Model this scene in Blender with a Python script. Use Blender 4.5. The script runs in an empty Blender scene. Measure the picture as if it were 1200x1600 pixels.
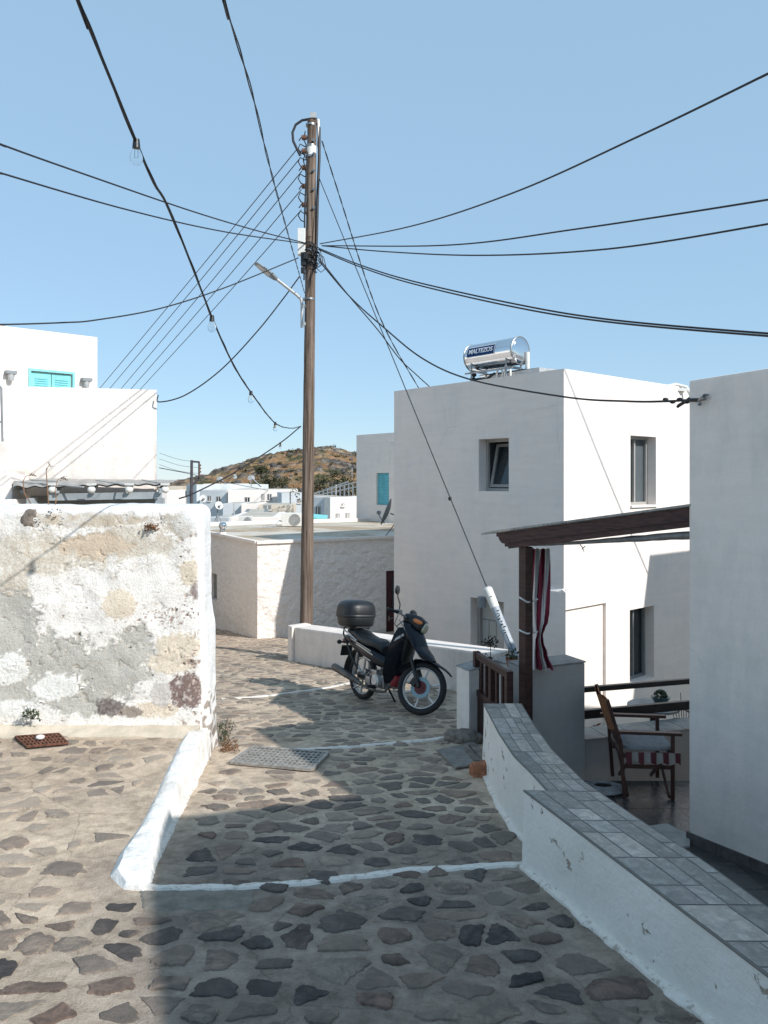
import bpy, math, random
from mathutils import Vector, Matrix, noise
random.seed(11)
S = bpy.context.scene
PI = math.pi
# ------------------------------------------------------------------ camera, sky, sun
F, CX, HY = 1200.0, 600.0, 750.0          # focal length in photo pixels, centre column, horizon row
cam = bpy.data.objects.new('camera', bpy.data.cameras.new('camera'))
S.collection.objects.link(cam)
cam.location = (0, 0, 0); cam.rotation_euler = (math.radians(90), 0, 0)
cam.data.sensor_width = 36; cam.data.sensor_fit = 'AUTO'; cam.data.lens = 27
cam.data.shift_y = -50/1600; cam.data.clip_start = .05; cam.data.clip_end = 9000
S.camera = cam
SUN_AZ, SUN_EL = math.radians(49.5), math.radians(35)     # azimuth from "behind camera" towards the right
sun_dir = Vector((math.sin(SUN_AZ)*math.cos(SUN_EL), -math.cos(SUN_AZ)*math.cos(SUN_EL), math.sin(SUN_EL)))
W = bpy.data.worlds.new('World'); S.world = W; W.use_nodes = True
nt = W.node_tree; nt.nodes.clear()
sky = nt.nodes.new('ShaderNodeTexSky'); sky.sky_type = 'NISHITA'; sky.sun_disc = False
sky.sun_elevation = SUN_EL; sky.sun_rotation = math.atan2(sun_dir.x, sun_dir.y)
sky.air_density = 1.0; sky.dust_density = 0; sky.ozone_density = 3.0; sky.altitude = 0
bg = nt.nodes.new('ShaderNodeBackground'); bg.inputs[1].default_value = .15
wo = nt.nodes.new('ShaderNodeOutputWorld')
mixn = nt.nodes.new('ShaderNodeMix'); mixn.data_type = 'RGBA'; mixn.inputs[0].default_value = .80; mixn.inputs[7].default_value = (1.56, 2.42, 3.22, 1)   # evening out the clear-sky gradient
nt.links.new(sky.outputs[0], mixn.inputs[6]); nt.links.new(mixn.outputs[2], bg.inputs[0]); nt.links.new(bg.outputs[0], wo.inputs[0])
sl = bpy.data.lights.new('sun', 'SUN'); sl.energy = 3.2; sl.angle = math.radians(.5); sl.color = (1, .97, .93)
so = bpy.data.objects.new('sun', sl); S.collection.objects.link(so)
so.rotation_euler = sun_dir.to_track_quat('Z', 'Y').to_euler()
S.view_settings.view_transform = 'Standard'; S.view_settings.look = 'None'
S.view_settings.exposure = 0.66; S.view_settings.gamma = 1
# ------------------------------------------------------------------ materials
def lk(n, a, b): n.links.new(a, b)
def base_mat(name):
    m = bpy.data.materials.new(name); m.use_nodes = True
    n = m.node_tree; return m, n, n.nodes['Principled BSDF']
def NN(n, t, **kw):
    x = n.nodes.new('ShaderNode'+t)
    for k, v in kw.items(): setattr(x, k, v)
    return x
def noise_n(n, scale, detail=6, rough=.6, vec=None, dist=0):
    x = NN(n, 'TexNoise'); x.inputs['Scale'].default_value = scale; x.inputs['Detail'].default_value = detail
    x.inputs['Roughness'].default_value = rough; x.inputs['Distortion'].default_value = dist
    if vec is not None: lk(n, vec, x.inputs['Vector'])
    return x
def ramp(n, fac, stops):
    r = NN(n, 'ValToRGB'); e = r.color_ramp.elements
    while len(e) < len(stops): e.new(.5)
    for q, (p, c) in zip(e, stops):
        q.position = p; q.color = (c if isinstance(c, tuple) else (c, c, c)) + ((1,) if not isinstance(c, tuple) or len(c) == 3 else ())
    lk(n, fac, r.inputs[0]); return r
def mixc(n, fac, a, b, mode='MIX'):
    x = NN(n, 'Mix'); x.data_type = 'RGBA'; x.blend_type = mode
    for sock, v in ((0, fac), (6, a), (7, b)):
        if hasattr(v, 'node'): lk(n, v, x.inputs[sock])
        elif sock == 0: x.inputs[0].default_value = v
        else: x.inputs[sock].default_value = tuple(v)+(1,) if len(v) == 3 else v
    return x.outputs[2]
def bump(n, b, h, strength=.4, dist=.01):
    x = NN(n, 'Bump'); x.inputs['Strength'].default_value = strength; x.inputs['Distance'].default_value = dist
    lk(n, h, x.inputs['Height']); lk(n, x.outputs[0], b.inputs['Normal']); return x
def pm(name, col, rough=.8, var=.12, vs=4, bmp=0, bs=60, metal=0, col2=None, coat=0, stretch=None, spec=.5):
    m, n, b = base_mat(name)
    tc = NN(n, 'TexCoord'); v = tc.outputs['Object']
    if stretch:
        mp = NN(n, 'Mapping'); mp.inputs['Scale'].default_value = stretch; lk(n, v, mp.inputs[0]); v = mp.outputs[0]
    a = noise_n(n, vs, 7, .62, v)
    c2 = col2 or tuple(max(0, x*(1-var*2)) for x in col); c1 = tuple(min(1, x*(1+var*.4)) for x in col)
    r = ramp(n, a.outputs[0], [(.3, c2), (.65, c1)])
    lk(n, r.outputs[0], b.inputs['Base Color'])
    b.inputs['Roughness'].default_value = rough; b.inputs['Metallic'].default_value = metal
    b.inputs['Specular IOR Level'].default_value = spec
    if coat: b.inputs['Coat Weight'].default_value = coat
    if bmp:
        q = noise_n(n, bs, 5, .6, v); bump(n, b, q.outputs[0], bmp, .01)
    return m
def plaster(name, col=(.8, .8, .785), dirt=(.66, .65, .63), lump=.25, fine=.15, lscale=3.0, dstr=.5, streak=.4):
    m, n, b = base_mat(name)
    tc = NN(n, 'TexCoord'); v = tc.outputs['Object']
    mp = NN(n, 'Mapping'); mp.inputs['Scale'].default_value = (1, 1, .25); lk(n, v, mp.inputs[0])
    a = noise_n(n, 1.3, 8, .65, v); s = noise_n(n, 3.5, 8, .7, mp.outputs[0])
    mx = NN(n, 'Math', operation='MULTIPLY'); lk(n, a.outputs[0], mx.inputs[0]); lk(n, s.outputs[0], mx.inputs[1])
    r = ramp(n, mx.outputs[0], [(.12, tuple(dirt[i]*dstr+col[i]*(1-dstr) for i in range(3))), (.27, col)])
    sp = noise_n(n, 45, 3, .6, v); spr = ramp(n, sp.outputs[0], [(.69, 0.0), (.76, 1.0)])
    c = mixc(n, spr.outputs[0], r.outputs[0], tuple(x*.88 for x in col))
    vo = NN(n, 'TexVoronoi', feature='DISTANCE_TO_EDGE'); vo.inputs['Scale'].default_value = .55
    lk(n, mixc(n, .25, v, noise_n(n, 1.7, 6, .7, v).outputs['Color']), vo.inputs['Vector'])
    ck = ramp(n, vo.outputs['Distance'], [(0, 1.0), (.0035, 0.0)]); ms = ramp(n, noise_n(n, .6, 3, .5, v).outputs[0], [(.5, 0.0), (.58, .55)])
    mm_ = NN(n, 'Math', operation='MULTIPLY'); lk(n, ck.outputs[0], mm_.inputs[0]); lk(n, ms.outputs[0], mm_.inputs[1])
    c = mixc(n, mm_.outputs[0], c, tuple(x*.62 for x in col))
    mh = NN(n, 'Mapping'); mh.inputs['Scale'].default_value = (1, 1, 7); lk(n, v, mh.inputs[0]); br_ = ramp(n, noise_n(n, 1.6, 6, .6, mh.outputs[0]).outputs[0], [(.35, (.955, .95, .945)), (.6, (1, 1, 1))])
    c = mixc(n, 1, c, br_.outputs[0], 'MULTIPLY')
    lk(n, c, b.inputs['Base Color']); b.inputs['Roughness'].default_value = .92; b.inputs['Specular IOR Level'].default_value = .15
    l = noise_n(n, lscale, 4, .55, v); f = noise_n(n, 38, 6, .65, v)
    ad = NN(n, 'Math', operation='MULTIPLY_ADD'); lk(n, l.outputs[0], ad.inputs[0]); ad.inputs[1].default_value = lump*6
    f2 = NN(n, 'Math', operation='MULTIPLY'); lk(n, f.outputs[0], f2.inputs[0]); f2.inputs[1].default_value = fine
    lk(n, f2.outputs[0], ad.inputs[2]); bump(n, b, ad.outputs[0], .5, .02)
    return m
M = {}
M['white'] = plaster('smooth_white_plaster', (.83, .752, .69), lump=.22, fine=.16, lscale=2.2)
M['white_old'] = plaster('old_white_plaster', (.83, .752, .69), (.58, .55, .5), lump=.3, fine=.5, lscale=5, dstr=.7)
M['white_rough'] = plaster('rough_white_plaster', (.86, .79, .73), (.74, .69, .63), lump=2.4, fine=1.6, lscale=6)
M['white_cool'] = plaster('grey_white_plaster', (.66, .635, .60), (.52, .5, .48), lump=.1, fine=.15)
M['grey_plaster'] = plaster('grey_painted_plaster', (.46, .44, .42), (.36, .345, .33), lump=.1, fine=.2)
M['white_paint'] = pm('white_limewash', (.80, .75, .68), .9, .12, 9, .4, 30, spec=.1)
M['black_rubber'] = pm('black_rubber', (.018, .018, .02), .75, .2, 30, .2, 90)
M['cable'] = pm('black_cable', (.015, .015, .018), .6, .1, 8)
M['cable_grey'] = pm('grey_wire', (.06, .065, .075), .6, .1, 8)
M['bike_paint'] = pm('dark_blue_paint', (.004, .008, .015), .22, .1, 5, coat=.0, spec=.3)
M['black_plastic'] = pm('black_plastic', (.012, .014, .016), .42, .2, 12, .1, 150)
M['vinyl'] = pm('black_vinyl', (.016, .02, .024), .45, .15, 20, .25, 120)
M['steel'] = pm('dull_steel', (.35, .35, .35), .38, .2, 15, metal=.9)
M['alu'] = pm('cast_aluminium', (.62, .62, .6), .42, .15, 18, metal=.55)
M['chrome'] = pm('polished_steel', (.75, .76, .77), .07, .04, 3, metal=1)
M['exhaust'] = pm('heat_stained_steel', (.16, .14, .125), .45, .3, 9, .2, 60, metal=.7)
M['red_plastic'] = pm('faded_red_plastic', (.22, .015, .025), .45, .2, 12)
M['orange'] = pm('orange_lens', (.75, .2, .03), .2, .1, 20, coat=.5)
M['lens'] = pm('yellowish_clear_lens', (.5, .48, .34), .1, .15, 20, coat=.8)
M['blue_disc'] = pm('blue_grey_steel', (.2, .3, .34), .35, .1, 20, metal=.7)
M['red_hub'] = pm('dark_red_hub', (.12, .01, .015), .4, .2, 20)
M['wood_brown'] = pm('brown_stained_wood', (.052, .021, .018), .45, .3, 6, .3, 30, stretch=(1, 1, 8), spec=.4)
M['black_wood'] = pm('near_black_painted_wood', (.014, .012, .012), .45, .2, 8)
M['beam_brown'] = pm('brown_beam_wood', (.095, .043, .035), .6, .35, 3, .35, 20, stretch=(3, 3, 22))
M['burgundy'] = pm('dark_red_door_paint', (.06, .011, .015), .35, .2, 5, .1, 30)
M['pole_wood'] = None
M['cement'] = pm('cement_render', (.60, .52, .41), .95, .16, 5, .5, 35, spec=.1)
M['concrete'] = pm('flat_roof_concrete', (.52, .48, .41), .95, .16, 1.2, .2, 20, spec=.1)
M['concrete_brown'] = pm('brown_worn_concrete', (.40, .31, .22), .95, .2, 1.2, .2, 20, spec=.1)
M['grey_metal'] = pm('grey_painted_metal', (.22, .24, .25), .5, .1, 10)
M['light_metal'] = pm('light_grey_metal', (.5, .5, .49), .45, .12, 10, metal=.3)
M['white_metal'] = pm('white_enamel', (.72, .71, .67), .4, .06, 8)
M['turq'] = pm('turquoise_paint', (.22, .62, .62), .6, .12, 5)
M['blue_shutter'] = pm('blue_shutter_paint', (.12, .46, .55), .6, .12, 5)
M['glass_dark'] = pm('dark_window_glass', (.02, .03, .035), .05, .1, 2, spec=.8)
M['glass_mid'] = pm('window_glass', (.10, .12, .13), .06, .1, 2, spec=.8)
M['win_frame'] = pm('beige_grey_window_frame', (.36, .345, .32), .5, .06, 10)
M['door_cream'] = pm('cream_door_paint', (.52, .50, .46), .6, .06, 5)
M['pvc'] = pm('worn_white_pvc', (.75, .73, .68), .5, .12, 12)
M['pvc_grey'] = pm('weathered_grey_pvc', (.36, .40, .44), .5, .15, 14)
M['insulator'] = pm('brown_porcelain', (.2, .1, .06), .3, .2, 20)
M['reed'] = pm('weathered_reed_sheet', (.44, .41, .37), .9, .25, 5, .5, 60, stretch=(1, 14, 1))
M['grey_wood'] = pm('grey_blue_timber', (.34, .37, .38), .7, .15, 4, .2, 40)
M['panel_grey'] = pm('grey_green_wall_paint', (.21, .225, .22), .8, .12, 3)
M['canvas_grey'] = pm('grey_canvas', (.33, .33, .33), .9, .2, 20, .2, 60)
M['chair_wood'] = pm('reddish_brown_chair_wood', (.085, .035, .025), .45, .3, 6, .3, 30)
M['canvas_tan'] = pm('orange_tan_leather', (.55, .21, .08), .55, .25, 8, .2, 50)
M['cushion'] = pm('grey_cushion_cloth', (.30, .31, .32), .95, .12, 30, .3, 160)
M['rock'] = pm('rough_brown_rock', (.24, .20, .165), .95, .35, 14, 1, 40)
M['rock_dark'] = pm('dark_grey_rock', (.13, .12, .12), .95, .4, 12, 1, 30, spec=.2)
M['brick'] = pm('broken_red_brick', (.42, .17, .09), .95, .25, 20, 1, 50)
M['pebble'] = pm('white_pebble', (.75, .73, .7), .8, .08, 20)
M['rust'] = pm('rusty_iron', (.20, .085, .05), .8, .4, 25, .6, 90, metal=.3)
M['iron'] = pm('worn_grey_iron', (.42, .39, .35), .62, .25, 25, .4, 90, metal=.4)
M['iron_pit'] = pm('dark_drain_void', (.02, .018, .016), .9, .2, 20)
M['leaf'] = pm('dusty_green_leaf', (.06, .085, .04), .8, .4, 30)
M['leaf_dark'] = pm('dark_red_green_leaf', (.035, .03, .02), .8, .4, 30)
M['dry'] = pm('dry_brown_stalk', (.24, .13, .07), .9, .3, 30)
M['dry_dark'] = pm('dark_dry_twig', (.07, .05, .04), .9, .3, 30)
M['terracotta'] = pm('terracotta', (.3, .12, .08), .85, .15, 10)
M['pot_green'] = pm('green_glazed_pot', (.06, .12, .12), .4, .15, 10)
M['rope'] = pm('white_cord', (.72, .72, .7), .9, .08, 40)
M['paper'] = pm('weathered_board', (.26, .24, .215), .95, .2, 12, .4, 60)
M['room_dark'] = pm('dark_room_interior', (.05, .055, .06), .9, .2, 3)
M['sticker'] = pm('blue_sticker', (.015, .055, .16), .8, .05, 5, spec=.1)
M['text_white'] = pm('white_lettering', (.8, .8, .8), .5, .02, 5)
M['solar_glass'] = pm('dark_solar_glass', (.03, .04, .055), .12, .1, 2)
M['orange_wood'] = pm('orange_brown_shutter', (.32, .13, .06), .7, .15, 5)
def glass(name):
    m, n, b = base_mat(name)
    b.inputs['Transmission Weight'].default_value = 1; b.inputs['Roughness'].default_value = .02; b.inputs['IOR'].default_value = 1.06
    b.inputs['Base Color'].default_value = (.98, .98, .97, 1); return m
M['bulb_glass'] = glass('clear_bulb_glass')
def pole_wood():
    m, n, b = base_mat('weathered_pole_wood'); tc = NN(n, 'TexCoord'); mp = NN(n, 'Mapping'); mp.inputs['Scale'].default_value = (26, 26, .8)
    lk(n, tc.outputs['Object'], mp.inputs[0]); a = noise_n(n, 1.3, 8, .7, mp.outputs[0], .3); c = noise_n(n, 1.2, 4, .6, tc.outputs['Object'])
    r = ramp(n, a.outputs[0], [(.33, (.045, .035, .03)), (.45, (.155, .115, .09)), (.62, (.28, .225, .185))])
    r2 = ramp(n, c.outputs[0], [(.35, (.72, .70, .70)), (.7, (1, .97, .93))])
    lk(n, mixc(n, 1, r.outputs[0], r2.outputs[0], 'MULTIPLY'), b.inputs['Base Color'])
    b.inputs['Roughness'].default_value = .85; b.inputs['Specular IOR Level'].default_value = .15
    bump(n, b, a.outputs[0], .9, .02); return m
M['pole_wood'] = pole_wood()
# ------------------------------------------------------------------ mesh builder
def V(*a): return Vector(a)
class MB:
    def __init__(s): s.v = []; s.f = []; s.c = None
    def add(s, vs, fs):
        o = len(s.v); s.v += [Vector(x) for x in vs]; s.f += [tuple(i+o for i in f) for f in fs]; return s
    def box(s, c, d, R=None):
        c = Vector(c); x, y, z = (q/2 for q in d)
        vs = [Vector((i, j, k)) for i in (-x, x) for j in (-y, y) for k in (-z, z)]
        if R is not None: vs = [R @ q for q in vs]
        return s.add([c+q for q in vs], [(0, 1, 3, 2), (4, 6, 7, 5), (0, 4, 5, 1), (2, 3, 7, 6), (0, 2, 6, 4), (1, 5, 7, 3)])
    def bar(s, a, b, w, h, up=V(0, 0, 1)):
        a = Vector(a); b = Vector(b); d = (b-a); L = d.length; d.normalize()
        r = d.cross(up)
        if r.length < 1e-4: r = d.cross(V(1, 0, 0))
        r.normalize(); u = r.cross(d)
        vs = [p+r*i*w/2+u*j*h/2 for p in (a, b) for i in (-1, 1) for j in (-1, 1)]
        return s.add(vs, [(0, 1, 3, 2), (4, 6, 7, 5), (0, 4, 5, 1), (2, 3, 7, 6), (0, 2, 6, 4), (1, 5, 7, 3)])
    def hexa(s, lo, hi):   # two quads (bottom, top) counter-clockwise
        vs = list(lo)+list(hi); n = len(lo)
        return s.add(vs, [tuple(range(n))[::-1], tuple(range(n, 2*n))]+[(i, (i+1) % n, n+(i+1) % n, n+i) for i in range(n)])
    def prism(s, poly, z0, z1): return s.hexa([V(x, y, z0) for x, y in poly], [V(x, y, z1) for x, y in poly])
    def tube(s, pts, r, n=8, cap=True):
        pts = [Vector(p) for p in pts]; rs = r if isinstance(r, (list, tuple)) else [r]*len(pts)
        o = len(s.v); ref = None
        for i, p in enumerate(pts):
            t = (pts[min(i+1, len(pts)-1)]-pts[max(i-1, 0)])
            if t.length < 1e-9: t = V(0, 0, 1)
            t.normalize()
            if ref is None: ref = t.orthogonal().normalized()
            else:
                ref = ref-t*ref.dot(t)
                ref = ref.normalized() if ref.length > 1e-6 else t.orthogonal().normalized()
            bi = t.cross(ref)
            for k in range(n):
                a = 2*PI*k/n; s.v.append(p+(ref*math.cos(a)+bi*math.sin(a))*rs[i])
        for i in range(len(pts)-1):
            for k in range(n):
                a = o+i*n+k; b = o+i*n+(k+1) % n; s.f.append((a, b, b+n, a+n))
        if cap:
            s.f.append(tuple(o+k for k in range(n))[::-1]); q = o+(len(pts)-1)*n; s.f.append(tuple(q+k for k in range(n)))
        return s
    def cyl(s, a, b, r0, r1=None, n=16): return s.tube([a, b], [r0, r0 if r1 is None else r1], n)
    def ring(s, c, ax, R, r, n=36, m=10, sy=1):
        c = Vector(c); ax = Vector(ax).normalized(); u = ax.orthogonal().normalized(); w = ax.cross(u); o = len(s.v)
        for i in range(n):
            a = 2*PI*i/n; d = u*math.cos(a)+w*math.sin(a)
            for k in range(m):
                b = 2*PI*k/m; s.v.append(c+d*(R+r*math.cos(b))+ax*r*sy*math.sin(b))
        for i in range(n):
            for k in range(m):
                a = o+i*m+k; b = o+i*m+(k+1) % m; e = o+((i+1) % n)*m+(k+1) % m; g = o+((i+1) % n)*m+k
                s.f.append((a, b, e, g))
        return s
    def sup(s, c, d, e1=1, e2=1, R=None, nu=20, nv=12, taper=0):
        c = Vector(c); o = len(s.v)
        def sp(x, e): return math.copysign(abs(x)**e, x)
        for j in range(nv+1):
            ph = -PI/2+PI*j/nv
            for i in range(nu):
                th = 2*PI*i/nu
                p = V(d[0]/2*sp(math.cos(ph), e1)*sp(math.cos(th), e2), d[1]/2*sp(math.cos(ph), e1)*sp(math.sin(th), e2), d[2]/2*sp(math.sin(ph), e1))
                if taper: k = 1+taper*p.z/(d[2]/2); p.x *= k; p.y *= k
                if R is not None: p = R @ p
                s.v.append(c+p)
        for j in range(nv):
            for i in range(nu):
                a = o+j*nu+i; b = o+j*nu+(i+1) % nu; s.f.append((a, b, b+nu, a+nu))
        return s
    def loft(s, secs, n=16, p=2.4):
        # secs: (x, z, half_y, half_z, tilt) sections in the XZ plane, long axis along x when tilt = 0
        o = len(s.v)
        for (x, z, hy, hz, t) in secs:
            for k in range(n):
                a = 2*PI*k/n; cy = math.copysign(abs(math.cos(a))**(2/p), math.cos(a)); cz = math.copysign(abs(math.sin(a))**(2/p), math.sin(a))
                s.v.append(V(x-math.sin(t)*cz*hz, cy*hy, z+math.cos(t)*cz*hz))
        for i in range(len(secs)-1):
            for k in range(n):
                a = o+i*n+k; b = o+i*n+(k+1) % n; s.f.append((a, b, b+n, a+n))
        s.f.append(tuple(o+k for k in range(n))[::-1]); q = o+(len(secs)-1)*n; s.f.append(tuple(q+k for k in range(n)))
        return s
    def grid(s, P, nu, nv):
        o = len(s.v)
        for j in range(nv+1):
            for i in range(nu+1): s.v.append(Vector(P(i/nu, j/nv)))
        for j in range(nv):
            for i in range(nu):
                a = o+j*(nu+1)+i; s.f.append((a, a+1, a+nu+2, a+nu+1))
        return s
    def xf(s, mat):
        s.v = [mat @ q for q in s.v]; return s
import bmesh
ROOTM = {}
def make_mesh(name, mb, mat, inv=None, smooth=False, bevel=0, recalc=True):
    me = bpy.data.meshes.new(name)
    vs = mb.v if inv is None else [inv @ q for q in mb.v]
    me.from_pydata([tuple(q) for q in vs], [], mb.f)
    if recalc or bevel:
        bm = bmesh.new(); bm.from_mesh(me)
        if bevel or smooth != 'raw': bmesh.ops.remove_doubles(bm, verts=bm.verts, dist=1e-5) if mb.c is None else None
        if bevel:
            ed = [e for e in bm.edges if len(e.link_faces) == 2 and e.calc_face_angle(0) > .6]
            bmesh.ops.bevel(bm, geom=ed, offset=bevel, segments=2, profile=.6, affect='EDGES', clamp_overlap=True)
        if recalc: bmesh.ops.recalc_face_normals(bm, faces=bm.faces)
        bm.to_mesh(me); bm.free()
    if mb.c is not None:
        at = me.color_attributes.new('Col', 'FLOAT_COLOR', 'POINT')
        flat = [x for c in mb.c for x in (c[0], c[1], c[2], 1)]
        at.data.foreach_set('color', flat)
    me.materials.append(M[mat] if isinstance(mat, str) else mat)
    if smooth:
        me.polygons.foreach_set('use_smooth', [True]*len(me.polygons))
        try: me.set_sharp_from_angle(angle=math.radians(40))
        except Exception: pass
    me.update(); return me
def thing(name, label, cat, loc=(0, 0, 0), rz=0, group=None):
    o = bpy.data.objects.new(name, None); S.collection.objects.link(o); o.empty_display_size = .1
    o.location = loc; o.rotation_euler = (0, 0, rz); o['label'] = label; o['category'] = cat
    if group: o['group'] = group
    ROOTM[o.name] = (Matrix.Translation(Vector(loc)) @ Matrix.Rotation(rz, 4, 'Z')); return o
def part(name, mb, mat, parent, smooth=False, bevel=0, label=None, recalc=True):
    inv = ROOTM[parent.name].inverted() if parent.name in ROOTM else None
    o = bpy.data.objects.new(name, make_mesh(name, mb, mat, inv, smooth, bevel, recalc)); S.collection.objects.link(o); o.parent = parent
    if parent.name in ROOTM: ROOTM[o.name] = ROOTM[parent.name]
    if label: o['label'] = label
    return o
def solo(name, mb, mat, label, cat, group=None, smooth=False, bevel=0, recalc=True):
    xs = [q.x for q in mb.v]; ys = [q.y for q in mb.v]; zs = [q.z for q in mb.v]
    loc = V((min(xs)+max(xs))/2, (min(ys)+max(ys))/2, min(zs))
    o = bpy.data.objects.new(name, make_mesh(name, mb, mat, Matrix.Translation(-loc), smooth, bevel, recalc)); S.collection.objects.link(o)
    o.location = loc; o['label'] = label; o['category'] = cat
    if group: o['group'] = group
    return o
def struct(name, mb, mat, smooth=False, kind='structure', recalc=False):
    o = bpy.data.objects.new(name, make_mesh(name, mb, mat, None, smooth, 0, recalc)); S.collection.objects.link(o); o['kind'] = kind; return o
# ------------------------------------------------------------------ survey helpers: photo pixel + depth -> place in metres
def P(px, py, Y): return V(Y*(px-CX)/F, Y, -Y*(py-HY)/F)
GA, GB = 1.65, .105
def zpath(y): return -(GA+GB*y)
def G(px, py, dz=0):
    y = GA/((py-HY)/F-GB); return V(y*(px-CX)/F, y, zpath(y)+dz)
def onz(px, py, z): y = -z*F/(py-HY); return V(y*(px-CX)/F, y, z)
def kerbx(y):
    pts = [(3.7, -1.26), (4.0, -1.30), (4.8, -1.41), (6.4, -1.57), (6.8, -1.6)]
    if y <= pts[0][0]: return pts[0][1]
    for (a, b), (c, d) in zip(pts, pts[1:]):
        if y <= c: return b+(d-b)*(y-a)/(c-a)
    return pts[-1][1]
def ground_z(x, y):
    n = .012*noise.noise(V(x*1.1, y*1.1, 3))+.004*noise.noise(V(x*5, y*5, 9))
    z = zpath(y)
    if 3.6 < y < 6.72 and x < kerbx(y):
        zl = -2.047-.027*(y-3.78); k = min(1, max(0, (y-3.6)/.35)); z = z+(max(z, zl)-z)*k
    return z+n
def xmax(y):
    pts = [(-8, 4.3), (3.9, .86), (4.6, .86), (6.2, .84), (7.45, .98), (9.6, .98), (12.75, -1.35), (13.2, -1.2), (18, 1.4), (30, 3)]
    for (a, b), (c, d) in zip(pts, pts[1:]):
        if y <= c: return b+(d-b)*(y-a)/(c-a)
    return 3
# ------------------------------------------------------------------ the ground
def cement_shade_zone(n, v):
    # greyer cement between kerb and tiled wall, with its shade painted in too
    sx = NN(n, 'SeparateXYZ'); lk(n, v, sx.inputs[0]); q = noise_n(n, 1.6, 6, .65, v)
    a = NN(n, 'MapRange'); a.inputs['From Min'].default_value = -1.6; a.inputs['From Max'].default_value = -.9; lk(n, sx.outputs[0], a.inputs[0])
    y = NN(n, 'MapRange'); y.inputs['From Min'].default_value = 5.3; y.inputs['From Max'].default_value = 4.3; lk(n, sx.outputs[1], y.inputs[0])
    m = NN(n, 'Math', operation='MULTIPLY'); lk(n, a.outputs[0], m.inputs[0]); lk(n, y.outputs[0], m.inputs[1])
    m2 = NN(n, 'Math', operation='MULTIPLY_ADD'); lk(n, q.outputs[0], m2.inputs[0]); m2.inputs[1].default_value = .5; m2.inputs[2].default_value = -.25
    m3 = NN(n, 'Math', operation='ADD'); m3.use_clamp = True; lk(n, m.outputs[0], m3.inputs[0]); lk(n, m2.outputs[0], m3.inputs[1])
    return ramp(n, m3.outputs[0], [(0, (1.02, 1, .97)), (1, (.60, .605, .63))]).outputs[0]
def mortar_mat():
    m, n, b = base_mat('sandy_mortar'); tc = NN(n, 'TexCoord'); v = tc.outputs['Object']
    a = noise_n(n, 1.1, 8, .6, v); c = noise_n(n, 14, 8, .7, v); d = noise_n(n, 3.2, 5, .6, v, .6); sp = noise_n(n, 120, 3, .6, v)
    r = ramp(n, a.outputs[0], [(.32, (.51, .415, .335)), (.5, (.65, .53, .41)), (.7, (.76, .63, .50))])
    g = ramp(n, d.outputs[0], [(.42, (1, 1, 1)), (.60, (.74, .74, .74))])
    c1 = mixc(n, 1, r.outputs[0], g.outputs[0], 'MULTIPLY')
    r2 = ramp(n, c.outputs[0], [(.3, (.66, .64, .62)), (.55, (1, 1, 1)), (.72, (1.16, 1.14, 1.1))])
    c2 = mixc(n, 1, c1, r2.outputs[0], 'MULTIPLY')
    s2 = ramp(n, sp.outputs[0], [(.3, (.75, .74, .72)), (.45, (1, 1, 1))])
    c3 = mixc(n, 1, c2, s2.outputs[0], 'MULTIPLY')
    c3 = mixc(n, 1, c3, cement_shade_zone(n, v), 'MULTIPLY')
    # hairline cracks
    vo = NN(n, 'TexVoronoi', feature='DISTANCE_TO_EDGE'); vo.inputs['Scale'].default_value = 1.1; wv = mixc(n, .12, v, noise_n(n, 3, 5, .7, v).outputs['Color']); lk(n, wv, vo.inputs['Vector'])
    cr = ramp(n, vo.outputs['Distance'], [(0, (.45, .42, .40)), (.008, (1, 1, 1))]); c3 = mixc(n, .45, c3, mixc(n, 1, c3, cr.outputs[0], 'MULTIPLY'))
    lk(n, c3, b.inputs['Base Color']); b.inputs['Roughness'].default_value = .95; b.inputs['Specular IOR Level'].default_value = .15
    ad = NN(n, 'Math', operation='ADD'); lk(n, c.outputs[0], ad.inputs[0]); lk(n, sp.outputs[0], ad.inputs[1])
    bump(n, b, ad.outputs[0], .8, .012); return m
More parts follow.
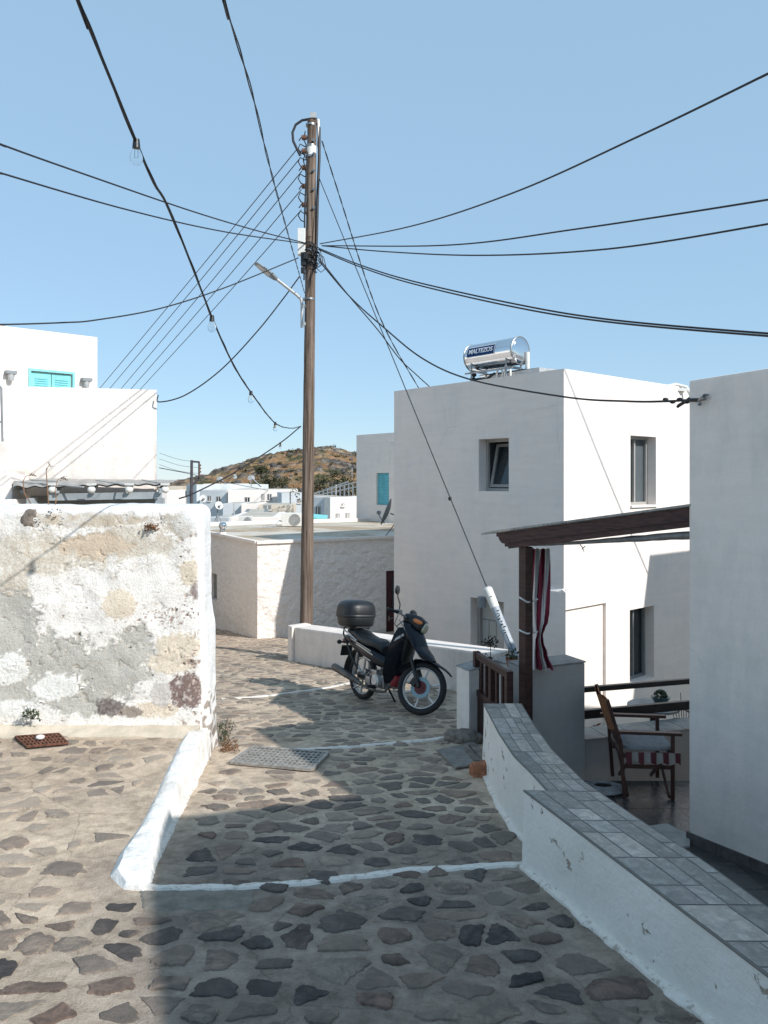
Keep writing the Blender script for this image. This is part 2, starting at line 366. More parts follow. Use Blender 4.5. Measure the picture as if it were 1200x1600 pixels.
def stone_mat():
    m, n, b = base_mat('paving_stone'); tc = NN(n, 'TexCoord'); v = tc.outputs['Object']
    at = NN(n, 'Attribute'); at.attribute_name = 'Col'; sep = NN(n, 'SeparateColor'); lk(n, at.outputs['Color'], sep.inputs[0])
    r = ramp(n, sep.outputs[0], [(0, (.066, .060, .060)), (.3, (.12, .104, .096)), (.5, (.185, .135, .11)), (.68, (.25, .215, .18)), (.85, (.18, .115, .09)), (1, (.31, .27, .225))])
    a = noise_n(n, 9, 8, .7, v, .8); r2 = ramp(n, a.outputs[0], [(.3, (.5, .5, .51)), (.5, (1, 1, 1)), (.66, (1.75, 1.65, 1.55))])
    c = mixc(n, 1, r.outputs[0], r2.outputs[0], 'MULTIPLY')
    w = noise_n(n, 28, 6, .7, v); wr = ramp(n, w.outputs[0], [(.66, 0.0), (.72, .55)])
    c = mixc(n, wr.outputs[0], c, (.55, .48, .38))
    # mortar smeared over the rim
    e = noise_n(n, 16, 6, .7, v); ma = NN(n, 'Math', operation='MULTIPLY_ADD'); lk(n, e.outputs[0], ma.inputs[0]); ma.inputs[1].default_value = -.95; lk(n, sep.outputs[1], ma.inputs[2])
    er = ramp(n, ma.outputs[0], [(.0, 1.0), (.03, 0.0)]); mm = NN(n, 'Math', operation='SUBTRACT'); lk(n, ma.outputs[0], mm.inputs[0]); mm.inputs[1].default_value = -.42
    er = ramp(n, mm.outputs[0], [(.0, 1.0), (.10, 0.0)])
    mc = ramp(n, noise_n(n, 1.1, 8, .6, v).outputs[0], [(.32, (.51, .415, .335)), (.5, (.65, .53, .41)), (.7, (.76, .63, .50))])
    c = mixc(n, er.outputs[0], c, mc.outputs[0])
    dust_sun = NN(n, 'Math', operation='MULTIPLY'); lk(n, sep.outputs[2], dust_sun.inputs[0]); dust_sun.inputs[1].default_value = .62
    c = mixc(n, dust_sun.outputs[0], c, mc.outputs[0])
    lk(n, c, b.inputs['Base Color']); b.inputs['Roughness'].default_value = .8; b.inputs['Specular IOR Level'].default_value = .25
    s = noise_n(n, 15, 8, .75, v); bump(n, b, s.outputs[0], 1, .035); return m
def worn_paint():
    m, n, b = base_mat('worn_street_limewash'); tc = NN(n, 'TexCoord'); a = noise_n(n, 22, 8, .75, tc.outputs['Object']); r = ramp(n, a.outputs[0], [(.36, (.42, .37, .30)), (.46, (.74, .68, .61)), (.7, (.82, .77, .70))])
    lk(n, r.outputs[0], b.inputs['Base Color']); b.inputs['Roughness'].default_value = .95; b.inputs['Specular IOR Level'].default_value = .1; bump(n, b, a.outputs[0], .6, .01); return m
M['worn_paint'] = worn_paint()
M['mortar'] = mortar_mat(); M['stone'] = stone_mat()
def build_ground():
    mb = MB(); ys = []
    y = -8.0
    while y < 30: ys.append(y); y += .06 if 1.5 < y < 9 else (.3 if y < 1.5 else .2)
    NU = 170
    def row(y):
        x1 = xmax(y); out = []
        for i in range(NU+1):
            t = i/NU; x = x1-(x1+4.6)*t if t < .999 else -4.6
            out.append(x)
        return out[::-1]
    for y in ys:
        for x in [-14, -9]+row(y): mb.v.append(V(x, y, ground_z(x, y)))
    w = NU+3
    for j in range(len(ys)-1):
        for i in range(w-1):
            a = j*w+i; mb.f.append((a, a+1, a+w+1, a+w))
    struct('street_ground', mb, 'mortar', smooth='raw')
    # wide terrain sheet under everything
    t = MB(); t.grid(lambda u, v: V(-3000+6000*u, -3000+6000*v, -5.6), 40, 40)
    M['earth'] = pm('dry_earth', (.36, .32, .27), .95, .25, .05)
    struct('terrain', t, 'earth')
build_ground()
GRATE = [G(395, 1171), G(513, 1180), G(487, 1206), G(361, 1195)]
def in_poly(x, y, poly, grow=0):
    c = sum((Vector((p[0], p[1])) for p in poly), Vector((0, 0)))/len(poly); ins = True
    n = len(poly); sgn = None
    for i in range(n):
        a = Vector(poly[i][:2]); b = Vector(poly[(i+1) % n][:2]); a = c+(a-c)*(1+grow); b = c+(b-c)*(1+grow)
        s_ = (b.x-a.x)*(y-a.y)-(b.y-a.y)*(x-a.x)
        if sgn is None: sgn = s_ > 0
        elif (s_ > 0) != sgn: return False
    return True
LINE1 = [(205, 1385), (240, 1388), (290, 1389), (350, 1388), (410, 1385), (470, 1381), (540, 1373), (600, 1366), (640, 1360), (700, 1358), (760, 1355), (822, 1352)]
LINE2 = [(440, 1174), (500, 1170), (560, 1166), (620, 1162), (670, 1158), (712, 1152)]
LINE3 = [(346, 1093), (390, 1090), (434, 1085), (480, 1079), (515, 1074), (548, 1067)]
LINE4 = [(680, 1080), (700, 1077), (712, 1073)]
PATCH = [G(215, 1392), G(402, 1390), G(395, 1424), G(222, 1424)]
def build_stones():
    rng = random.Random(5); mb = MB(); mb.c = []
    SP = .205
    def pt(i, j):
        r = random.Random(i*7919+j*104729+13)
        return Vector((i*SP+(j % 2)*SP*.5+(r.random()-.5)*SP*.98, j*SP*.86+(r.random()-.5)*SP*.86))
    l1 = [G(a, b) for a, b in LINE1]
    for j in range(int(1.6/(SP*.86)), int(20/(SP*.86))):
        for i in range(-52, 10):
            c = pt(i, j); x, y = c
            if x < -.52*y-1.4 or x > xmax(y)-.06: continue
            k = kerbx(y)
            if 3.75 < y < 6.9 and abs(x-k) < .19: continue
            if 6.35 < y < 7.0 and x < -1.35: continue
            if in_poly(x, y, GRATE, .22) or in_poly(x, y, PATCH, .1): continue
            if 5.55 < y < 7.0 and -1.5 < x < -.55 and rng.random() < .8: continue
            if -.1 < x-1.0 and 0: continue
            left = 3.6 < y < 6.7 and x < k
            if rng.random() < (.20 if left else .08): continue
            poly = [c+Vector(q)*SP*1.2 for q in ((-1, -1), (1, -1), (1, 1), (-1, 1))]
            for di in range(-2, 3):
                for dj in range(-2, 3):
                    if di == dj == 0: continue
                    o = pt(i+di, j+dj); mid = (c+o)/2; nrm = (o-c); out = []
                    for a_, b_ in zip(poly, poly[1:]+poly[:1]):
                        da = (a_-mid).dot(nrm); db = (b_-mid).dot(nrm)
                        if da <= 0: out.append(a_)
                        if (da < 0) != (db < 0) and abs(da-db) > 1e-9: out.append(a_+(b_-a_)*(da/(da-db)))
                    poly = out
                    if len(poly) < 3: break
                if len(poly) < 3: break
            if len(poly) < 3: continue
            ct = sum(poly, Vector((0, 0)))/len(poly)
            sh = (.52+.42*rng.random()**.7)*( .9 if left else 1)
            if y > 9: sh *= .96
            sx = rng.uniform(.92, 1.12); sy = rng.uniform(.70, 1.0)
            poly = [ct+Vector(((q-ct).x*sh*sx, (q-ct).y*sh*sy)) for q in poly]
            for it in range(2):
                t = .09 if it == 0 else .25; out = []
                for a_, b_ in zip(poly, poly[1:]+poly[:1]):
                    out += [a_.lerp(b_, t), a_.lerp(b_, 1-t)]
                poly = out
            dense = y < 9
            if dense:
                out = []
                for a_, b_ in zip(poly, poly[1:]+poly[:1]):
                    out.append(a_)
                    
                    nn = int((b_-a_).length/.014)
                    out += [a_.lerp(b_, (z_+1)/(nn+1)) for z_ in range(nn)]
                poly = out
            poly = [ct+(q-ct)*(1+.22*noise.noise(V(q.x*11, q.y*11, 1))+.24*noise.noise(V(q.x*27, q.y*27, 5))+.09*noise.noise(V(q.x*70, q.y*70, 8))) for q in poly]
            # keep the stone inside the street
            if any(q.x > xmax(q.y)-.005 for q in poly) or any(3.8 < q.y < 6.9 and abs(q.x-kerbx(q.y)) < .1 for q in poly): continue
            if any(in_poly(q.x, q.y, GRATE, .05) for q in poly): continue
            rnd = rng.random(); rnd = rnd*.95; dust_sun = rng.random()**2*(.9 if left else .5)
            if left: dust_sun = min(1, dust_sun+.40)
            elif y > 4.6: dust_sun = min(1, dust_sun+.15+.30*min(1, (y-4.6)/2.5))  # far stones paler: sunlight put into their colour along with the dust
            h = rng.uniform(.003, .012); n = len(poly); o = len(mb.v)
            tx, ty = rng.uniform(-.02, .02), rng.uniform(-.02, .02)
            for sc, dz, e in ((1, -.006, 0), (.9, h*.8, .45), (.62, h*1.15, .9)):
                for q in poly:
                    w_ = ct+(q-ct)*sc; d_ = w_-ct
                    mb.v.append(V(w_.x, w_.y, ground_z(w_.x, w_.y)+dz+(d_.x*tx+d_.y*ty if sc < 1 else 0))); mb.c.append((rnd, e, dust_sun))
            mb.v.append(V(ct.x, ct.y, ground_z(ct.x, ct.y)+h*1.2)); mb.c.append((rnd, 1, dust_sun))
            for k_ in range(2):
                for q in range(n):
                    a_ = o+k_*n+q; b_ = o+k_*n+(q+1) % n; mb.f.append((a_, b_, b_+n, a_+n))
            for q in range(n): mb.f.append((o+2*n+q, o+2*n+(q+1) % n, o+3*n))
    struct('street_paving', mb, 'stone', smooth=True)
build_stones()
def ribbon(name, pix, w, mat='worn_paint', dz=.011, seed=0):
    pts = [G(a, b) for a, b in pix]; fine = []
    for a, b in zip(pts, pts[1:]):
        n = max(2, int((b-a).length/.035))
        for i in range(n): fine.append(a.lerp(b, i/n))
    fine.append(pts[-1]); mb = MB()
    for i, p in enumerate(fine):
        t = (fine[min(i+1, len(fine)-1)]-fine[max(i-1, 0)]); t.z = 0; t.normalize(); s = V(-t.y, t.x, 0)
        l = w*(.5+.35*noise.noise(V(i*.35, seed, 0))+.2*noise.noise(V(i*.9, seed, 4))); r = w*(.5+.35*noise.noise(V(i*.35, seed, 7))+.2*noise.noise(V(i*.9, seed, 9)))
        for q in (-r-.012, -r, 0, l, l+.012):
            x = p+s*q; z = ground_z(x.x, x.y); edge = q in (-r-.012, l+.012)
            mb.v.append(V(x.x, x.y, z+(-.004 if edge else dz)))
    for i in range(len(fine)-1):
        for k in range(4):
            a = i*5+k; mb.f.append((a, a+1, a+6, a+5))
    struct(name, mb, mat, smooth=True)
for i, (l, w) in enumerate(((LINE1, .045), (LINE2, .05), (LINE3, .05), (LINE4, .05))): ribbon('painted_street_line', l, w, seed=i*5)
# concrete strip under the first line
mb = MB(); mb.grid(lambda u, v: (lambda q: V(q.x, q.y, ground_z(q.x, q.y)+.006+(-.012 if min(u, 1-u, v, 1-v) < .02 else 0)))((PATCH[0].lerp(PATCH[1], u)).lerp(PATCH[3].lerp(PATCH[2], u+.0), v)+V(.012*noise.noise(V(u*9, v*9, 2)), .03*noise.noise(V(u*6, v*6, 5)), 0)), 40, 12)
M['patch'] = pm('coarse_grey_cement', (.27, .24, .2), .95, .2, 12, .9, 60, spec=.1)
struct('street_patch', mb, 'patch', smooth=True)
# ------------------------------------------------------------------ kerb
def build_kerb():
    # left-top, right-top, right-bottom edges down the kerb (near -> far)
    rows = [(V(-1.30, 3.84, 0), V(-1.22, 3.83, 0), .035), (V(-1.415, 3.98, 0), V(-1.215, 3.93, 0), .06), (V(-1.45, 4.2, 0), V(-1.255, 4.15, 0), .05), (V(-1.46, 4.6, 0), V(-1.325, 4.55, 0), .04),
            (V(-1.50, 5.0, 0), V(-1.375, 4.95, 0), .04), (V(-1.56, 5.5, 0), V(-1.42, 5.45, 0), .045), (V(-1.62, 6.0, 0), V(-1.465, 5.95, 0), .045), (V(-1.66, 6.5, 0), V(-1.49, 6.5, 0), .05)]
    N = 150; mb = MB(); prof = [(-.05, 0, 0), (-.02, 0, .6), (.0, .03, 1), (.0, .3, 1.02), (.0, .55, 1.02), (.0, .85, 1.02), (0, .97, 1.0), (.004, 1, .93), (.015, 1.0, .6), (.022, 1, .3), (.03, 1, .06), (.05, 1, -.1)]
    K = len(prof)
    for i in range(N+1):
        t = i/N*(len(rows)-1); k = min(int(t), len(rows)-2); f = t-k
        L = rows[k][0].lerp(rows[k+1][0], f)+V(.03, 0, 0); R = rows[k][1].lerp(rows[k+1][1], f); hh = (rows[k][2]*(1-f)+rows[k+1][2]*f)*.7
        for (ox, u, v) in prof:
            p = L.lerp(R, u); p.x += ox
            zb_r = zpath(p.y)-.01; zl = max(-2.047-.027*(p.y-3.78), zpath(p.y)); top = zl+hh
            base = (zl-.02) if u < .5 else zb_r
            z = base+(top-base)*v if u < .5 or v < .9 else top-(1.03-v)*.1
            nz = noise.noise(p*5)*.009+noise.noise(V(p.x*18, p.y*18, v*3))*.004
            # brushed ridges down the street side
            if u == 1: p.x += .009*noise.noise(V(p.y*14, 0, v*.8))+.003*math.sin(p.y*60+noise.noise(V(p.y*6, 0, 0))*7)
            mb.v.append(V(p.x+nz, p.y, z+nz*.6))
    for i in range(N):
        for k in range(K-1):
            a = i*K+k; mb.f.append((a, a+1, a+K+1, a+K))
    mb.f.append(tuple(range(K))[::-1]); mb.f.append(tuple(N*K+k for k in range(K)))
    M['kerb_lime'] = plaster('thick_limewash', (.80, .775, .73), (.46, .41, .35), lump=.45, fine=.5, lscale=9, dstr=1.0)
    solo('kerb', mb, 'kerb_lime', 'lumpy whitewashed kerb dividing the raised left pavement from the street', 'kerb', smooth=True)
    # paint spilled at its foot
    mb = MB(); n = 60
    for i in range(n+1):
        y = 3.95+2.5*i/n; x0 = kerbx(y)+.075+.01; w = .06+.03*noise.noise(V(y*4, 3, 0))+.012*noise.noise(V(y*17, 1, 0))
        x0 = -1.262-(y-3.95)*.100
        for q, dz in ((0, .012), (w*.7, .010), (w, -.006)): mb.v.append(V(x0+q, y, ground_z(x0+q, y)+dz))
    for i in range(n):
        for k in range(2): a = i*3+k; mb.f.append((a, a+1, a+4, a+3))
    struct('painted_street_edge', mb, 'worn_paint', smooth=True)
build_kerb()
# ------------------------------------------------------------------ rubble wall
def fbm(x, y, s, o=4, seed=0):
    v = 0; a = 1; t = 0
    for k in range(o):
        v += a*noise.noise(V(x*s+seed*17.3, y*s-seed*5.1, seed+k*3.7)); t += a; a *= .55; s *= 2.1
    return v/t
def sm(a, b, x):
    t = min(1, max(0, (x-a)/(b-a))); return t*t*(3-2*t)
def mixv(a, b, t): return tuple(a[i]+(b[i]-a[i])*t for i in range(3))
WY = 6.45
def wall_paint(px, py):
    """colour and relief of the old wall face, in photo coordinates of that face"""
    n1 = fbm(px, py, .018, 5, 1); n2 = fbm(px, py, .05, 4, 2); n3 = fbm(px, py, .13, 3, 3); n4 = fbm(px, py, .3, 2, 4)
    col = mixv((.84, .805, .755), (.70, .655, .60), sm(-.05, .5, n2+.35*n4)); h = .4*n2+.25*n3
    def blob(cx, cy, rx, ry, k=.55): return 1-math.hypot((px-cx)/rx, (py-cy)/ry)+k*n2*1.3+.5*n3+.25*n4
    def paint(m, c, dh, soft=.06):
        nonlocal col, h
        if -.05 < m < 0 and dh < 0: col = mixv(col, (.45, .40, .34), .4); h += .25
        t = sm(0, soft, m); col = mixv(col, c, t); h += dh*t
    cream = (.60, .53, .435); grey = (.52, .495, .44)
    up = max(blob(60, 865, 170, 42), blob(200, 850, 90, 38), blob(20, 920, 40, 60))
    paint(up-.1, mixv(cream, (.72, .68, .6), sm(-.2, .35, n3+n4*.5)), -.5, .3)
    paint(blob(150, 852, 52, 20), (.63, .52, .40), -.3)
    paint(blob(290, 820, 40, 28)-.15, (.56, .5, .42), -.4)
    paint(blob(140, 812, 110, 14)-.05, mixv((.55, .47, .37), (.66, .63, .58), sm(-.2, .3, n2)), -.6)
    g = max(blob(20, 985, 46, 62), blob(85, 1040, 66, 48), blob(165, 1050, 60, 45), blob(212, 1015, 30, 38), blob(30, 1075, 60, 30), blob(130, 1095, 60, 22))
    paint(g+.05, mixv(grey, (.48, .47, .43), sm(-.3, .3, n3)), -.9, .12)
    paint(blob(18, 1045, 26, 28)-.05, (.78, .77, .73), .5); paint(blob(85, 1075, 42, 24)-.05, (.80, .79, .75), .5); paint(blob(20, 1108, 40, 14), (.76, .75, .71), .4)
    for c in ((188, 945, 27, 24), (278, 1010, 38, 22), (268, 1035, 38, 18), (300, 895, 20, 22), (245, 1108, 40, 12)):
        paint(blob(*c, .3)+.02, mixv((.68, .58, .46), (.74, .66, .54), sm(-.2, .3, n4+n3)), .4)
    paint(blob(292, 1080, 33, 30, .3), mixv((.22, .16, .145), (.55, .5, .47), sm(.05, .3, n3+.6*n4)), -.3)
    paint(blob(252, 1085, 18, 22, .3)-.1, (.62, .58, .54), .3)
    paint(blob(172, 1105, 24, 15, .3), mixv((.15, .125, .115), (.3, .27, .25), sm(-.3, .3, n3)), .6)
    paint(blob(205, 1112, 18, 9, .3), (.33, .28, .24), .3)
    paint(blob(308, 925, 12, 14, .3), (.35, .29, .27), -.3)
    # crumbling band near the corner
    band = 1-abs(px-(303+14*n1*2))/20
    paint(min(band, .5)*.8+n2*.9+n3*1.0+n4*.6-.62, mixv((.30, .2, .175), (.5, .42, .37), sm(-.3, .3, n4)), -1.2, .1)
    mb_ = 1-math.hypot((px-265)/70, (py-965)/26); paint(mb_*.5+n3*1.2+n4*1.2-.6, (.36, .26, .23), -1.0, .1)
    paint(n2*1.1+n3*1.2+n4*.5-.80, (.33, .28, .24), -1.6, .07)
    # cracks
    cr = abs(fbm(px, py, .02, 3, 8)); 
    if cr < .012 and n1 > 0: col = mixv(col, (.33, .29, .25), .6*(1-cr/.012)); h -= 1
    # white skim on top and down the corner
    wt = max(sm(806, 796, py+14*n2), sm(300, 316, px-max(0, (py-840))*.035+12*n2)*sm(960, 930, py+20*n3)*1.0)
    wt = max(wt, sm(268, 300, px+25*n2)*sm(850, 815, py+20*n3))
    wt = max(wt, sm(315, 322, px-max(0, (py-840))*.03+5*n2))
    col = mixv(col, (.80, .795, .78), wt); h = h*(1-wt*.75)+.3*wt
    return col, h
def wall_mat():
    m, n, b = base_mat('flaking_limewash_rubble'); at = NN(n, 'Attribute'); at.attribute_name = 'Col'
    tc = NN(n, 'TexCoord'); v = tc.outputs['Object']
    a = noise_n(n, 60, 6, .7, v); r = ramp(n, a.outputs[0], [(.3, (.76, .75, .73)), (.5, (1, 1, 1)), (.75, (1.08, 1.07, 1.06))])
    a2 = noise_n(n, 14, 8, .75, v, .6); r2 = ramp(n, a2.outputs[0], [(.34, (.72, .69, .65)), (.47, (1, 1, 1))])
    c = mixc(n, 1, at.outputs['Color'], r.outputs[0], 'MULTIPLY'); c = mixc(n, .55, c, mixc(n, 1, c, r2.outputs[0], 'MULTIPLY'))
    lk(n, c, b.inputs['Base Color']); b.inputs['Roughness'].default_value = .95; b.inputs['Specular IOR Level'].default_value = .1
    ad = NN(n, 'Math', operation='ADD'); lk(n, a.outputs[0], ad.inputs[0]); lk(n, a2.outputs[0], ad.inputs[1]); bump(n, b, ad.outputs[0], .7, .012); return m
M['rubble'] = wall_mat()
def build_wall():
    mb = MB(); mb.c = []; r = .09
    x0, y0, y1, z0, z1 = -5.2, WY, WY+.42, -2.35, -.215
    def xr(z): return -1.535+.06*(1-(z+2.2)/2)     # battered right end
    def place(p, raw):
        # rounded box
        X1 = xr(p.z); c = V(min(max(p.x, x0), X1-r), min(max(p.y, y0+r), y1-r), min(p.z, z1-r)); d = p-c
        nrm = d.normalized() if d.length > 1e-6 else V(0, -1, 0)
        q = c+nrm*r
        px = CX+q.x/WY*F; py = HY-q.z/WY*F
        if nrm.x > .5: px = 322+nrm.x*6+3*noise.noise(q*9)
        col, h = wall_paint(px, py)
        if nrm.z > .7: col, h = (.79, .78, .76), .2
        low = sm(1130, 1165, py); 
        if nrm.x > .5 and py > 1085 and noise.noise(V(q.z*14, q.y*14, 2)) > .05: col = (.35, .3, .26)
        dsp = .0085*h+.022*noise.noise(V(q.x*2.2, q.y*2.2, q.z*2.2))+.01*noise.noise(q*7)
        mb.v.append(q+nrm*dsp); mb.c.append(col)
    s = .0105
    nx = int((xr(-1)-x0)/.0125); nz = int((z1-z0)/s)
    prof = [('f', i/nz) for i in range(nz+1)]
    # sweep of cross-section (front up, top, back) along x, then round end cap
    cs = []
    for i in range(nz+1): cs.append((y0, z0+(z1-z0)*i/nz))
    for i in range(1, 22): cs.append((y0+(y1-y0)*i/21, z1))
    for i in range(1, 12): cs.append((y1, z1-(z1-z0)*i/11))
    K = len(cs)
    for i in range(nx+1):
        u = i/nx
        for (y, z) in cs:
            X1 = xr(z); x = x0+(X1-x0)*u; place(V(x, y, z), None)
    for i in range(nx):
        for k in range(K-1): a = i*K+k; mb.f.append((a, a+K, a+K+1, a+1))
    # end face grid
    o = len(mb.v); ny = 26
    for j in range(nz+1):
        z = z0+(z1-z0)*j/nz
        for i in range(ny+1): place(V(xr(z), y0+(y1-y0)*i/ny, z), None)
    for j in range(nz):
        for i in range(ny): a = o+j*(ny+1)+i; mb.f.append((a, a+1, a+ny+2, a+ny+1))
    root = thing('rubble_wall', 'old rubble wall with flaking whitewash and grey cement patches on the left', 'wall', (-3, 6.6, -2.2))
    part('wall_face', mb, 'rubble', root, smooth=True, recalc=False)
    # cement footing
    f = MB()
    def fp(u, v):
        x = -5.2+3.66*u; w = v*3
        if w < 1: y = WY-.17; z = -2.2+.095*w
        elif w < 2: y = WY-.17+.15*(w-1); z = -2.105+.045*(w-1)
        else: y = WY-.02+.1*(w-2); z = -2.06+.02*(w-2)
        q = V(x, y, z); return q+V(0, -.015*noise.noise(q*3)-.005*noise.noise(q*11), .014*noise.noise(q*4)+.005*noise.noise(q*14))
    f.grid(fp, 240, 18)
    e = MB(); e.grid(lambda u, v: V(-1.54+.05*math.sin(v*1.5)*0, WY-.17+.25*u, -2.34+.235*v+.045*u*v)+V(.01*noise.noise(V(u*4, v*4, 1)), 0, 0), 12, 12)
    f.add(e.v, e.f)
    part('footing', f, 'cement', root, smooth=True)
    for (px, py, s_, d_) in ((52, 812, .095, 'rock'), (92, 816, .075, 'cement'), (18, 815, .05, 'rock_dark')):
        b = MB(); c = P(px, py, 6.50); b.sup((0, 0, 0), (s_*2, s_*1.5, s_*1.9), .8, .8, nu=26, nv=18)
        b.v = [c+q*(1+.35*noise.noise(q*9+V(px, 0, 0))+.14*noise.noise(q*26+V(px, 1, 0))) for q in b.v]
        part('stone', b, d_, root, smooth=True)
    return root
build_wall()
# ------------------------------------------------------------------ walls with openings
def facade(mb, C, D, Nn, L, z0, z1, holes=()):
    """vertical wall from C along D (unit, horizontal), outward normal Nn; holes (u0,u1,z0,z1,depth) get reveals"""
    C = Vector((C[0], C[1], 0)); D = Vector((D[0], D[1], 0)).normalized(); Nn = Vector((Nn[0], Nn[1], 0)).normalized()
    us = sorted({0, L} | {h[0] for h in holes} | {h[1] for h in holes}); zs = sorted({z0, z1} | {h[2] for h in holes} | {h[3] for h in holes})
    us = [u for u in us if 0 <= u <= L]; zs = [z for z in zs if z0 <= z <= z1]
    pt = lambda u, z, d=0: C+D*u-Nn*d+V(0, 0, z)
    for a, b in zip(us, us[1:]):
        for c, d in zip(zs, zs[1:]):
            um, zm = (a+b)/2, (c+d)/2
            if any(h[0] < um < h[1] and h[2] < zm < h[3] for h in holes): continue
            mb.add([pt(a, c), pt(b, c), pt(b, d), pt(a, d)], [(0, 1, 2, 3)])
    for (u0, u1, a, b, dp) in holes:
        q = [(u0, a), (u1, a), (u1, b), (u0, b)]
        for (p, r) in zip(q, q[1:]+q[:1]): mb.add([pt(*p), pt(*r), pt(*r, dp), pt(*p, dp)], [(0, 1, 2, 3)])
        mb.add([pt(u0, a, dp), pt(u1, a, dp), pt(u1, b, dp), pt(u0, b, dp)], [(0, 1, 2, 3)])
def fu(C, D, px, py=None):
    r = (px-CX)/F; t = (r*C[1]-C[0])/(D[0]-r*D[1]); Y = C[1]+D[1]*t
    return (t, None) if py is None else (t, -(py-HY)/F*Y)
def house_walls(C, DL, LL, DR, LR, z0, z1, hl=(), hr=()):
    """corner C nearest the camera, left facade along DL, right facade along DR (perpendicular)"""
    mb = MB(); DL = Vector((DL[0], DL[1], 0)).normalized(); DR = Vector((DR[0], DR[1], 0)).normalized(); C3 = V(C[0], C[1], 0)
    facade(mb, C, DL, -DR, LL, z0, z1, hl); facade(mb, C, DR, -DL, LR, z0, z1, hr)
    B = C3+DL*LL; facade(mb, B, DR, DL, LR, z0, z1); A = C3+DR*LR; facade(mb, A, DL, DR, LL, z0, z1)
    c = [C3, C3+DR*LR, C3+DR*LR+DL*LL, C3+DL*LL]
    # parapet
    t = .2; inn = [C3+DR*t+DL*t, C3+DR*(LR-t)+DL*t, C3+DR*(LR-t)+DL*(LL-t), C3+DR*t+DL*(LL-t)]
    for i in range(4):
        j = (i+1) % 4; mb.add([c[i]+V(0, 0, z1), c[j]+V(0, 0, z1), inn[j]+V(0, 0, z1), inn[i]+V(0, 0, z1)], [(0, 1, 2, 3)])
        mb.add([inn[i]+V(0, 0, z1), inn[j]+V(0, 0, z1), inn[j]+V(0, 0, z1-.25), inn[i]+V(0, 0, z1-.25)], [(0, 1, 2, 3)])
    mb.add([q+V(0, 0, z1-.25) for q in inn], [(0, 1, 2, 3)])
    return mb
def frame_in(C, D, Nn, u0, u1, a, b, dp, w=.05, t=.05, mids=0):
    mb = MB(); D = Vector((D[0], D[1], 0)).normalized(); Nn = Vector((Nn[0], Nn[1], 0)).normalized(); C = V(C[0], C[1], 0)
    pt = lambda u, z: C+D*u-Nn*(dp-t/2)+V(0, 0, z)
    mb.bar(pt(u0+w/2, a), pt(u0+w/2, b), t, w, up=D); mb.bar(pt(u1-w/2, a), pt(u1-w/2, b), t, w, up=D)
    mb.bar(pt(u0+w, a+w/2), pt(u1-w, a+w/2), t, w); mb.bar(pt(u0+w, b-w/2), pt(u1-w, b-w/2), t, w)
    for i in range(mids):
        u = u0+(u1-u0)*(i+1)/(mids+1); mb.bar(pt(u, a+w), pt(u, b-w), t*.9, w*.8, up=D)
    return mb
def panel_in(C, D, Nn, u0, u1, a, b, dp, t=.02):
    D = Vector((D[0], D[1], 0)).normalized(); Nn = Vector((Nn[0], Nn[1], 0)).normalized(); C = V(C[0], C[1], 0)
    mb = MB(); p = C+D*(u0+u1)/2-Nn*dp+V(0, 0, 0); mb.bar(p+V(0, 0, a), p+V(0, 0, b), t, u1-u0, up=D); return mb
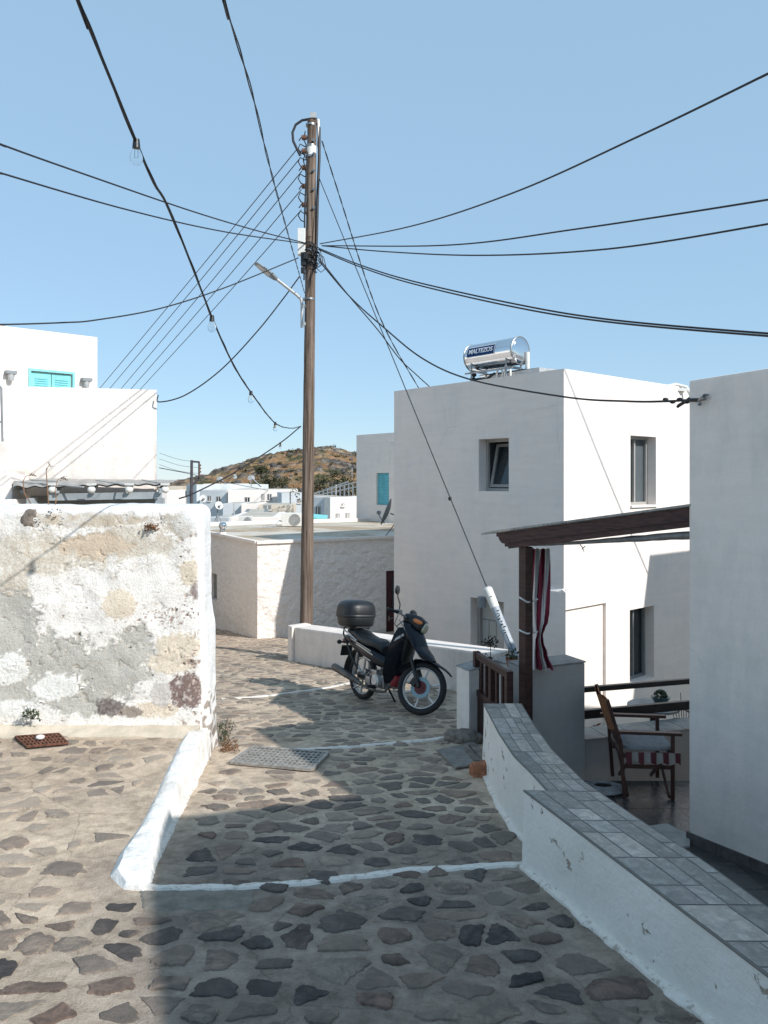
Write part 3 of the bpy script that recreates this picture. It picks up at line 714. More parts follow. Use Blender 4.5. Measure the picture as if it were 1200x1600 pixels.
# ------------------------------------------------------------------ two storey house in the middle
HC = (2.81, 12.0); DL = (-.65, .76); DR = (.76, .65); NL = (-.76, -.65); NR = (.65, -.76); HT = 1.74
def build_main_house():
    w1 = fu(HC, DL, 795, 684); w1b = fu(HC, DL, 748, 767); z1a = -(684-HY)/F*(HC[1]+.76*w1[0]); z1b = -(767-HY)/F*(HC[1]+.76*w1[0])
    d1 = fu(HC, DL, 787, 962); d2 = fu(HC, DL, 735, 957)
    hl = [(w1[0], w1b[0], z1b-.01, z1a, .62), (d1[0], d2[0], -4.6, -2.06, .32)]
    r1 = fu(HC, DR, 985, 684); r2 = fu(HC, DR, 1025, 787); l1 = fu(HC, DR, 984, 957); l2 = fu(HC, DR, 1022, 1057)
    hr = [(r1[0], r2[0], -.44, .77, .28), (l1[0], l2[0], -3.52, -2.24, .30)]
    root = thing('white_house', 'two storey white cubic house in the middle with a steel water tank on its roof', 'house', (2.81, 12, -5))
    mb = house_walls(HC, DL, 4.02, DR, 5.6, -5, HT, hl, hr)
    part('wall', mb, 'white', root, bevel=.03)
    # projecting bay at the corner of the sunny side with a blind niche
    e = fu(HC, DR, 951)[0]; n2 = fu(HC, DR, 941)[0]
    zt = -(925-HY)/F*12; b = MB()
    C3 = V(HC[0], HC[1], 0); R = Vector((DR[0], DR[1], 0)).normalized(); Lv = Vector((DL[0], DL[1], 0)).normalized()
    o = C3-R*.05-Lv*.07; pr = -Lv
    facade(b, (o.x, o.y), DR, NR, e+.05, -5, zt, [(.0001, n2+.05, -4.99, zt-.27, .055)])
    q = [o, o+R*(e+.05), o+R*(e+.05)+Lv*.07, o+Lv*.07]
    b.add([q[0]+V(0, 0, zt), q[1]+V(0, 0, zt), q[2]+V(0, 0, zt+.05), q[3]+V(0, 0, zt+.05)], [(0, 1, 2, 3)])
    b.add([q[1]+V(0, 0, -5), q[2]+V(0, 0, -5), q[2]+V(0, 0, zt+.05), q[1]+V(0, 0, zt)], [(0, 1, 2, 3)])
    # return along the shady side
    q2 = [o, o+Lv*.42, o+Lv*.42+R*.05, o+R*.05]
    b.add([q2[0]+V(0, 0, -5), q2[1]+V(0, 0, -5), q2[1]+V(0, 0, zt), q2[0]+V(0, 0, zt)], [(0, 1, 2, 3)])
    b.add([q2[0]+V(0, 0, zt), q2[1]+V(0, 0, zt), q2[2]+V(0, 0, zt+.05), q2[3]+V(0, 0, zt+.05)], [(0, 1, 2, 3)])
    b.add([q2[1]+V(0, 0, -5), q2[2]+V(0, 0, -5), q2[2]+V(0, 0, zt+.05), q2[1]+V(0, 0, zt)], [(0, 1, 2, 3)])
    part('corner_bay', b, 'white', root)
    # windows
    h = hl[0]; f = part('window', frame_in(HC, DL, NL, h[0], h[1], h[2], h[3], .24, .05, .05), 'win_frame', root, label='small square window with a tilted inner sash')
    dl_ = Vector((DL[0], DL[1], 0)).normalized(); nl_ = Vector((NL[0], NL[1], 0)).normalized(); piv = V(HC[0], HC[1], 0)+dl_*h[0]-nl_*.26+V(0, 0, h[2]+.06)
    up_ = dl_.cross(nl_); tl = Matrix.Translation(piv) @ Matrix.Rotation(math.radians(13)*(1 if (Matrix.Rotation(.1, 3, dl_) @ V(0, 0, 1)).dot(nl_) < 0 else -1), 4, dl_) @ Matrix.Translation(-piv)
    sb = frame_in(HC, DL, NL, h[0]+.055, h[1]-.055, h[2]+.06, h[3]-.06, .26, .05, .035); sb.xf(tl); sh_ = part('sash', sb, 'win_frame', f)
    pb = panel_in(HC, DL, NL, h[0]+.09, h[1]-.09, h[2]+.09, h[3]-.09, .262, .012); pb.xf(tl); part('pane', pb, 'glass_dark', sh_)
    part('dark_room', panel_in(HC, DL, NL, h[0]+.002, h[1]-.002, h[2]+.002, h[3]-.002, .60), 'room_dark', f)  # dark sheet and lining stand in for the unlit room behind
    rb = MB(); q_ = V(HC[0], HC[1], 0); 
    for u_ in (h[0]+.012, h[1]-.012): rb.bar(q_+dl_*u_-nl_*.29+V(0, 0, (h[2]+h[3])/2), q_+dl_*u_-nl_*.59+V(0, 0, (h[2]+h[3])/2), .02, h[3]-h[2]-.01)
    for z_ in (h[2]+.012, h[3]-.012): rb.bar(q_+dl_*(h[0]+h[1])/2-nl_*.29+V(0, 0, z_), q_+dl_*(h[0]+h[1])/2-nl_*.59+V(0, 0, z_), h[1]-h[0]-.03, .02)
    part('room_shade_lining', rb, 'room_dark', f)
    h = hr[0]; f = part('window', frame_in(HC, DR, NR, h[0], h[1], h[2], h[3], .22, .05, .05, 1), 'win_frame', root, label='tall upper window on the sunny side')
    part('pane', panel_in(HC, DR, NR, h[0]+.04, h[1]-.04, h[2]+.04, h[3]-.04, .235), 'glass_mid', f)
    sill = MB(); p = V(HC[0], HC[1], 0); sill.bar(p+R*(h[0]-.01)-Lv*.0+V(0, 0, h[2]-.02), p+R*(h[1]+.02)+V(0, 0, h[2]-.02), .08, .035); part('sill', sill, 'white_metal', f)
    h = hr[1]; f = part('window', frame_in(HC, DR, NR, h[0], h[1], h[2], h[3], .22, .05, .05, 1), 'grey_metal', root, label='lower window with dark glass')
    part('pane', panel_in(HC, DR, NR, h[0]+.04, h[1]-.04, h[2]+.04, h[3]-.04, .235), 'glass_dark', f)
    h = hl[1]; f = part('door', panel_in(HC, DL, NL, h[0]+.05, h[1]-.05, h[2], h[3]-.05, .27, .04), 'door_cream', root)
    g = MB(); n = 4
    for i in range(1, n):
        u = h[0]+.05+(h[1]-h[0]-.1)*i/n; p = V(HC[0], HC[1], 0)+Vector((DL[0], DL[1], 0)).normalized()*u-Vector((NL[0], NL[1], 0)).normalized()*.247
        g.bar(p+V(0, 0, h[2]), p+V(0, 0, h[3]-.42), .006, .008, up=Vector((DL[0], DL[1], 0)))
    p0 = V(HC[0], HC[1], h[3]-.4)-Vector((NL[0], NL[1], 0)).normalized()*.246; d0 = Vector((DL[0], DL[1], 0)).normalized()
    g.bar(p0+d0*(h[0]+.05), p0+d0*(h[1]-.05), .012, .016)
    part('board_joints', g, 'grey_metal', f)
    part('door_frame', frame_in(HC, DL, NL, h[0], h[1], h[2], h[3], .24, .06, .06), 'win_frame', f)
    # wall lamp above the door
    u, z = fu(HC, DL, 757, 940); p = V(HC[0], HC[1], 0)+d0*u+V(0, 0, z)+Vector((NL[0], NL[1], 0)).normalized()*.07
    lm = MB(); lm.cyl(p-V(0, 0, .09), p+V(0, 0, .09), .075, n=20); lm.bar(p, p-Vector((NL[0], NL[1], 0)).normalized()*.07, .04, .05)
    solo('wall_lamp', lm, 'grey_metal', 'grey cylinder wall lamp above the cream door of the middle house', 'lamp', smooth=True)
    # tap on the wall of the sunny side
    t = MB(); c = onz(928, 1134, -4.0); u, z = fu(HC, DR, 926, 1134); c = V(HC[0], HC[1], 0)+R*u+V(0, 0, z)-Lv*.08
    t.cyl(c+Lv*.06, c-Lv*.07, .018, n=8); t.cyl(c-Lv*.07, c-Lv*.10-V(0, 0, .09), .018, .014, 8); t.bar(c-Lv*.03+V(0, 0, .05)-R*.05, c-Lv*.03+V(0, 0, .05)+R*.05, .02, .02); t.cyl(c-Lv*.03, c-Lv*.03+V(0, 0, .05), .01, n=6)
    solo('water_tap', t, 'rust', 'small dark water tap on the shaded foot of the middle house', 'tap')
    # roof edge stuff : aerial base on the right
    a = MB(); c = P(1056, 609, 14.3); a.tube([c+V(-.28, 0, -.12), c+V(-.2, 0, .06), c+V(0, 0, .1), c+V(.2, 0, .05), c+V(.28, 0, -.12)], .03, 8); a.bar(c+V(-.2, .05, 0), c+V(.2, .05, 0), .2, .05)
    solo('roof_vent', a, 'white_metal', 'small low white vent just above the parapet at the right end of the middle house', 'vent', smooth=True)
build_main_house()
def text_mesh(txt, size, mat, fn, name, parent, bold=.0):
    cu = bpy.data.curves.new('lettering', 'FONT'); cu.body = txt; cu.size = size; cu.align_x = 'CENTER'; cu.align_y = 'CENTER'; cu.extrude = .0015; cu.offset = bold
    t = bpy.data.objects.new('tmp', cu); S.collection.objects.link(t)
    bpy.context.view_layer.update(); dg = bpy.context.evaluated_depsgraph_get()
    me = bpy.data.meshes.new_from_object(t.evaluated_get(dg)); bpy.data.objects.remove(t)
    bm = bmesh.new(); bm.from_mesh(me); bmesh.ops.triangulate(bm, faces=bm.faces); bmesh.ops.subdivide_edges(bm, edges=[e for e in bm.edges if e.calc_length() > size*.3], cuts=2); bm.to_mesh(me); bm.free()
    for v in me.vertices: v.co = fn(v.co)
    me.materials.clear(); me.materials.append(M[mat]); o = bpy.data.objects.new(name, me); S.collection.objects.link(o); o.parent = parent
    return o
def build_tank():
    k = 1.045; c1 = P(813, 548, 12.8*k); ax = Vector((-.65, .76, 0)).normalized(); L = 1.12; r = .235*k; zc = c1.z
    root = thing('solar_water_tank', 'shiny steel solar water tank lying on the roof of the middle house', 'water tank', c1+V(0, 0, -.4))
    ROOTM[root.name] = Matrix.Translation(c1+V(0, 0, -.4))
    b = MB(); pts = []; rs = []
    for t, q in ((-.045, .35), (-.035, .7), (-.015, .93), (.0, .985), (.03, 1), (.035, 1.0)): pts.append(c1+ax*t); rs.append(r*q)
    for t in (.3, .6, .9): pts.append(c1+ax*t); rs.append(r)
    for t, q in ((L-.03, 1), (L, .985), (L+.015, .93), (L+.035, .7), (L+.045, .35)): pts.append(c1+ax*t); rs.append(r*q)
    b.tube(pts, rs, 40); part('tank_body', b, 'chrome', root, smooth=True)
    for t in (.0, L): b = MB(); b.ring(c1+ax*t, ax, r*.99, .012, 40, 8); part('rim', b, 'steel', root, smooth=True)
    side = ax.cross(V(0, 0, 1)).normalized(); side = side if side.y < 0 else -side   # towards the street
    def wrap(s, a, rr): return c1+ax*s+(side*math.cos(a)+V(0, 0, 1)*math.sin(a))*rr
    sb = MB(); s0, s1, a0, a1 = .38, 1.05, -.12, .66
    sb.grid(lambda u, v: wrap(s0+(s1-s0)*u, a0+(a1-a0)*v, r+.003), 12, 10)
    st = part('sticker', sb, 'sticker', root, smooth=True)
    eb = MB()
    for (ua, va, ub, vb) in ((0, 0, 1, .05), (0, .95, 1, 1), (0, 0, .02, 1), (.98, 0, 1, 1)):
        eb.grid(lambda u, v: wrap(s0+(s1-s0)*(ua+(ub-ua)*u), a0+(a1-a0)*(va+(vb-va)*v), r+.005), 8, 8)
    part('sticker_border', eb, 'text_white', st)
    sc = (s0+s1)/2; ac = (a0+a1)/2; inv = ROOTM[root.name].inverted()
    # text reads left to right when seen from the street: left = far end (larger s)
    text_mesh('MALTEZOS', .118, 'text_white', lambda co: inv @ wrap(sc-co.x*.97, ac+co.y/r, r+.005+co.z), 'lettering', st, .0025)
    # stand
    roofz = HT-.02
    b = MB()
    for s in (.15, L-.15):
        for d in (-.2, .2):
            p = c1+ax*s+side*d; b.cyl(V(p.x, p.y, roofz-.25), V(p.x, p.y, zc-.1), .015, n=8)
        p = c1+ax*s; b.bar(V(p.x, p.y, zc-r-.03)-side*.22, V(p.x, p.y, zc-r-.03)+side*.22, .04, .04)
    for d in (-.2, .2): b.bar(V(c1.x, c1.y, zc-r-.06)+side*d, V(c1.x, c1.y, zc-r-.06)+side*d+ax*L, .03, .03)
    part('stand', b, 'steel', root)
    b = MB(); p = c1+ax*.0+side*(-.0)
    q = V(c1.x, c1.y, 0)-ax*.06
    b.cyl(q-side*.12+V(0, 0, roofz-.2), q-side*.12+V(0, 0, zc-.02), .04, n=10)
    part('post', b, 'white_metal', root, smooth=True)
    b = MB()
    for s, hh in ((.12, .1), (.30, .12)):
        c = c1+ax*s+side*.12+V(0, 0, -r-.1); b.tube([c+V(0, 0, -.12), c+V(0, 0, .0), c+side*.0+ax*.03+V(0, 0, .05), c+ax*.1+V(0, 0, .06), c+ax*.13+V(0, 0, 0), c+ax*.13+V(0, 0, -.12)], .018, 8)
    part('pipe', b, 'pvc', root, smooth=True)
    b = MB(); c = c1+ax*(L-.12)+side*.1+V(0, 0, -r-.05)
    b.tube([c, c+V(0, 0, -.08), c+ax*.1+V(0, 0, -.1), c-ax*.3+V(0, 0, -.14), c-ax*.5+V(0, 0, -.05)], .02, 8); b.tube([c+ax*.05, c+side*.08+V(0, 0, -.15), c-ax*.15+V(0, 0, -.17)], .016, 8)
    b.sup(c+V(0, 0, -.03), (.1, .1, .08), nu=10, nv=6)
    part('hose', b, 'cable', root, smooth=True)
    # collector panel tilted behind
    b = MB(); pc = P(838, 577, 13.7); e1 = Vector((DR[0], DR[1], 0)); e2 = (Vector((DL[0], DL[1], 0))*1+V(0, 0, 0)).normalized()
    o = V(2.62, 12.95, HT+.07)
    X = (V(.9, .77, 0)).normalized(); 
    p0 = o; p1 = o+e1*.95+V(0, 0, .02)
    b.hexa([p0+V(0, 0, 0), p1+V(0, 0, 0), p1+e2*1.5+V(0, 0, -.02), p0+e2*1.5+V(0, 0, -.02)], [p0+V(0, 0, .09), p1+V(0, 0, .09), p1+e2*1.5+V(0, 0, .05), p0+e2*1.5+V(0, 0, .05)])
    part('collector_panel', b, 'light_metal', root)
    b = MB(); b.hexa([q+V(0, 0, .091) for q in (p0+e1*.04+e2*.04, p1-e1*.04+e2*.04, p1+e2*1.44-e1*.04, p0+e2*1.44+e1*.04)], [q+V(0, 0, .097) for q in (p0+e1*.04+e2*.04, p1-e1*.04+e2*.04, p1+e2*1.44-e1*.04, p0+e2*1.44+e1*.04)])
    part('collector_glass', b, 'solar_glass', root)
build_tank()
# ------------------------------------------------------------------ house on the near right
NC = V(2.34, 5.9, 0); ND = V(.385, -.923, 0).normalized(); NN_ = V(-.923, -.385, 0).normalized()   # ND runs towards the camera
def build_near_house():
    root = thing('white_house', 'smooth white house wall filling the right edge, grey tile skirting at its foot', 'house', (2.6, 5.5, -2.8))
    mb = MB(); b2 = -NN_    # inwards
    def blk(t0, t1, off, z0, z1, dep):
        a = NC+ND*t0+NN_*off; b = NC+ND*t1+NN_*off
        mb.prism([(a.x, a.y), (b.x, b.y), ((b+b2*dep).x, (b+b2*dep).y), ((a+b2*dep).x, (a+b2*dep).y)], z0, z1)
    blk(0, 2.45, 0, -3.2, .765, 6)
    part('wall', mb, 'white_cool_warm', root, bevel=.02)
    mb = MB(); blk(2.45, 4.53, 0, -3.2, 1.78, 6); part('upper_storey', mb, 'white', root, bevel=.03)
    mb = MB(); mb.prism([(2.826, 1.232), (2.998, .221), (3.24, -.718), (4.2, -7), (12, -7), (10.5, 3.75)][::-1], -3.0, 1.79); part('rear_wing', mb, 'white', root, bevel=.03)
    # parapet trim line
    s = MB(); n = 14
    for i in range(9):
        a = NC+ND*(-.012+.3*i)+NN_*.012; b = NC+ND*(-.012+.3*(i+1)-.004)+NN_*.012
        za, zb = wz(a.y), wz(b.y)
        s.hexa([V(a.x, a.y, za-.02), V(b.x, b.y, zb-.02), V(b.x, b.y, zb-.02)-NN_*.02, V(a.x, a.y, za-.02)-NN_*.02], [V(a.x, a.y, za+.078), V(b.x, b.y, zb+.078), V(b.x, b.y, zb+.078)-NN_*.02, V(a.x, a.y, za+.078)-NN_*.02])
    e = NC-ND*.012+NN_*.012; s.hexa([V(e.x, e.y, -2.81), V(e.x, e.y, -2.81)-NN_*1.5, V(e.x, e.y, -2.81)-NN_*1.5+ND*.01, V(e.x, e.y, -2.81)+ND*.01], [V(e.x, e.y, -2.7), V(e.x, e.y, -2.7)-NN_*1.5, V(e.x, e.y, -2.7)-NN_*1.5+ND*.01, V(e.x, e.y, -2.7)+ND*.01])
    part('skirting', s, 'tile_dark', root)
def wz(y): return -2.02-.129*min(y, 5.9) if y < 5.9 else -2.781
M['white_cool_warm'] = plaster('near_white_plaster', (.83, .752, .69), (.62, .6, .56), lump=.12, fine=.25, dstr=.7)
def tile_mat(name, a, b_, scale, mort, bw=.5, rh=.25, gloss=.4, offs=.5, coord='Object'):
    m, n, b = base_mat(name); tc = NN(n, 'TexCoord'); mp = NN(n, 'Mapping'); lk(n, tc.outputs[coord], mp.inputs[0]); mp.inputs['Scale'].default_value = (scale,)*3
    br = NN(n, 'TexBrick'); lk(n, mp.outputs[0], br.inputs['Vector']); br.offset = offs
    br.inputs['Color1'].default_value = a+(1,); br.inputs['Color2'].default_value = b_+(1,); br.inputs['Mortar'].default_value = mort+(1,)
    br.inputs['Scale'].default_value = 1; br.inputs['Brick Width'].default_value = bw; br.inputs['Row Height'].default_value = rh; br.inputs['Mortar Size'].default_value = .008; br.inputs['Mortar Smooth'].default_value = .3
    ns = noise_n(n, 9, 8, .7, tc.outputs[coord], 1.2); r = ramp(n, ns.outputs[0], [(.3, (.72, .73, .74)), (.5, (1, 1, 1)), (.68, (1.35, 1.35, 1.33))])
    c = mixc(n, 1, br.outputs[0], r.outputs[0], 'MULTIPLY'); lk(n, c, b.inputs['Base Color']); b.inputs['Roughness'].default_value = gloss
    iv = NN(n, 'Math', operation='MULTIPLY_ADD'); lk(n, br.outputs['Fac'], iv.inputs[0]); iv.inputs[1].default_value = -.6; lk(n, ns.outputs[0], iv.inputs[2])
    bump(n, b, iv.outputs[0], .5, .006); return m
M['tile_dark'] = pm('brown_grey_tile', (.13, .12, .115), .5, .25, 14, .2, 60)
M['tile_floor'] = tile_mat('patio_floor_tile', (.045, .045, .047), (.07, .068, .068), .9, (.03, .03, .03), bw=.45, rh=.45, gloss=.25, offs=0)
M['tile_floor_warm'] = pm('dry_patio_tile', (.36, .34, .31), .6, .2, 8, .3, 40)
build_near_house()
# ------------------------------------------------------------------ tile-topped street wall (near and far length)
OUT_N = [(3.75-.83*0+0, 0)]
def line_pts(): pass
near_out = [V(.752, 4.13, -1.676), V(1.17, 2.74, -1.622), V(2.35, -1.2, -1.48)]
far_out = [V(.783, 6.03, -1.765), V(.785, 5.23, -1.735), V(.803, 4.74, -1.71), V(.85, 4.45, -1.70), V(.885, 4.12, -1.682)]
inn = [V(1.075, 6.07, -1.765), V(1.06, 5.4, -1.745), V(1.065, 4.88, -1.725), V(1.115, 4.29, -1.695), V(1.25, 3.72, -1.665), V(1.375, 3.28, -1.645), V(1.455, 2.90, -1.63), V(2.65, -1.2, -1.48)]
def samp(pts, t):
    L = [0]
    for a, b in zip(pts, pts[1:]): L.append(L[-1]+(b-a).length)
    s = t*L[-1]
    for i in range(len(pts)-1):
        if s <= L[i+1]+1e-9: return pts[i].lerp(pts[i+1], (s-L[i])/(L[i+1]-L[i]))
    return pts[-1]
def at_y(pts, y):
    for a, b in zip(pts, pts[1:]):
        if a.y >= y >= b.y: return a.lerp(b, (a.y-y)/(a.y-b.y))
    return pts[0] if y > pts[0].y else pts[-1]
def coping(O, I, y0, y1, n, rng):
    """stone-look tiles laid across the coping: one mesh with per-piece colour"""
    mb = MB(); mb.c = []
    def P2(y, u): return at_y(O, y).lerp(at_y(I, y), u)
    y = y0
    def piece(ya, yb, ua, ub):
        g = rng.uniform(.7, 1.2); tint = rng.choice([(.38, .34, .30), (.40, .355, .31), (.345, .315, .28), (.44, .385, .33), (.31, .285, .25)]); col = tuple(x*g for x in tint)
        gp = .0045; n1 = 4; o = len(mb.v)
        for i in range(n1+1):
            yy = ya-gp+(yb-ya+2*gp)*i/n1
            for k in range(n1+1):
                u = ua+.011+(ub-ua-.022)*k/n1; p = P2(yy, u)
                wob = .0; ed = i in (0, n1) or k in (0, n1)
                mb.v.append(p+V(0, 0, .0125-(.0015 if ed else 0)+.0008*noise.noise(p*40))); mb.c.append(col)
        for i in range(n1):
            for k in range(n1): a = o+i*(n1+1)+k; mb.f.append((a, a+1, a+n1+2, a+n1+1))
    while y > y1+.05:
        h = .40; ye = max(y-h, y1)
        a_, b_ = P2(y, 0), P2(ye, 0); split = rng.uniform(.52, .6)
        # two printed tiles across, each divided in 3-4 stones
        for (ua, ub) in ((0, split), (split, 1)):
            m = ua+(ub-ua)*rng.choice([.42, .62]); ym = y-(y-ye)*rng.choice([.35, .62])
            if rng.random() < .5:
                piece(y, ym, ua, ub) if rng.random() < .5 else (piece(y, ym, ua, m), piece(y, ym, m, ub)); piece(ym, ye, ua, m); piece(ym, ye, m, ub)
            else:
                piece(y, ye, ua, m); piece(y, ym, m, ub); piece(ym, ye, m, ub)
        y = ye
    return mb
def coping_mat():
    m, n, b = base_mat('slate_look_tile'); at = NN(n, 'Attribute'); at.attribute_name = 'Col'; tc = NN(n, 'TexCoord')
    ns = noise_n(n, 22, 8, .7, tc.outputs['Object'], .6); r = ramp(n, ns.outputs[0], [(.34, (.78, .79, .8)), (.5, (1, 1, 1)), (.66, (1.4, 1.4, 1.38))])
    lk(n, mixc(n, 1, at.outputs['Color'], r.outputs[0], 'MULTIPLY'), b.inputs['Base Color']); b.inputs['Roughness'].default_value = .6
    bump(n, b, ns.outputs[0], .5, .006); return m
M['coping'] = coping_mat()
M['grout'] = pm('dirty_grout', (.20, .185, .165), .8, .1, 20)
def chip_mat():
    m, n, b = base_mat('chipped_whitewash'); tc = NN(n, 'TexCoord'); v = tc.outputs['Object']
    a = noise_n(n, 9, 7, .68, v, .5); big = noise_n(n, 2.2, 4, .6, v)
    ad = NN(n, 'Math', operation='MULTIPLY_ADD'); lk(n, big.outputs[0], ad.inputs[0]); ad.inputs[1].default_value = .45; lk(n, a.outputs[0], ad.inputs[2])
    r = ramp(n, ad.outputs[0], [(.870, 0.0), (.885, 1.0)])
    s = noise_n(n, 1.7, 7, .65, v); sr = ramp(n, s.outputs[0], [(.3, (.70, .66, .59)), (.58, (.80, .765, .71))])
    lk(n, mixc(n, r.outputs[0], sr.outputs[0], (.34, .29, .23)), b.inputs['Base Color']); b.inputs['Roughness'].default_value = .92; b.inputs['Specular IOR Level'].default_value = .15
    f = noise_n(n, 30, 5, .6, v); m2 = NN(n, 'Math', operation='MULTIPLY_ADD'); lk(n, r.outputs[0], m2.inputs[0]); m2.inputs[1].default_value = -.9; lk(n, f.outputs[0], m2.inputs[2])
    bump(n, b, m2.outputs[0], .6, .012); return m
M['chipped'] = chip_mat()
def build_street_wall():
    for (nm, O, y0, y1, lab, seed) in (('parapet_wall', near_out, 4.13, -1.2, 'low whitewashed wall with grey tiled top in the right foreground, nearer and wider length', 3),
                                       ('parapet_wall', far_out, 6.03, 4.132, 'low whitewashed tile-topped wall curving from the gate to the thicker foreground wall', 8)):
        root = thing(nm, lab, 'wall', (1.2 if y0 < 5 else .95, (y0+max(y1, 2))/2, -2.3), group='low tile-topped walls along the street')
        b = MB(); n = 60; K = 12
        ys = [y0+(y1-y0)*i/n for i in range(n+1)]
        prof = lambda y: None
        for y in ys:
            o = at_y(O, y); i_ = at_y(inn, y); zb = min(zpath(y), -1.9)-.12; bat = .012
            L = []
            for k in range(K): 
                t = k/(K-1); L.append(V(o.x-bat*(1-t)+.010*noise.noise(V(y*4, t*2, seed))-(.035*max(0, 1-(t*4.5))**2), y, zb+(o.z-zb)*t))
            L += [V(i_.x, y, i_.z), V(i_.x+.005, y, -3.2)]
            b.v += L
        w = K+2
        for i in range(n):
            for k in range(w-1): a = i*w+k; b.f.append((a, a+1, a+w+1, a+w))
        b.f.append(tuple(range(w))); b.f.append(tuple(n*w+k for k in range(w))[::-1])
        part('wall_body', b, 'chipped', root, smooth=True)
        # grout bed just above the body and the tiles on it
        g = MB(); 
        for y in ys:
            o = at_y(O, y); i_ = at_y(inn, y); ov = V(.0, 0, 0)
            g.v += [V(o.x-.004, y, o.z+.001), V(o.x-.004, y, o.z+.0095), V(i_.x+.006, y, i_.z+.0095), V(i_.x+.006, y, i_.z+.001)]
        for i in range(n):
            for k in range(3): a = i*4+k; g.f.append((a, a+1, a+5, a+4))
        g.f.append((0, 1, 2, 3)); g.f.append((n*4+3, n*4+2, n*4+1, n*4))
        part('grout', g, 'grout', root)
        part('coping_tiles', coping(O, inn, y0-.003, y1, 4, random.Random(seed)), 'coping', root, recalc=True)
    # paint smeared on the street at the wall foot
    mb = MB(); n = 110
    for i in range(n+1):
        y = 1.2+4.85*i/n; o = at_y(near_out, y) if y < 4.13 else at_y(far_out, y)
        x0 = o.x-.034; w = .003+.022*max(-.1, noise.noise(V(y*5, 9, 0)))+.015*noise.noise(V(y*15, 2, 0))
        if y > 4.2: w *= .6
        for q, dz in ((.04, .03), (-.0, .014), (-w*.7, .008), (-w, -.008)): mb.v.append(V(x0+q, y, zpath(y)+dz if q > 0 else ground_z(x0+q, y)+dz))
    for i in range(n):
        for k in range(3): a = i*4+k; mb.f.append((a, a+1, a+5, a+4))
    struct('painted_street_edge', mb, 'worn_paint', smooth=True)
build_street_wall()
# ------------------------------------------------------------------ patio floor
def build_patio():
    mb = MB()
    mb.grid(lambda u, v: (lambda y: V(1.0+(4.4-1.0)*u+(.0 if y > 4 else (4-y)*.2), y, wz(y)))(-1.5+8.6*v+0), 20, 60)
    o = struct('patio_floor', mb, 'tile_floor')
    s = MB(); z = -2.76
    s.add([onz(1003, 1286, -2.72), onz(1042, 1281, -2.72), onz(1078, 1298, -2.72), onz(1078, 1316, -2.72), onz(1050, 1318, -2.72)], [(0, 1, 2, 3, 4)])
    pts = [V(p.x, p.y, -2.76) for p in s.v]; s2 = MB(); s2.hexa([p+V(0, 0, -.05) for p in pts], [p+V(0, 0, .012) for p in pts])
    solo('loose_tile', s2, 'tile_floor_warm', 'pale grey stone slab lying at the corner of the near right house', 'slab')
build_patio()
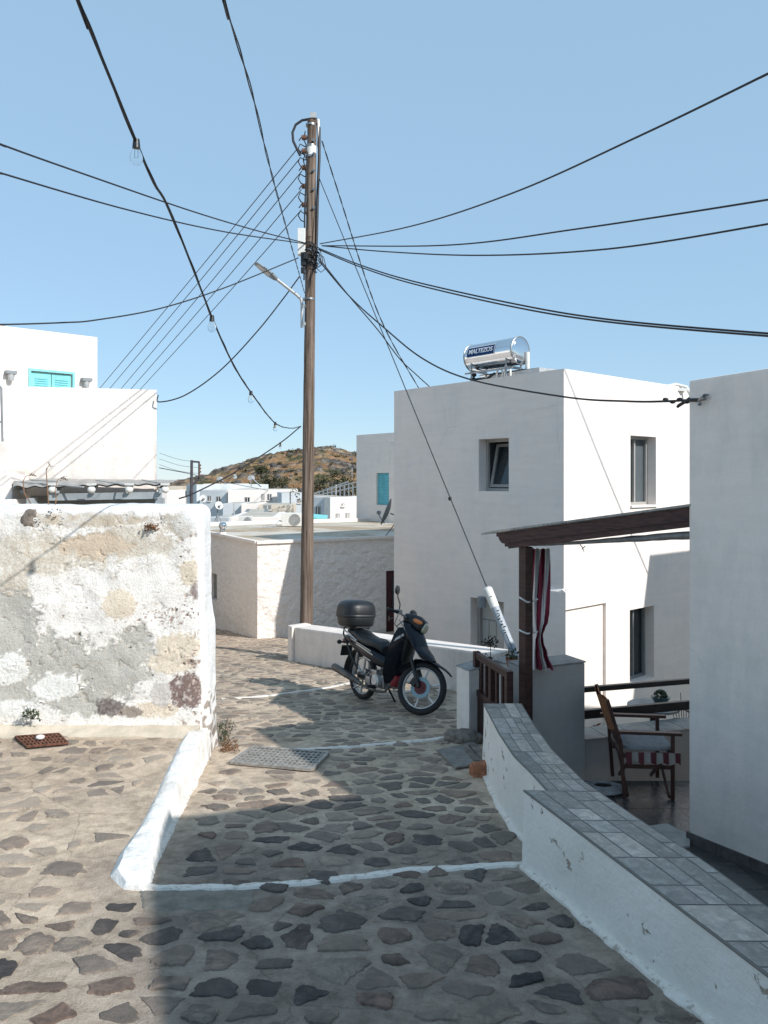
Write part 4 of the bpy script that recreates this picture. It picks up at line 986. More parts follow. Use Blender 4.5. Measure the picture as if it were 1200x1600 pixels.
# ------------------------------------------------------------------ pillar, post, pergola, curtain
def build_pergola():
    # grey pillar wall
    a = V(1.30, 6.95, 0); b = onz(914, 1213, -2.781); b.z = 0; d = (b-a).normalized(); back = V(-d.y, d.x, 0); w = .30
    mb = MB(); a2 = a-d*.02
    mb.prism([(a2.x, a2.y), (b.x, b.y), ((b+back*w).x, (b+back*w).y), ((a2+back*w).x, (a2+back*w).y)], -3.2, -1.715)
    root = thing('pillar', 'short grey plastered pillar with a tiled top under the striped curtain', 'pillar', (1.6, 7.1, -2.78))
    part('pillar_body', mb, 'grey_plaster', root, bevel=.012)
    mb = MB(); mb.prism([((a2-back*.006).x, (a2-back*.006).y), ((b-back*.006+d*.006).x, (b-back*.006+d*.006).y), ((b+back*w+d*.006).x, (b+back*w+d*.006).y), ((a2+back*w).x, (a2+back*w).y)], -1.712, -1.70)
    part('coping', mb, 'tile_grey', root)
    root = thing('pergola', 'brown timber pergola with a sloping sheet roof over the patio on the right', 'pergola', (1.26, 6.8, -2.78))
    # post
    pc = V(1.255, 6.80, 0); R = Matrix.Rotation(math.radians(34), 3, 'Z'); mb = MB(); mb.box((pc.x, pc.y, -1.69), (.088, .088, 2.2), R); part('post', mb, 'wood_brown', root, bevel=.006)
    # beam
    L = P(800, 843, 6.86); Rr = P(1085, 807, 5.92); dd = (Rr-L); dn = dd.normalized(); hh = .15
    dh = V(dd.x, dd.y, 0).normalized(); side = V(-dh.y, dh.x, 0)
    mb = MB(); q0 = L-dn*.14
    prof = [(0, .075), (0, .045), (.02, .04), (.03, .01), (.055, -.02), (.085, -.03), (.085, -.055), (.12, -.06), (.12, -.078)]
    pts = [q0+dn*x+V(0, 0, z) for x, z in prof]+[Rr+dn*.4+V(0, 0, -.078), Rr+dn*.4+V(0, 0, .075)]
    lo = [p-side*.035 for p in pts]; hi = [p+side*.035 for p in pts]; mb.hexa(lo, hi); part('beam', mb, 'beam_brown', root)
    mb = MB(); mb.bar(q0+dn*.12-side*.037+V(0, 0, -.028), Rr+dn*.4-side*.037+V(0, 0, -.028), .008, .010); part('beam_moulding', mb, 'wood_brown', root)
    # back beam and rafters
    bk = side*1.5; drop = V(0, 0, -.14)
    mb = MB(); mb.bar(L+bk+drop*.6+V(0, 0, .03), Rr+dn*.3+bk+V(0, 0, .05), .06, .08); part('rear_beam', mb, 'beam_brown', root)
    for k in range(5):
        p = L.lerp(Rr, k/4); mb = MB(); mb.bar(p+side*.036+V(0, 0, .05), p+side*1.48+drop*(1-k/4)*.6+V(0, 0, .05), .045, .05); part('rafter', mb, 'beam_brown', root)
    # sheet roof
    mb = MB(); A = L-dn*.16-side*.06+V(0, 0, .083); B = Rr+dn*.4-side*.06+V(0, 0, .083); Cc = Rr+dn*.4+side*1.5+V(0, 0, .075); Dd = P(752, 836, 8.1)
    mb.hexa([A, B, Cc, Dd], [p+V(0, 0, .018) for p in (A, B, Cc, Dd)]); part('roof_sheet', mb, 'reed', root)
    # folded canvas shade hanging under the roof in long loose folds
    mb = MB(); n = 60
    for k in range(7):
        def fp(u, v, k=k):
            t = .10+.98*u; p = L.lerp(Rr+dn*.2, t); off = .05+.05*k
            w_ = .028*t+.004; ph = v*2*PI
            cz = -.066-.085*t-.003*k+ (.012*noise.noise(V(u*5, k, 0)))*t
            return p+side*(off+.04*math.sin(ph)*t)+V(0, 0, cz+w_*math.cos(ph)*(1+.3*noise.noise(V(u*9, k, 3))))
        mb.grid(fp, n, 10)
    part('folded_shade', mb, 'canvas_grey', root, smooth=True)
    mb = MB(); c = P(909, 853, 6.6); mb.tube([c+V(-.02, 0, .02), c+V(.01, 0, -.02), c+V(.03, 0, .0), c+V(.0, 0, -.03)], .004, 5); mb.tube([c, c+V(.02, 0, -.05)], .003, 5); part('cord_knot', mb, 'cable', root)
    # curtain
    rows = [(857, 830, 859), (880, 830, 860), (910, 831, 860), (935, 831, 859), (955, 832, 858), (970, 833, 856), (982, 835, 851), (990, 837, 848), (1000, 834, 849), (1020, 832, 855), (1045, 831, 864)]
    cur = MB(); cur.c = []; nu, nv = 90, 70
    st1, st2 = (.27, .03, .06), (.78, .74, .70)
    def row(v):
        y = 857+188*v
        for (ya, a_, b_), (yb, c_, d_) in zip(rows, rows[1:]):
            if y <= yb+.01:
                t = (y-ya)/(yb-ya); t = t*t*(3-2*t); return y, a_+(c_-a_)*t, b_+(d_-b_)*t
        return rows[-1]
    for j in range(nv+1):
        y, xa, xb = row(j/nv)
        for i in range(nu+1):
            u = i/nu; shear = .16*math.sin(j/nv*3)*0; px = xa+(xb-xa)*(u+.05*math.sin(u*2*PI*2+j*.03)*.5)
            Yd = 6.93+.030*math.sin(u*2*PI*3.5+j*.04)+.02*math.sin(u*23+j*.11)-.02
            p = P(px, y, Yd); cur.v.append(V(p.x, p.y, P(0, y, 6.93).z))
            us = (u*1.9+.2*math.sin(j*.045)+j/nv*.55) % 1.0
            if us < .44: c = st1
            elif us < .46 or us > .98: c = (.05, .05, .055)
            else: c = st2
            cur.c.append(c)
    for j in range(nv):
        for i in range(nu): a_ = j*(nu+1)+i; cur.f.append((a_, a_+1, a_+nu+2, a_+nu+1))
    m, n, b = base_mat('striped_cloth'); at = NN(n, 'Attribute'); at.attribute_name = 'Col'; lk(n, at.outputs['Color'], b.inputs['Base Color']); b.inputs['Roughness'].default_value = .95
    nz = noise_n(n, 90, 3, .6); bump(n, b, nz.outputs[0], .3, .004); M['stripe'] = m
    root = thing('curtain', 'burgundy and grey striped curtain gathered beside the brown pergola post', 'curtain', P(845, 1045, 6.93))
    part('cloth', cur, 'stripe', root, smooth=True, recalc=False)
    mb = MB()
    for (ya, yb) in ((936, 941), (987, 990)):
        pts = [P(811, ya-3, 6.74), P(816, ya, 6.72), P(824, yb, 6.73), P(831, yb-1, 6.82), P(840, ya, 6.84)]
        mb.tube(pts, .008, 6)
    mb.tube([P(829, 940, 6.85), P(828, 955, 6.84), P(830, 972, 6.84), P(834, 990, 6.84)], .007, 6)
    part('tie_cord', mb, 'rope', root, smooth=True)
M['tile_grey'] = pm('grey_stone_tile', (.30, .30, .29), .6, .2, 9, .3, 40)
build_pergola()
# ------------------------------------------------------------------ gate and gate pillars
def build_gate():
    c = V(.782, 7.36, 0); mb = MB()
    d = V(.19, -.85, 0).normalized(); s = V(-d.y, d.x, 0)   # s points right/back
    # near-left pillar: sun catches its street face
    q = [G(713, 1147), G(737, 1143)]
    mb.prism([(.70, 7.42), (.80, 7.22), (.985, 7.40), (.90, 7.62)], -2.75, -1.80)
    root = thing('gate_pillar', 'short whitewashed pillar left of the brown gate', 'pillar', (.85, 7.4, -2.43)); part('pillar_body', mb, 'white_old', root, bevel=.012)
    mb = MB(); mb.prism([(.695, 7.42), (.80, 7.212), (.992, 7.40), (.90, 7.63)], -1.797, -1.787); part('coping', mb, 'tile_grey', root)
    # gate
    A = P(745, 1020, 7.35); B = P(795, 1050, 6.60); A.z = -1.66; B.z = -1.66; g = thing('gate', 'low dark brown wooden gate with open slats at the patio entrance', 'gate', (A.x, A.y, -2.4))
    def pt(u, z): p = A.lerp(B, u); return V(p.x, p.y, z)
    for u in (0, 1): mb = MB(); mb.bar(pt(u, -2.45), pt(u, -1.64), .06, .06, up=(B-A)); part('stile', mb, 'wood_brown', g, bevel=.004)
    mb = MB(); mb.bar(pt(.04, -1.675), pt(.96, -1.675), .045, .06); part('top_rail', mb, 'wood_brown', g, bevel=.003)
    mb = MB(); mb.bar(pt(.04, -2.02), pt(.96, -2.02), .045, .05); part('middle_rail', mb, 'wood_brown', g)
    mb = MB(); mb.bar(pt(.5, -2.42), pt(.5, -1.70), .05, .06, up=(B-A)); part('centre_stile', mb, 'wood_brown', g)
    for u in (.17, .33, .66, .83): mb = MB(); mb.bar(pt(u, -2.0), pt(u, -1.70), .025, .035, up=(B-A)); part('slat', mb, 'wood_brown', g)
    mb = MB(); mb.bar(pt(.04, -2.22), pt(.48, -2.22), .02, .36); mb.bar(pt(.52, -2.22), pt(.96, -2.22), .02, .36); part('lower_panel', mb, 'wood_brown', g)
    h = MB(); p = pt(0, -1.80)+V(-.04, -.02, 0); h.cyl(p, p+V(-.03, -.01, 0), .012, n=8); h.sup(p+V(-.035, -.01, 0), (.03, .03, .03), nu=8, nv=6); part('knob', h, 'steel', g)
    # planter wall behind the gate
    mb = MB(); a = P(742, 1041, 8.15); b = P(815, 1036, 7.75); dn = (b-a); dn.z = 0; dn.normalize(); k = V(-dn.y, dn.x, 0)*.34
    mb.prism([(a.x+.2, a.y-.05), (b.x, b.y), ((b+k).x, (b+k).y), ((a+k).x+.2, (a+k).y)], -3.2, -1.91)
    r2 = thing('planter_wall', 'low pale wall with a grey tiled top behind the gate, holding two small plants', 'wall', (1.25, 8, -3)); part('wall_body', mb, 'white_cool', r2, bevel=.01)
    mb = MB(); mb.prism([(a.x+.195, a.y-.055), (b.x+.005, b.y-.006), ((b+k).x, (b+k).y), ((a+k).x+.195, (a+k).y)], -1.907, -1.895); part('coping', mb, 'tile_grey', r2)
build_gate()
def leaf_cluster(mb, c, R, n, s, rng, flat=1.0):
    for _ in range(n):
        p = Vector(c)+V(rng.gauss(0, R*.45), rng.gauss(0, R*.45), rng.gauss(0, R*.45*flat)); a = V(rng.uniform(-1, 1), rng.uniform(-1, 1), rng.uniform(-.6, 1)).normalized(); b = a.orthogonal().normalized()
        b = (Matrix.Rotation(rng.uniform(0, 6.28), 3, a) @ b); q = s*rng.uniform(.6, 1.3)
        mb.add([p, p+a*q*.5+b*q*.25, p+a*q, p+a*q*.5-b*q*.25], [(0, 1, 2, 3)])
def plant(name, label, base, stems, leafmat, stemmat, rng, size, n, R):
    root = thing(name, label, 'plant', base); st = MB(); lf = MB()
    for (dx, dy, h) in stems:
        tip = Vector(base)+V(dx, dy, h); mid = Vector(base).lerp(tip, .5)+V(rng.uniform(-.02, .02), 0, 0)
        st.tube([base, mid, tip], [.006, .005, .003], 5); leaf_cluster(lf, tip, R, n, size, rng)
    part('stem', st, stemmat, root); part('leaves', lf, leafmat, root, recalc=False); return root
rg = random.Random(4)
def on_plant_pots():
    b1 = P(766, 1036, 8.0); root = thing('potted_plant', 'small dark plant on a thin stem above the gate', 'plant', b1)
    st = MB(); lf = MB(); st.tube([b1, b1+V(.005, 0, .12), b1+V(0, 0, .21)], .004, 5)
    for k in range(9):
        a = k/9*6.28; tip = b1+V(.07*math.cos(a), .06*math.sin(a), .21+.02*math.sin(a*3)); st.tube([b1+V(0, 0, .17), tip], .003, 4); leaf_cluster(lf, tip, .03, 9, .03, rg)
    leaf_cluster(lf, b1+V(0, 0, .23), .04, 26, .032, rg); leaf_cluster(lf, b1+V(0, 0, .05), .05, 30, .035, rg)
    part('stem', st, 'dry_dark', root); part('leaves', lf, 'leaf_dark', root, recalc=False)
    pb = MB(); pb.cyl(b1+V(.0, 0, -.06), b1+V(0, 0, .015), .045, .06, 14); part('pot', pb, 'pot_green', root, smooth=True)
    b2 = P(800, 1033, 7.9); root = thing('potted_plant', 'low leafy plant at the foot of the leaning guy wire cover', 'plant', b2)
    lf = MB(); leaf_cluster(lf, b2+V(0, 0, .06), .07, 70, .04, rg); part('leaves', lf, 'leaf', root, recalc=False)
    lf = MB(); leaf_cluster(lf, b2+V(-.03, 0, .04), .06, 25, .04, rg); part('flowers', lf, 'dry', root, recalc=False)
    pb = MB(); pb.cyl(b2+V(.0, 0, -.06), b2+V(0, 0, .03), .05, .065, 14); part('pot', pb, 'terracotta', root, smooth=True)
on_plant_pots()
# ------------------------------------------------------------------ low white parapet wall below the pole
def build_low_wall():
    A = V(-1.47, 12.58, 0); B = V(1.32, 9.28, 0); d = (B-A).normalized(); k = V(-d.y, d.x, 0); k = k if k.y > 0 else -k
    mb = MB(); zA, zB = -2.41, -2.10
    n = 1; w = .36
    mb.hexa([V(A.x, A.y, -3.3), V(B.x, B.y, -3.3), V((B+k*w).x, (B+k*w).y, -3.6), V((A+k*w).x, (A+k*w).y, -3.6)],
            [V(A.x, A.y, zA), V(B.x, B.y, zB), V((B+k*w).x, (B+k*w).y, zB), V((A+k*w).x, (A+k*w).y, zA)])
    root = thing('low_wall', 'low white wall with sunlit top behind the motorcycle, ending at the wooden pole', 'wall', (0, 11, -2.9)); part('wall_body', mb, 'white_old', root, bevel=.025)
    mb = MB(); p = A-d*.17; mb.prism([((A-k*.05).x, (A-k*.05).y), ((A+k*(w-.02)).x, (A+k*(w-.02)).y), ((p+k*(w-.02)).x, (p+k*(w-.02)).y), ((p-k*.02).x, (p-k*.02).y)], -3.3, zA+.012); part('end_pier', mb, 'white_old', root, bevel=.02)
build_low_wall()
# ------------------------------------------------------------------ low rough house behind the pole
LC = (-2.67, 16.2); LR_ = (.87, .49); LL_ = (-.49, .87)
def build_low_house():
    root = thing('low_house', 'low rough-plastered white house with a flat brown roof behind the pole', 'house', (-1, 18, -3.4))
    dz = fu(LC, LR_, 603); dz2 = fu(LC, LR_, 640)
    Lf = Vector((LL_[0], LL_[1], 0)).normalized(); R = Vector((LR_[0], LR_[1], 0)).normalized(); C3 = V(LC[0], LC[1], 0)
    mb = MB(); z1 = -1.33; wl = fu(LC, LL_, 339)[0]; wl2 = fu(LC, LL_, 328)[0]
    facade(mb, LC, LR_, -Lf, 7, -5.5, z1, [(dz[0], dz[0]+.95, -4.4, -2.1, .18)]); facade(mb, LC, LL_, -R, 6.2, -5.5, z1, [(wl, wl+.6, -2.95, -2.3, .2)])
    part('wall', mb, 'white_rough', root)
    mb = MB(); q = [C3-R*.0, C3+R*7, C3+R*7+Lf*6.2, C3+Lf*6.2]
    mb.grid(lambda u, v: q[0]+R*7*u+Lf*6.2*v+V(0, 0, z1+.02+.02*noise.noise(V(u*5, v*5, 1))), 30, 30); part('roof', mb, 'roof_mix', root, smooth=True)
    mb = MB(); mb.bar(q[0]-R*.03+V(0, 0, z1+.01), q[1]+V(0, 0, z1+.01), .12, .07); mb.bar(q[0]+V(0, 0, z1+.012)-Lf*.0, q[3]+V(0, 0, z1+.012), .12, .07); mb.bar(q[3]+V(0, 0, z1+.05), q[2]+V(0, 0, z1+.05), .2, .14); part('roof_edge', mb, 'white_old', root, bevel=.015)
    f = part('door', panel_in(LC, LR_, -Lf, dz[0]+.02, dz[0]+.93, -4.4, -2.12, .13, .04), 'burgundy', root)
    part('door_frame', frame_in(LC, LR_, -Lf, dz[0], dz[0]+.95, -4.4, -2.1, .12, .07, .06), 'burgundy', f)
    part('door_pane', panel_in(LC, LR_, -Lf, dz[0]+.22, dz[0]+.75, -3.0, -2.25, .105, .01), 'glass_dark', f)
    h = MB(); p = C3+R*(dz[0]+.13)-(-Lf)*.06+V(0, 0, -3.22); p = C3+R*(dz[0]+.13)+Lf*.08+V(0, 0, -3.22); h.bar(p, p+R*.11, .02, .02); h.bar(p+V(0, 0, -.06)-R*.01, p+V(0, 0, .06)-R*.01, .02, .03); part('door_handle', h, 'steel', f)
    w = part('window', panel_in(LC, LL_, -R, wl+.02, wl+.58, -2.93, -2.32, .12, .02), 'panel_grey', root)
def roofmix():
    m, n, b = base_mat('sun_bleached_roof'); tc = NN(n, 'TexCoord'); a = noise_n(n, .5, 5, .6, tc.outputs['Object'], .5); c = noise_n(n, 8, 6, .7, tc.outputs['Object'])
    r = ramp(n, a.outputs[0], [(.42, (.60, .56, .49)), (.5, (.52, .45, .35)), (.58, (.38, .29, .20))]); r2 = ramp(n, c.outputs[0], [(.3, (.8, .8, .8)), (.6, (1, 1, 1))])
    lk(n, mixc(n, 1, r.outputs[0], r2.outputs[0], 'MULTIPLY'), b.inputs['Base Color']); b.inputs['Roughness'].default_value = .95; return m
M['roof_mix'] = roofmix()
build_low_house()
# ------------------------------------------------------------------ generic white blocks (village and neighbours)
def block(name, label, px0, px1, pyt, pyb, Y, depth=5, mat='white', rot=0, windows=(), group=None, roof='concrete', zdown=None, shut=None, grid=False):
    """box house whose front spans px0..px1 at depth Y; windows = (px, py, w_px, h_px, material)"""
    a = P(px0, pyt, Y); b = P(px1, pyt, Y); z1 = a.z; z0 = P(0, pyb, Y).z if zdown is None else zdown
    c = (a+b)/2; L = (b-a).length; root = thing(name, label, 'house', (c.x, c.y, z0), rot, group)
    D = V(math.cos(rot), math.sin(rot), 0); Bk = V(-D.y, D.x, 0); C3 = V(c.x, c.y, 0)-D*L/2
    mb = MB(); q = [C3, C3+D*L, C3+D*L+Bk*depth, C3+Bk*depth]; mb.prism([(p.x, p.y) for p in q], z0, z1); part('wall', mb, mat, root, bevel=.03)
    mb = MB(); i = [C3+D*.25+Bk*.25, C3+D*(L-.25)+Bk*.25, C3+D*(L-.25)+Bk*(depth-.25), C3+D*.25+Bk*(depth-.25)]; mb.prism([(p.x, p.y) for p in i], z1-.05, z1+.012); part('roof', mb, roof, root)
    for (wx, wy, ww, wh, wm) in windows:
        p = P(wx, wy, Y); wW = ww*Y/F; wH = wh*Y/F; t = (p.x-C3.x)/max(.2, D.x); p = C3+D*t; p.z = P(0, wy, Y).z
        mb = MB(); mb.bar(p-D*(wW/2+.06)-Bk*.01, p+D*(wW/2+.06)-Bk*.01, .05, wH+.12); f = part('window', mb, 'win_frame' if wm != 'orange_wood' else 'white_old', root)
        mb = MB(); mb.bar(p-D*wW/2-Bk*.03, p+D*wW/2-Bk*.03, .02, wH); part('pane', mb, wm, f)
        mb = MB(); mb.bar(p-Bk*.045-V(0, 0, wH/2), p-Bk*.045+V(0, 0, wH/2), .02, .05, up=D); mb.bar(p-D*(wW/2+.1)-Bk*.06-V(0, 0, wH/2+.05), p+D*(wW/2+.1)-Bk*.06-V(0, 0, wH/2+.05), .12, .06); part('sill', mb, 'white_old', f)
    return root
# house standing behind the low one (shaded, blue shutter)
def build_back_house():
    C3 = P(557, 700, 25); C3.z = 0; C = (C3.x, C3.y); D2 = V(.65, -.76, 0); Bk = V(.76, .65, 0); root = thing('grey_white_house', 'shaded pale house with a light blue shutter left of the middle house', 'house', (C3.x, 25, -3))
    mb = MB(); z1 = P(0, 680, 25).z; u0 = fu(C, D2, 588)[0]; u1 = fu(C, D2, 609)[0]; Ym = 25-.76*(u0+u1)/2; L = 2.9
    za = -(739-HY)/F*Ym; zb = -(789-HY)/F*Ym
    facade(mb, C, D2, -Bk, L, -5.5, z1, [(u0, u1, zb, za, .12)])
    mb.add([C3+V(0, 0, z1), C3+D2*L+V(0, 0, z1), C3+D2*L+Bk*5+V(0, 0, z1), C3+Bk*5+V(0, 0, z1)], [(0, 1, 2, 3)])
    facade(mb, C, Bk, -D2, 5, -5.5, z1); facade(mb, (C3+D2*L)[:2], Bk, D2, 5, -5.5, z1); facade(mb, (C3+Bk*5)[:2], D2, Bk, L, -5.5, z1)
    part('wall', mb, 'white', root)
    s = part('shutter', panel_in(C, D2, -Bk, u0+.01, u1-.01, zb+.01, za-.01, .08, .03), 'blue_shutter', root)
    lv = MB()
    for sx in (.28, .72):
        for k in range(9):
            z = zb+(za-zb)*(.12+.76*k/8); u = u0+(u1-u0)*sx; p = C3+D2*u+Bk*.055+V(0, 0, z); lv.bar(p-D2*.07, p+D2*.07, .012, .025)
    part('louvres', lv, 'turq', s)
    mb = MB(); c = fu(C, D2, 608)[0]; p = C3+D2*(c+.12)-Bk*.0; z = P(0, 688, 23.6).z
    mb.prism([(q.x, q.y) for q in (p, p+D2*1.0, p+D2*1.0-Bk*.12, p-Bk*.12)], -5.5, z); part('side_wing', mb, 'white_old', root, bevel=.02)
build_back_house()
# ------------------------------------------------------------------ left houses
def build_left_houses():
    # upper house, receding to the right
    C = V(P(152, 0, 18).x, 18, 0); D = V(-.757, -.653, 0); Nn = V(.653, -.757, 0)     # from right end towards camera-left
    z1 = P(0, 527, 18).z; root = thing('white_house', 'upper white house at far left with turquoise shutters and two wall lamps', 'house', (C.x-2, 16, -3))
    sp = lambda px, py: fu((C.x, C.y), (D.x, D.y), px, py)
    u1, za = sp(48, 580); u0, _ = sp(113, 583); za = (za+sp(113, 584)[1])/2
    mb = MB(); facade(mb, (C.x, C.y), D, Nn, 9, -4, z1, [(u0, u1, za-1.3, za, .08)]); B = -Nn
    e = [C, C+D*9, C+D*9+B*6, C+B*6]
    mb.add([p+V(0, 0, z1) for p in e], [(0, 1, 2, 3)]); facade(mb, (C.x, C.y), B, -D, 6, -4, z1); facade(mb, e[1][:2], B, D, 6, -4, z1); facade(mb, e[3][:2], D, B, 9, -4, z1)
    part('wall', mb, 'white_old', root, bevel=.05)
    um = (u0+u1)/2
    for (a, b) in ((u0+.02, um-.008), (um+.008, u1-.02)):
        s = part('shutter', panel_in((C.x, C.y), D, Nn, a, b, za-1.28, za-.02, .05, .03), 'turq', root)
        lv = MB()
        for k in range(20):
            z = za-.16-k*.05; p = C+D*((a+b)/2)-Nn*.03+V(0, 0, z); lv.bar(p-D*((b-a)/2-.07), p+D*((b-a)/2-.07), .02, .012)
        part('louvres', lv, 'blue_shutter', s)
    fr = part('window_frame', frame_in((C.x, C.y), D, Nn, u0-.05, u1+.05, za-1.3, za+.05, .0, .05, .03), 'turq', root)
    for px, py, lab in ((15, 587, 'small grey wall lamp left of the turquoise shutters'), (133, 598, 'small grey wall lamp right of the turquoise shutters')):
        u, z = sp(px, py); p = C+D*u+Nn*.09+V(0, 0, z); r2 = thing('wall_lamp', lab, 'lamp', p, 0, 'wall lamps on the upper left house')
        m = MB(); m.bar(p+V(0, 0, .06)-D*.11, p+V(0, 0, .06)+D*.11, .16, .07); part('lamp_cap', m, 'grey_metal', r2)
        m = MB(); m.cyl(p+V(0, 0, -.12), p+V(0, 0, .024), .055, .07, 12); part('lamp_glass', m, 'light_metal', r2, smooth=True)
    # lower block
    C = V(P(245, 0, 13).x, 13, 0); D = V(-.974, -.225, 0); Nn = V(.225, -.974, 0); z1 = P(0, 609, 13).z; B = V(-.36, .933, 0)
    root = thing('white_house', 'blank white block house on the left above the reed canopy', 'house', (C.x-2, 13, -3)); mb = MB()
    xl = P(1, 0, 12.35); Lw = (C.x-xl.x)/.974
    facade(mb, (C.x, C.y), D, Nn, Lw, -4, z1); e = [C, C+D*Lw, C+D*Lw+B*4.3, C+B*4.3]
    mb.add([p+V(0, 0, z1) for p in e], [(0, 1, 2, 3)]); facade(mb, (C.x, C.y), B, -D, 4.3, -4, z1); facade(mb, e[1][:2], B, D, 4.3, -4, z1); facade(mb, e[3][:2], D, B, Lw, -4, z1)
    part('wall', mb, 'white_old', root, bevel=.06)
    # outside stairs at the left edge
    root = thing('staircase', 'white outside steps at the left edge beside the block house', 'stairs', P(5, 815, 11.5))
    for k, (x1, ya, yb) in enumerate(((14, 690, 722), (11, 722, 746), (17, 742, 762), (19, 760, 782), (25, 780, 802), (30, 800, 830))):
        a = P(-60, ya, 12.0-.25*k); b = P(x1, yb+(60 if k == 5 else 2), 12.0-.25*k); mb = MB(); mb.box(((a.x+b.x)/2, 12.0-.25*k+.3, (a.z+b.z)/2), (b.x-a.x, .6, a.z-b.z)); part('step', mb, 'white_old', root, bevel=.02)
    mb = MB(); mb.tube([P(-1, 603, 12.2), P(2, 606, 12.2), P(3, 650, 12.2), P(4, 697, 12.2)], .018, 8); mb.tube([P(-12, 655, 12.2), P(3, 660, 12.2)], .014, 8)
    solo('handrail', mb, 'grey_metal', 'thin grey metal handrail post at the left edge by the steps', 'handrail', smooth=True)
build_left_houses()
def build_canopy():
    Yf, Yb = 11.0, 12.4
    root = thing('reed_canopy', 'weathered reed sheet canopy with grey timbers in front of the left block house', 'canopy', P(150, 795, 11))
    mb = MB(); A = P(20, 763, Yf-.15); B = P(262, 758, Yf+.25); Cb = P(278, 752, Yb+.5); D = P(22, 749, Yb)
    def rf(u, v):
        p = A.lerp(B, u).lerp(D.lerp(Cb, u), v); return p+V(0, 0, .012*math.sin(u*60)*(1-v)+.015*noise.noise(V(u*14, v*3, 0)))
    for dz in (0, .02): mb.grid(lambda u, v: rf(u, v)+V(0, 0, dz), 120, 6)
    part('reed_roof', mb, 'reed', root)
    mb = MB(); mb.bar(P(24, 780, Yf+.1)+V(.5, 0, .03), P(252, 776, Yf+.1)+V(0, 0, .02), .08, .10); part('front_beam', mb, 'grey_wood', root)
    for px in (50, 250):
        mb = MB(); a = P(px, 778, Yf+.1); mb.bar(V(a.x, a.y, a.z), V(a.x, a.y, -2.5), .11, .11, up=V(1, 0, 0)); part('post', mb, 'grey_wood', root)
    for px in (35, 90, 145, 200, 250):
        mb = MB(); a = P(px, 768, Yf); b = P(px+6, 757, Yb); mb.bar(a, b, .05, .05); part('rafter', mb, 'grey_wood', root)
    mb = MB()
    for (x0, y0, x1, y1) in ((20, 752, 130, 761), (150, 750, 200, 758), (222, 750, 262, 757), (48, 750, 90, 752)):
        mb.tube([P(x0, y0, Yf+.6), P(x1, y1, Yf-.2)], .012, 6)
    part('tie_pole', mb, 'light_metal', root)
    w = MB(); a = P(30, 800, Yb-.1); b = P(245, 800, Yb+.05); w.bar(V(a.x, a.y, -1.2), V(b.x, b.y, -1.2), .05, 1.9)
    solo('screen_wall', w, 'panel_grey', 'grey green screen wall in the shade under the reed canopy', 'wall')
    for i, px in enumerate((82, 143, 202, 258)):
        c = P(px, 765, Yf-.2); lab = ['first', 'second', 'third', 'fourth'][i]
        r = thing('ball_lamp', f'white ball lamp under the reed canopy edge, {lab} from the left', 'lamp', c, 0, 'ball lamps along the reed canopy edge')
        m = MB(); m.sup(c, (.11, .11, .10), nu=16, nv=10); part('globe', m, 'white_metal', r, smooth=True)
        m = MB(); m.box(c+V(0, 0, .075), (.10, .10, .03)); m.cyl(c+V(0, 0, .04), c+V(0, 0, .07), .02, n=8); part('cap', m, 'white_metal', r)
build_canopy()
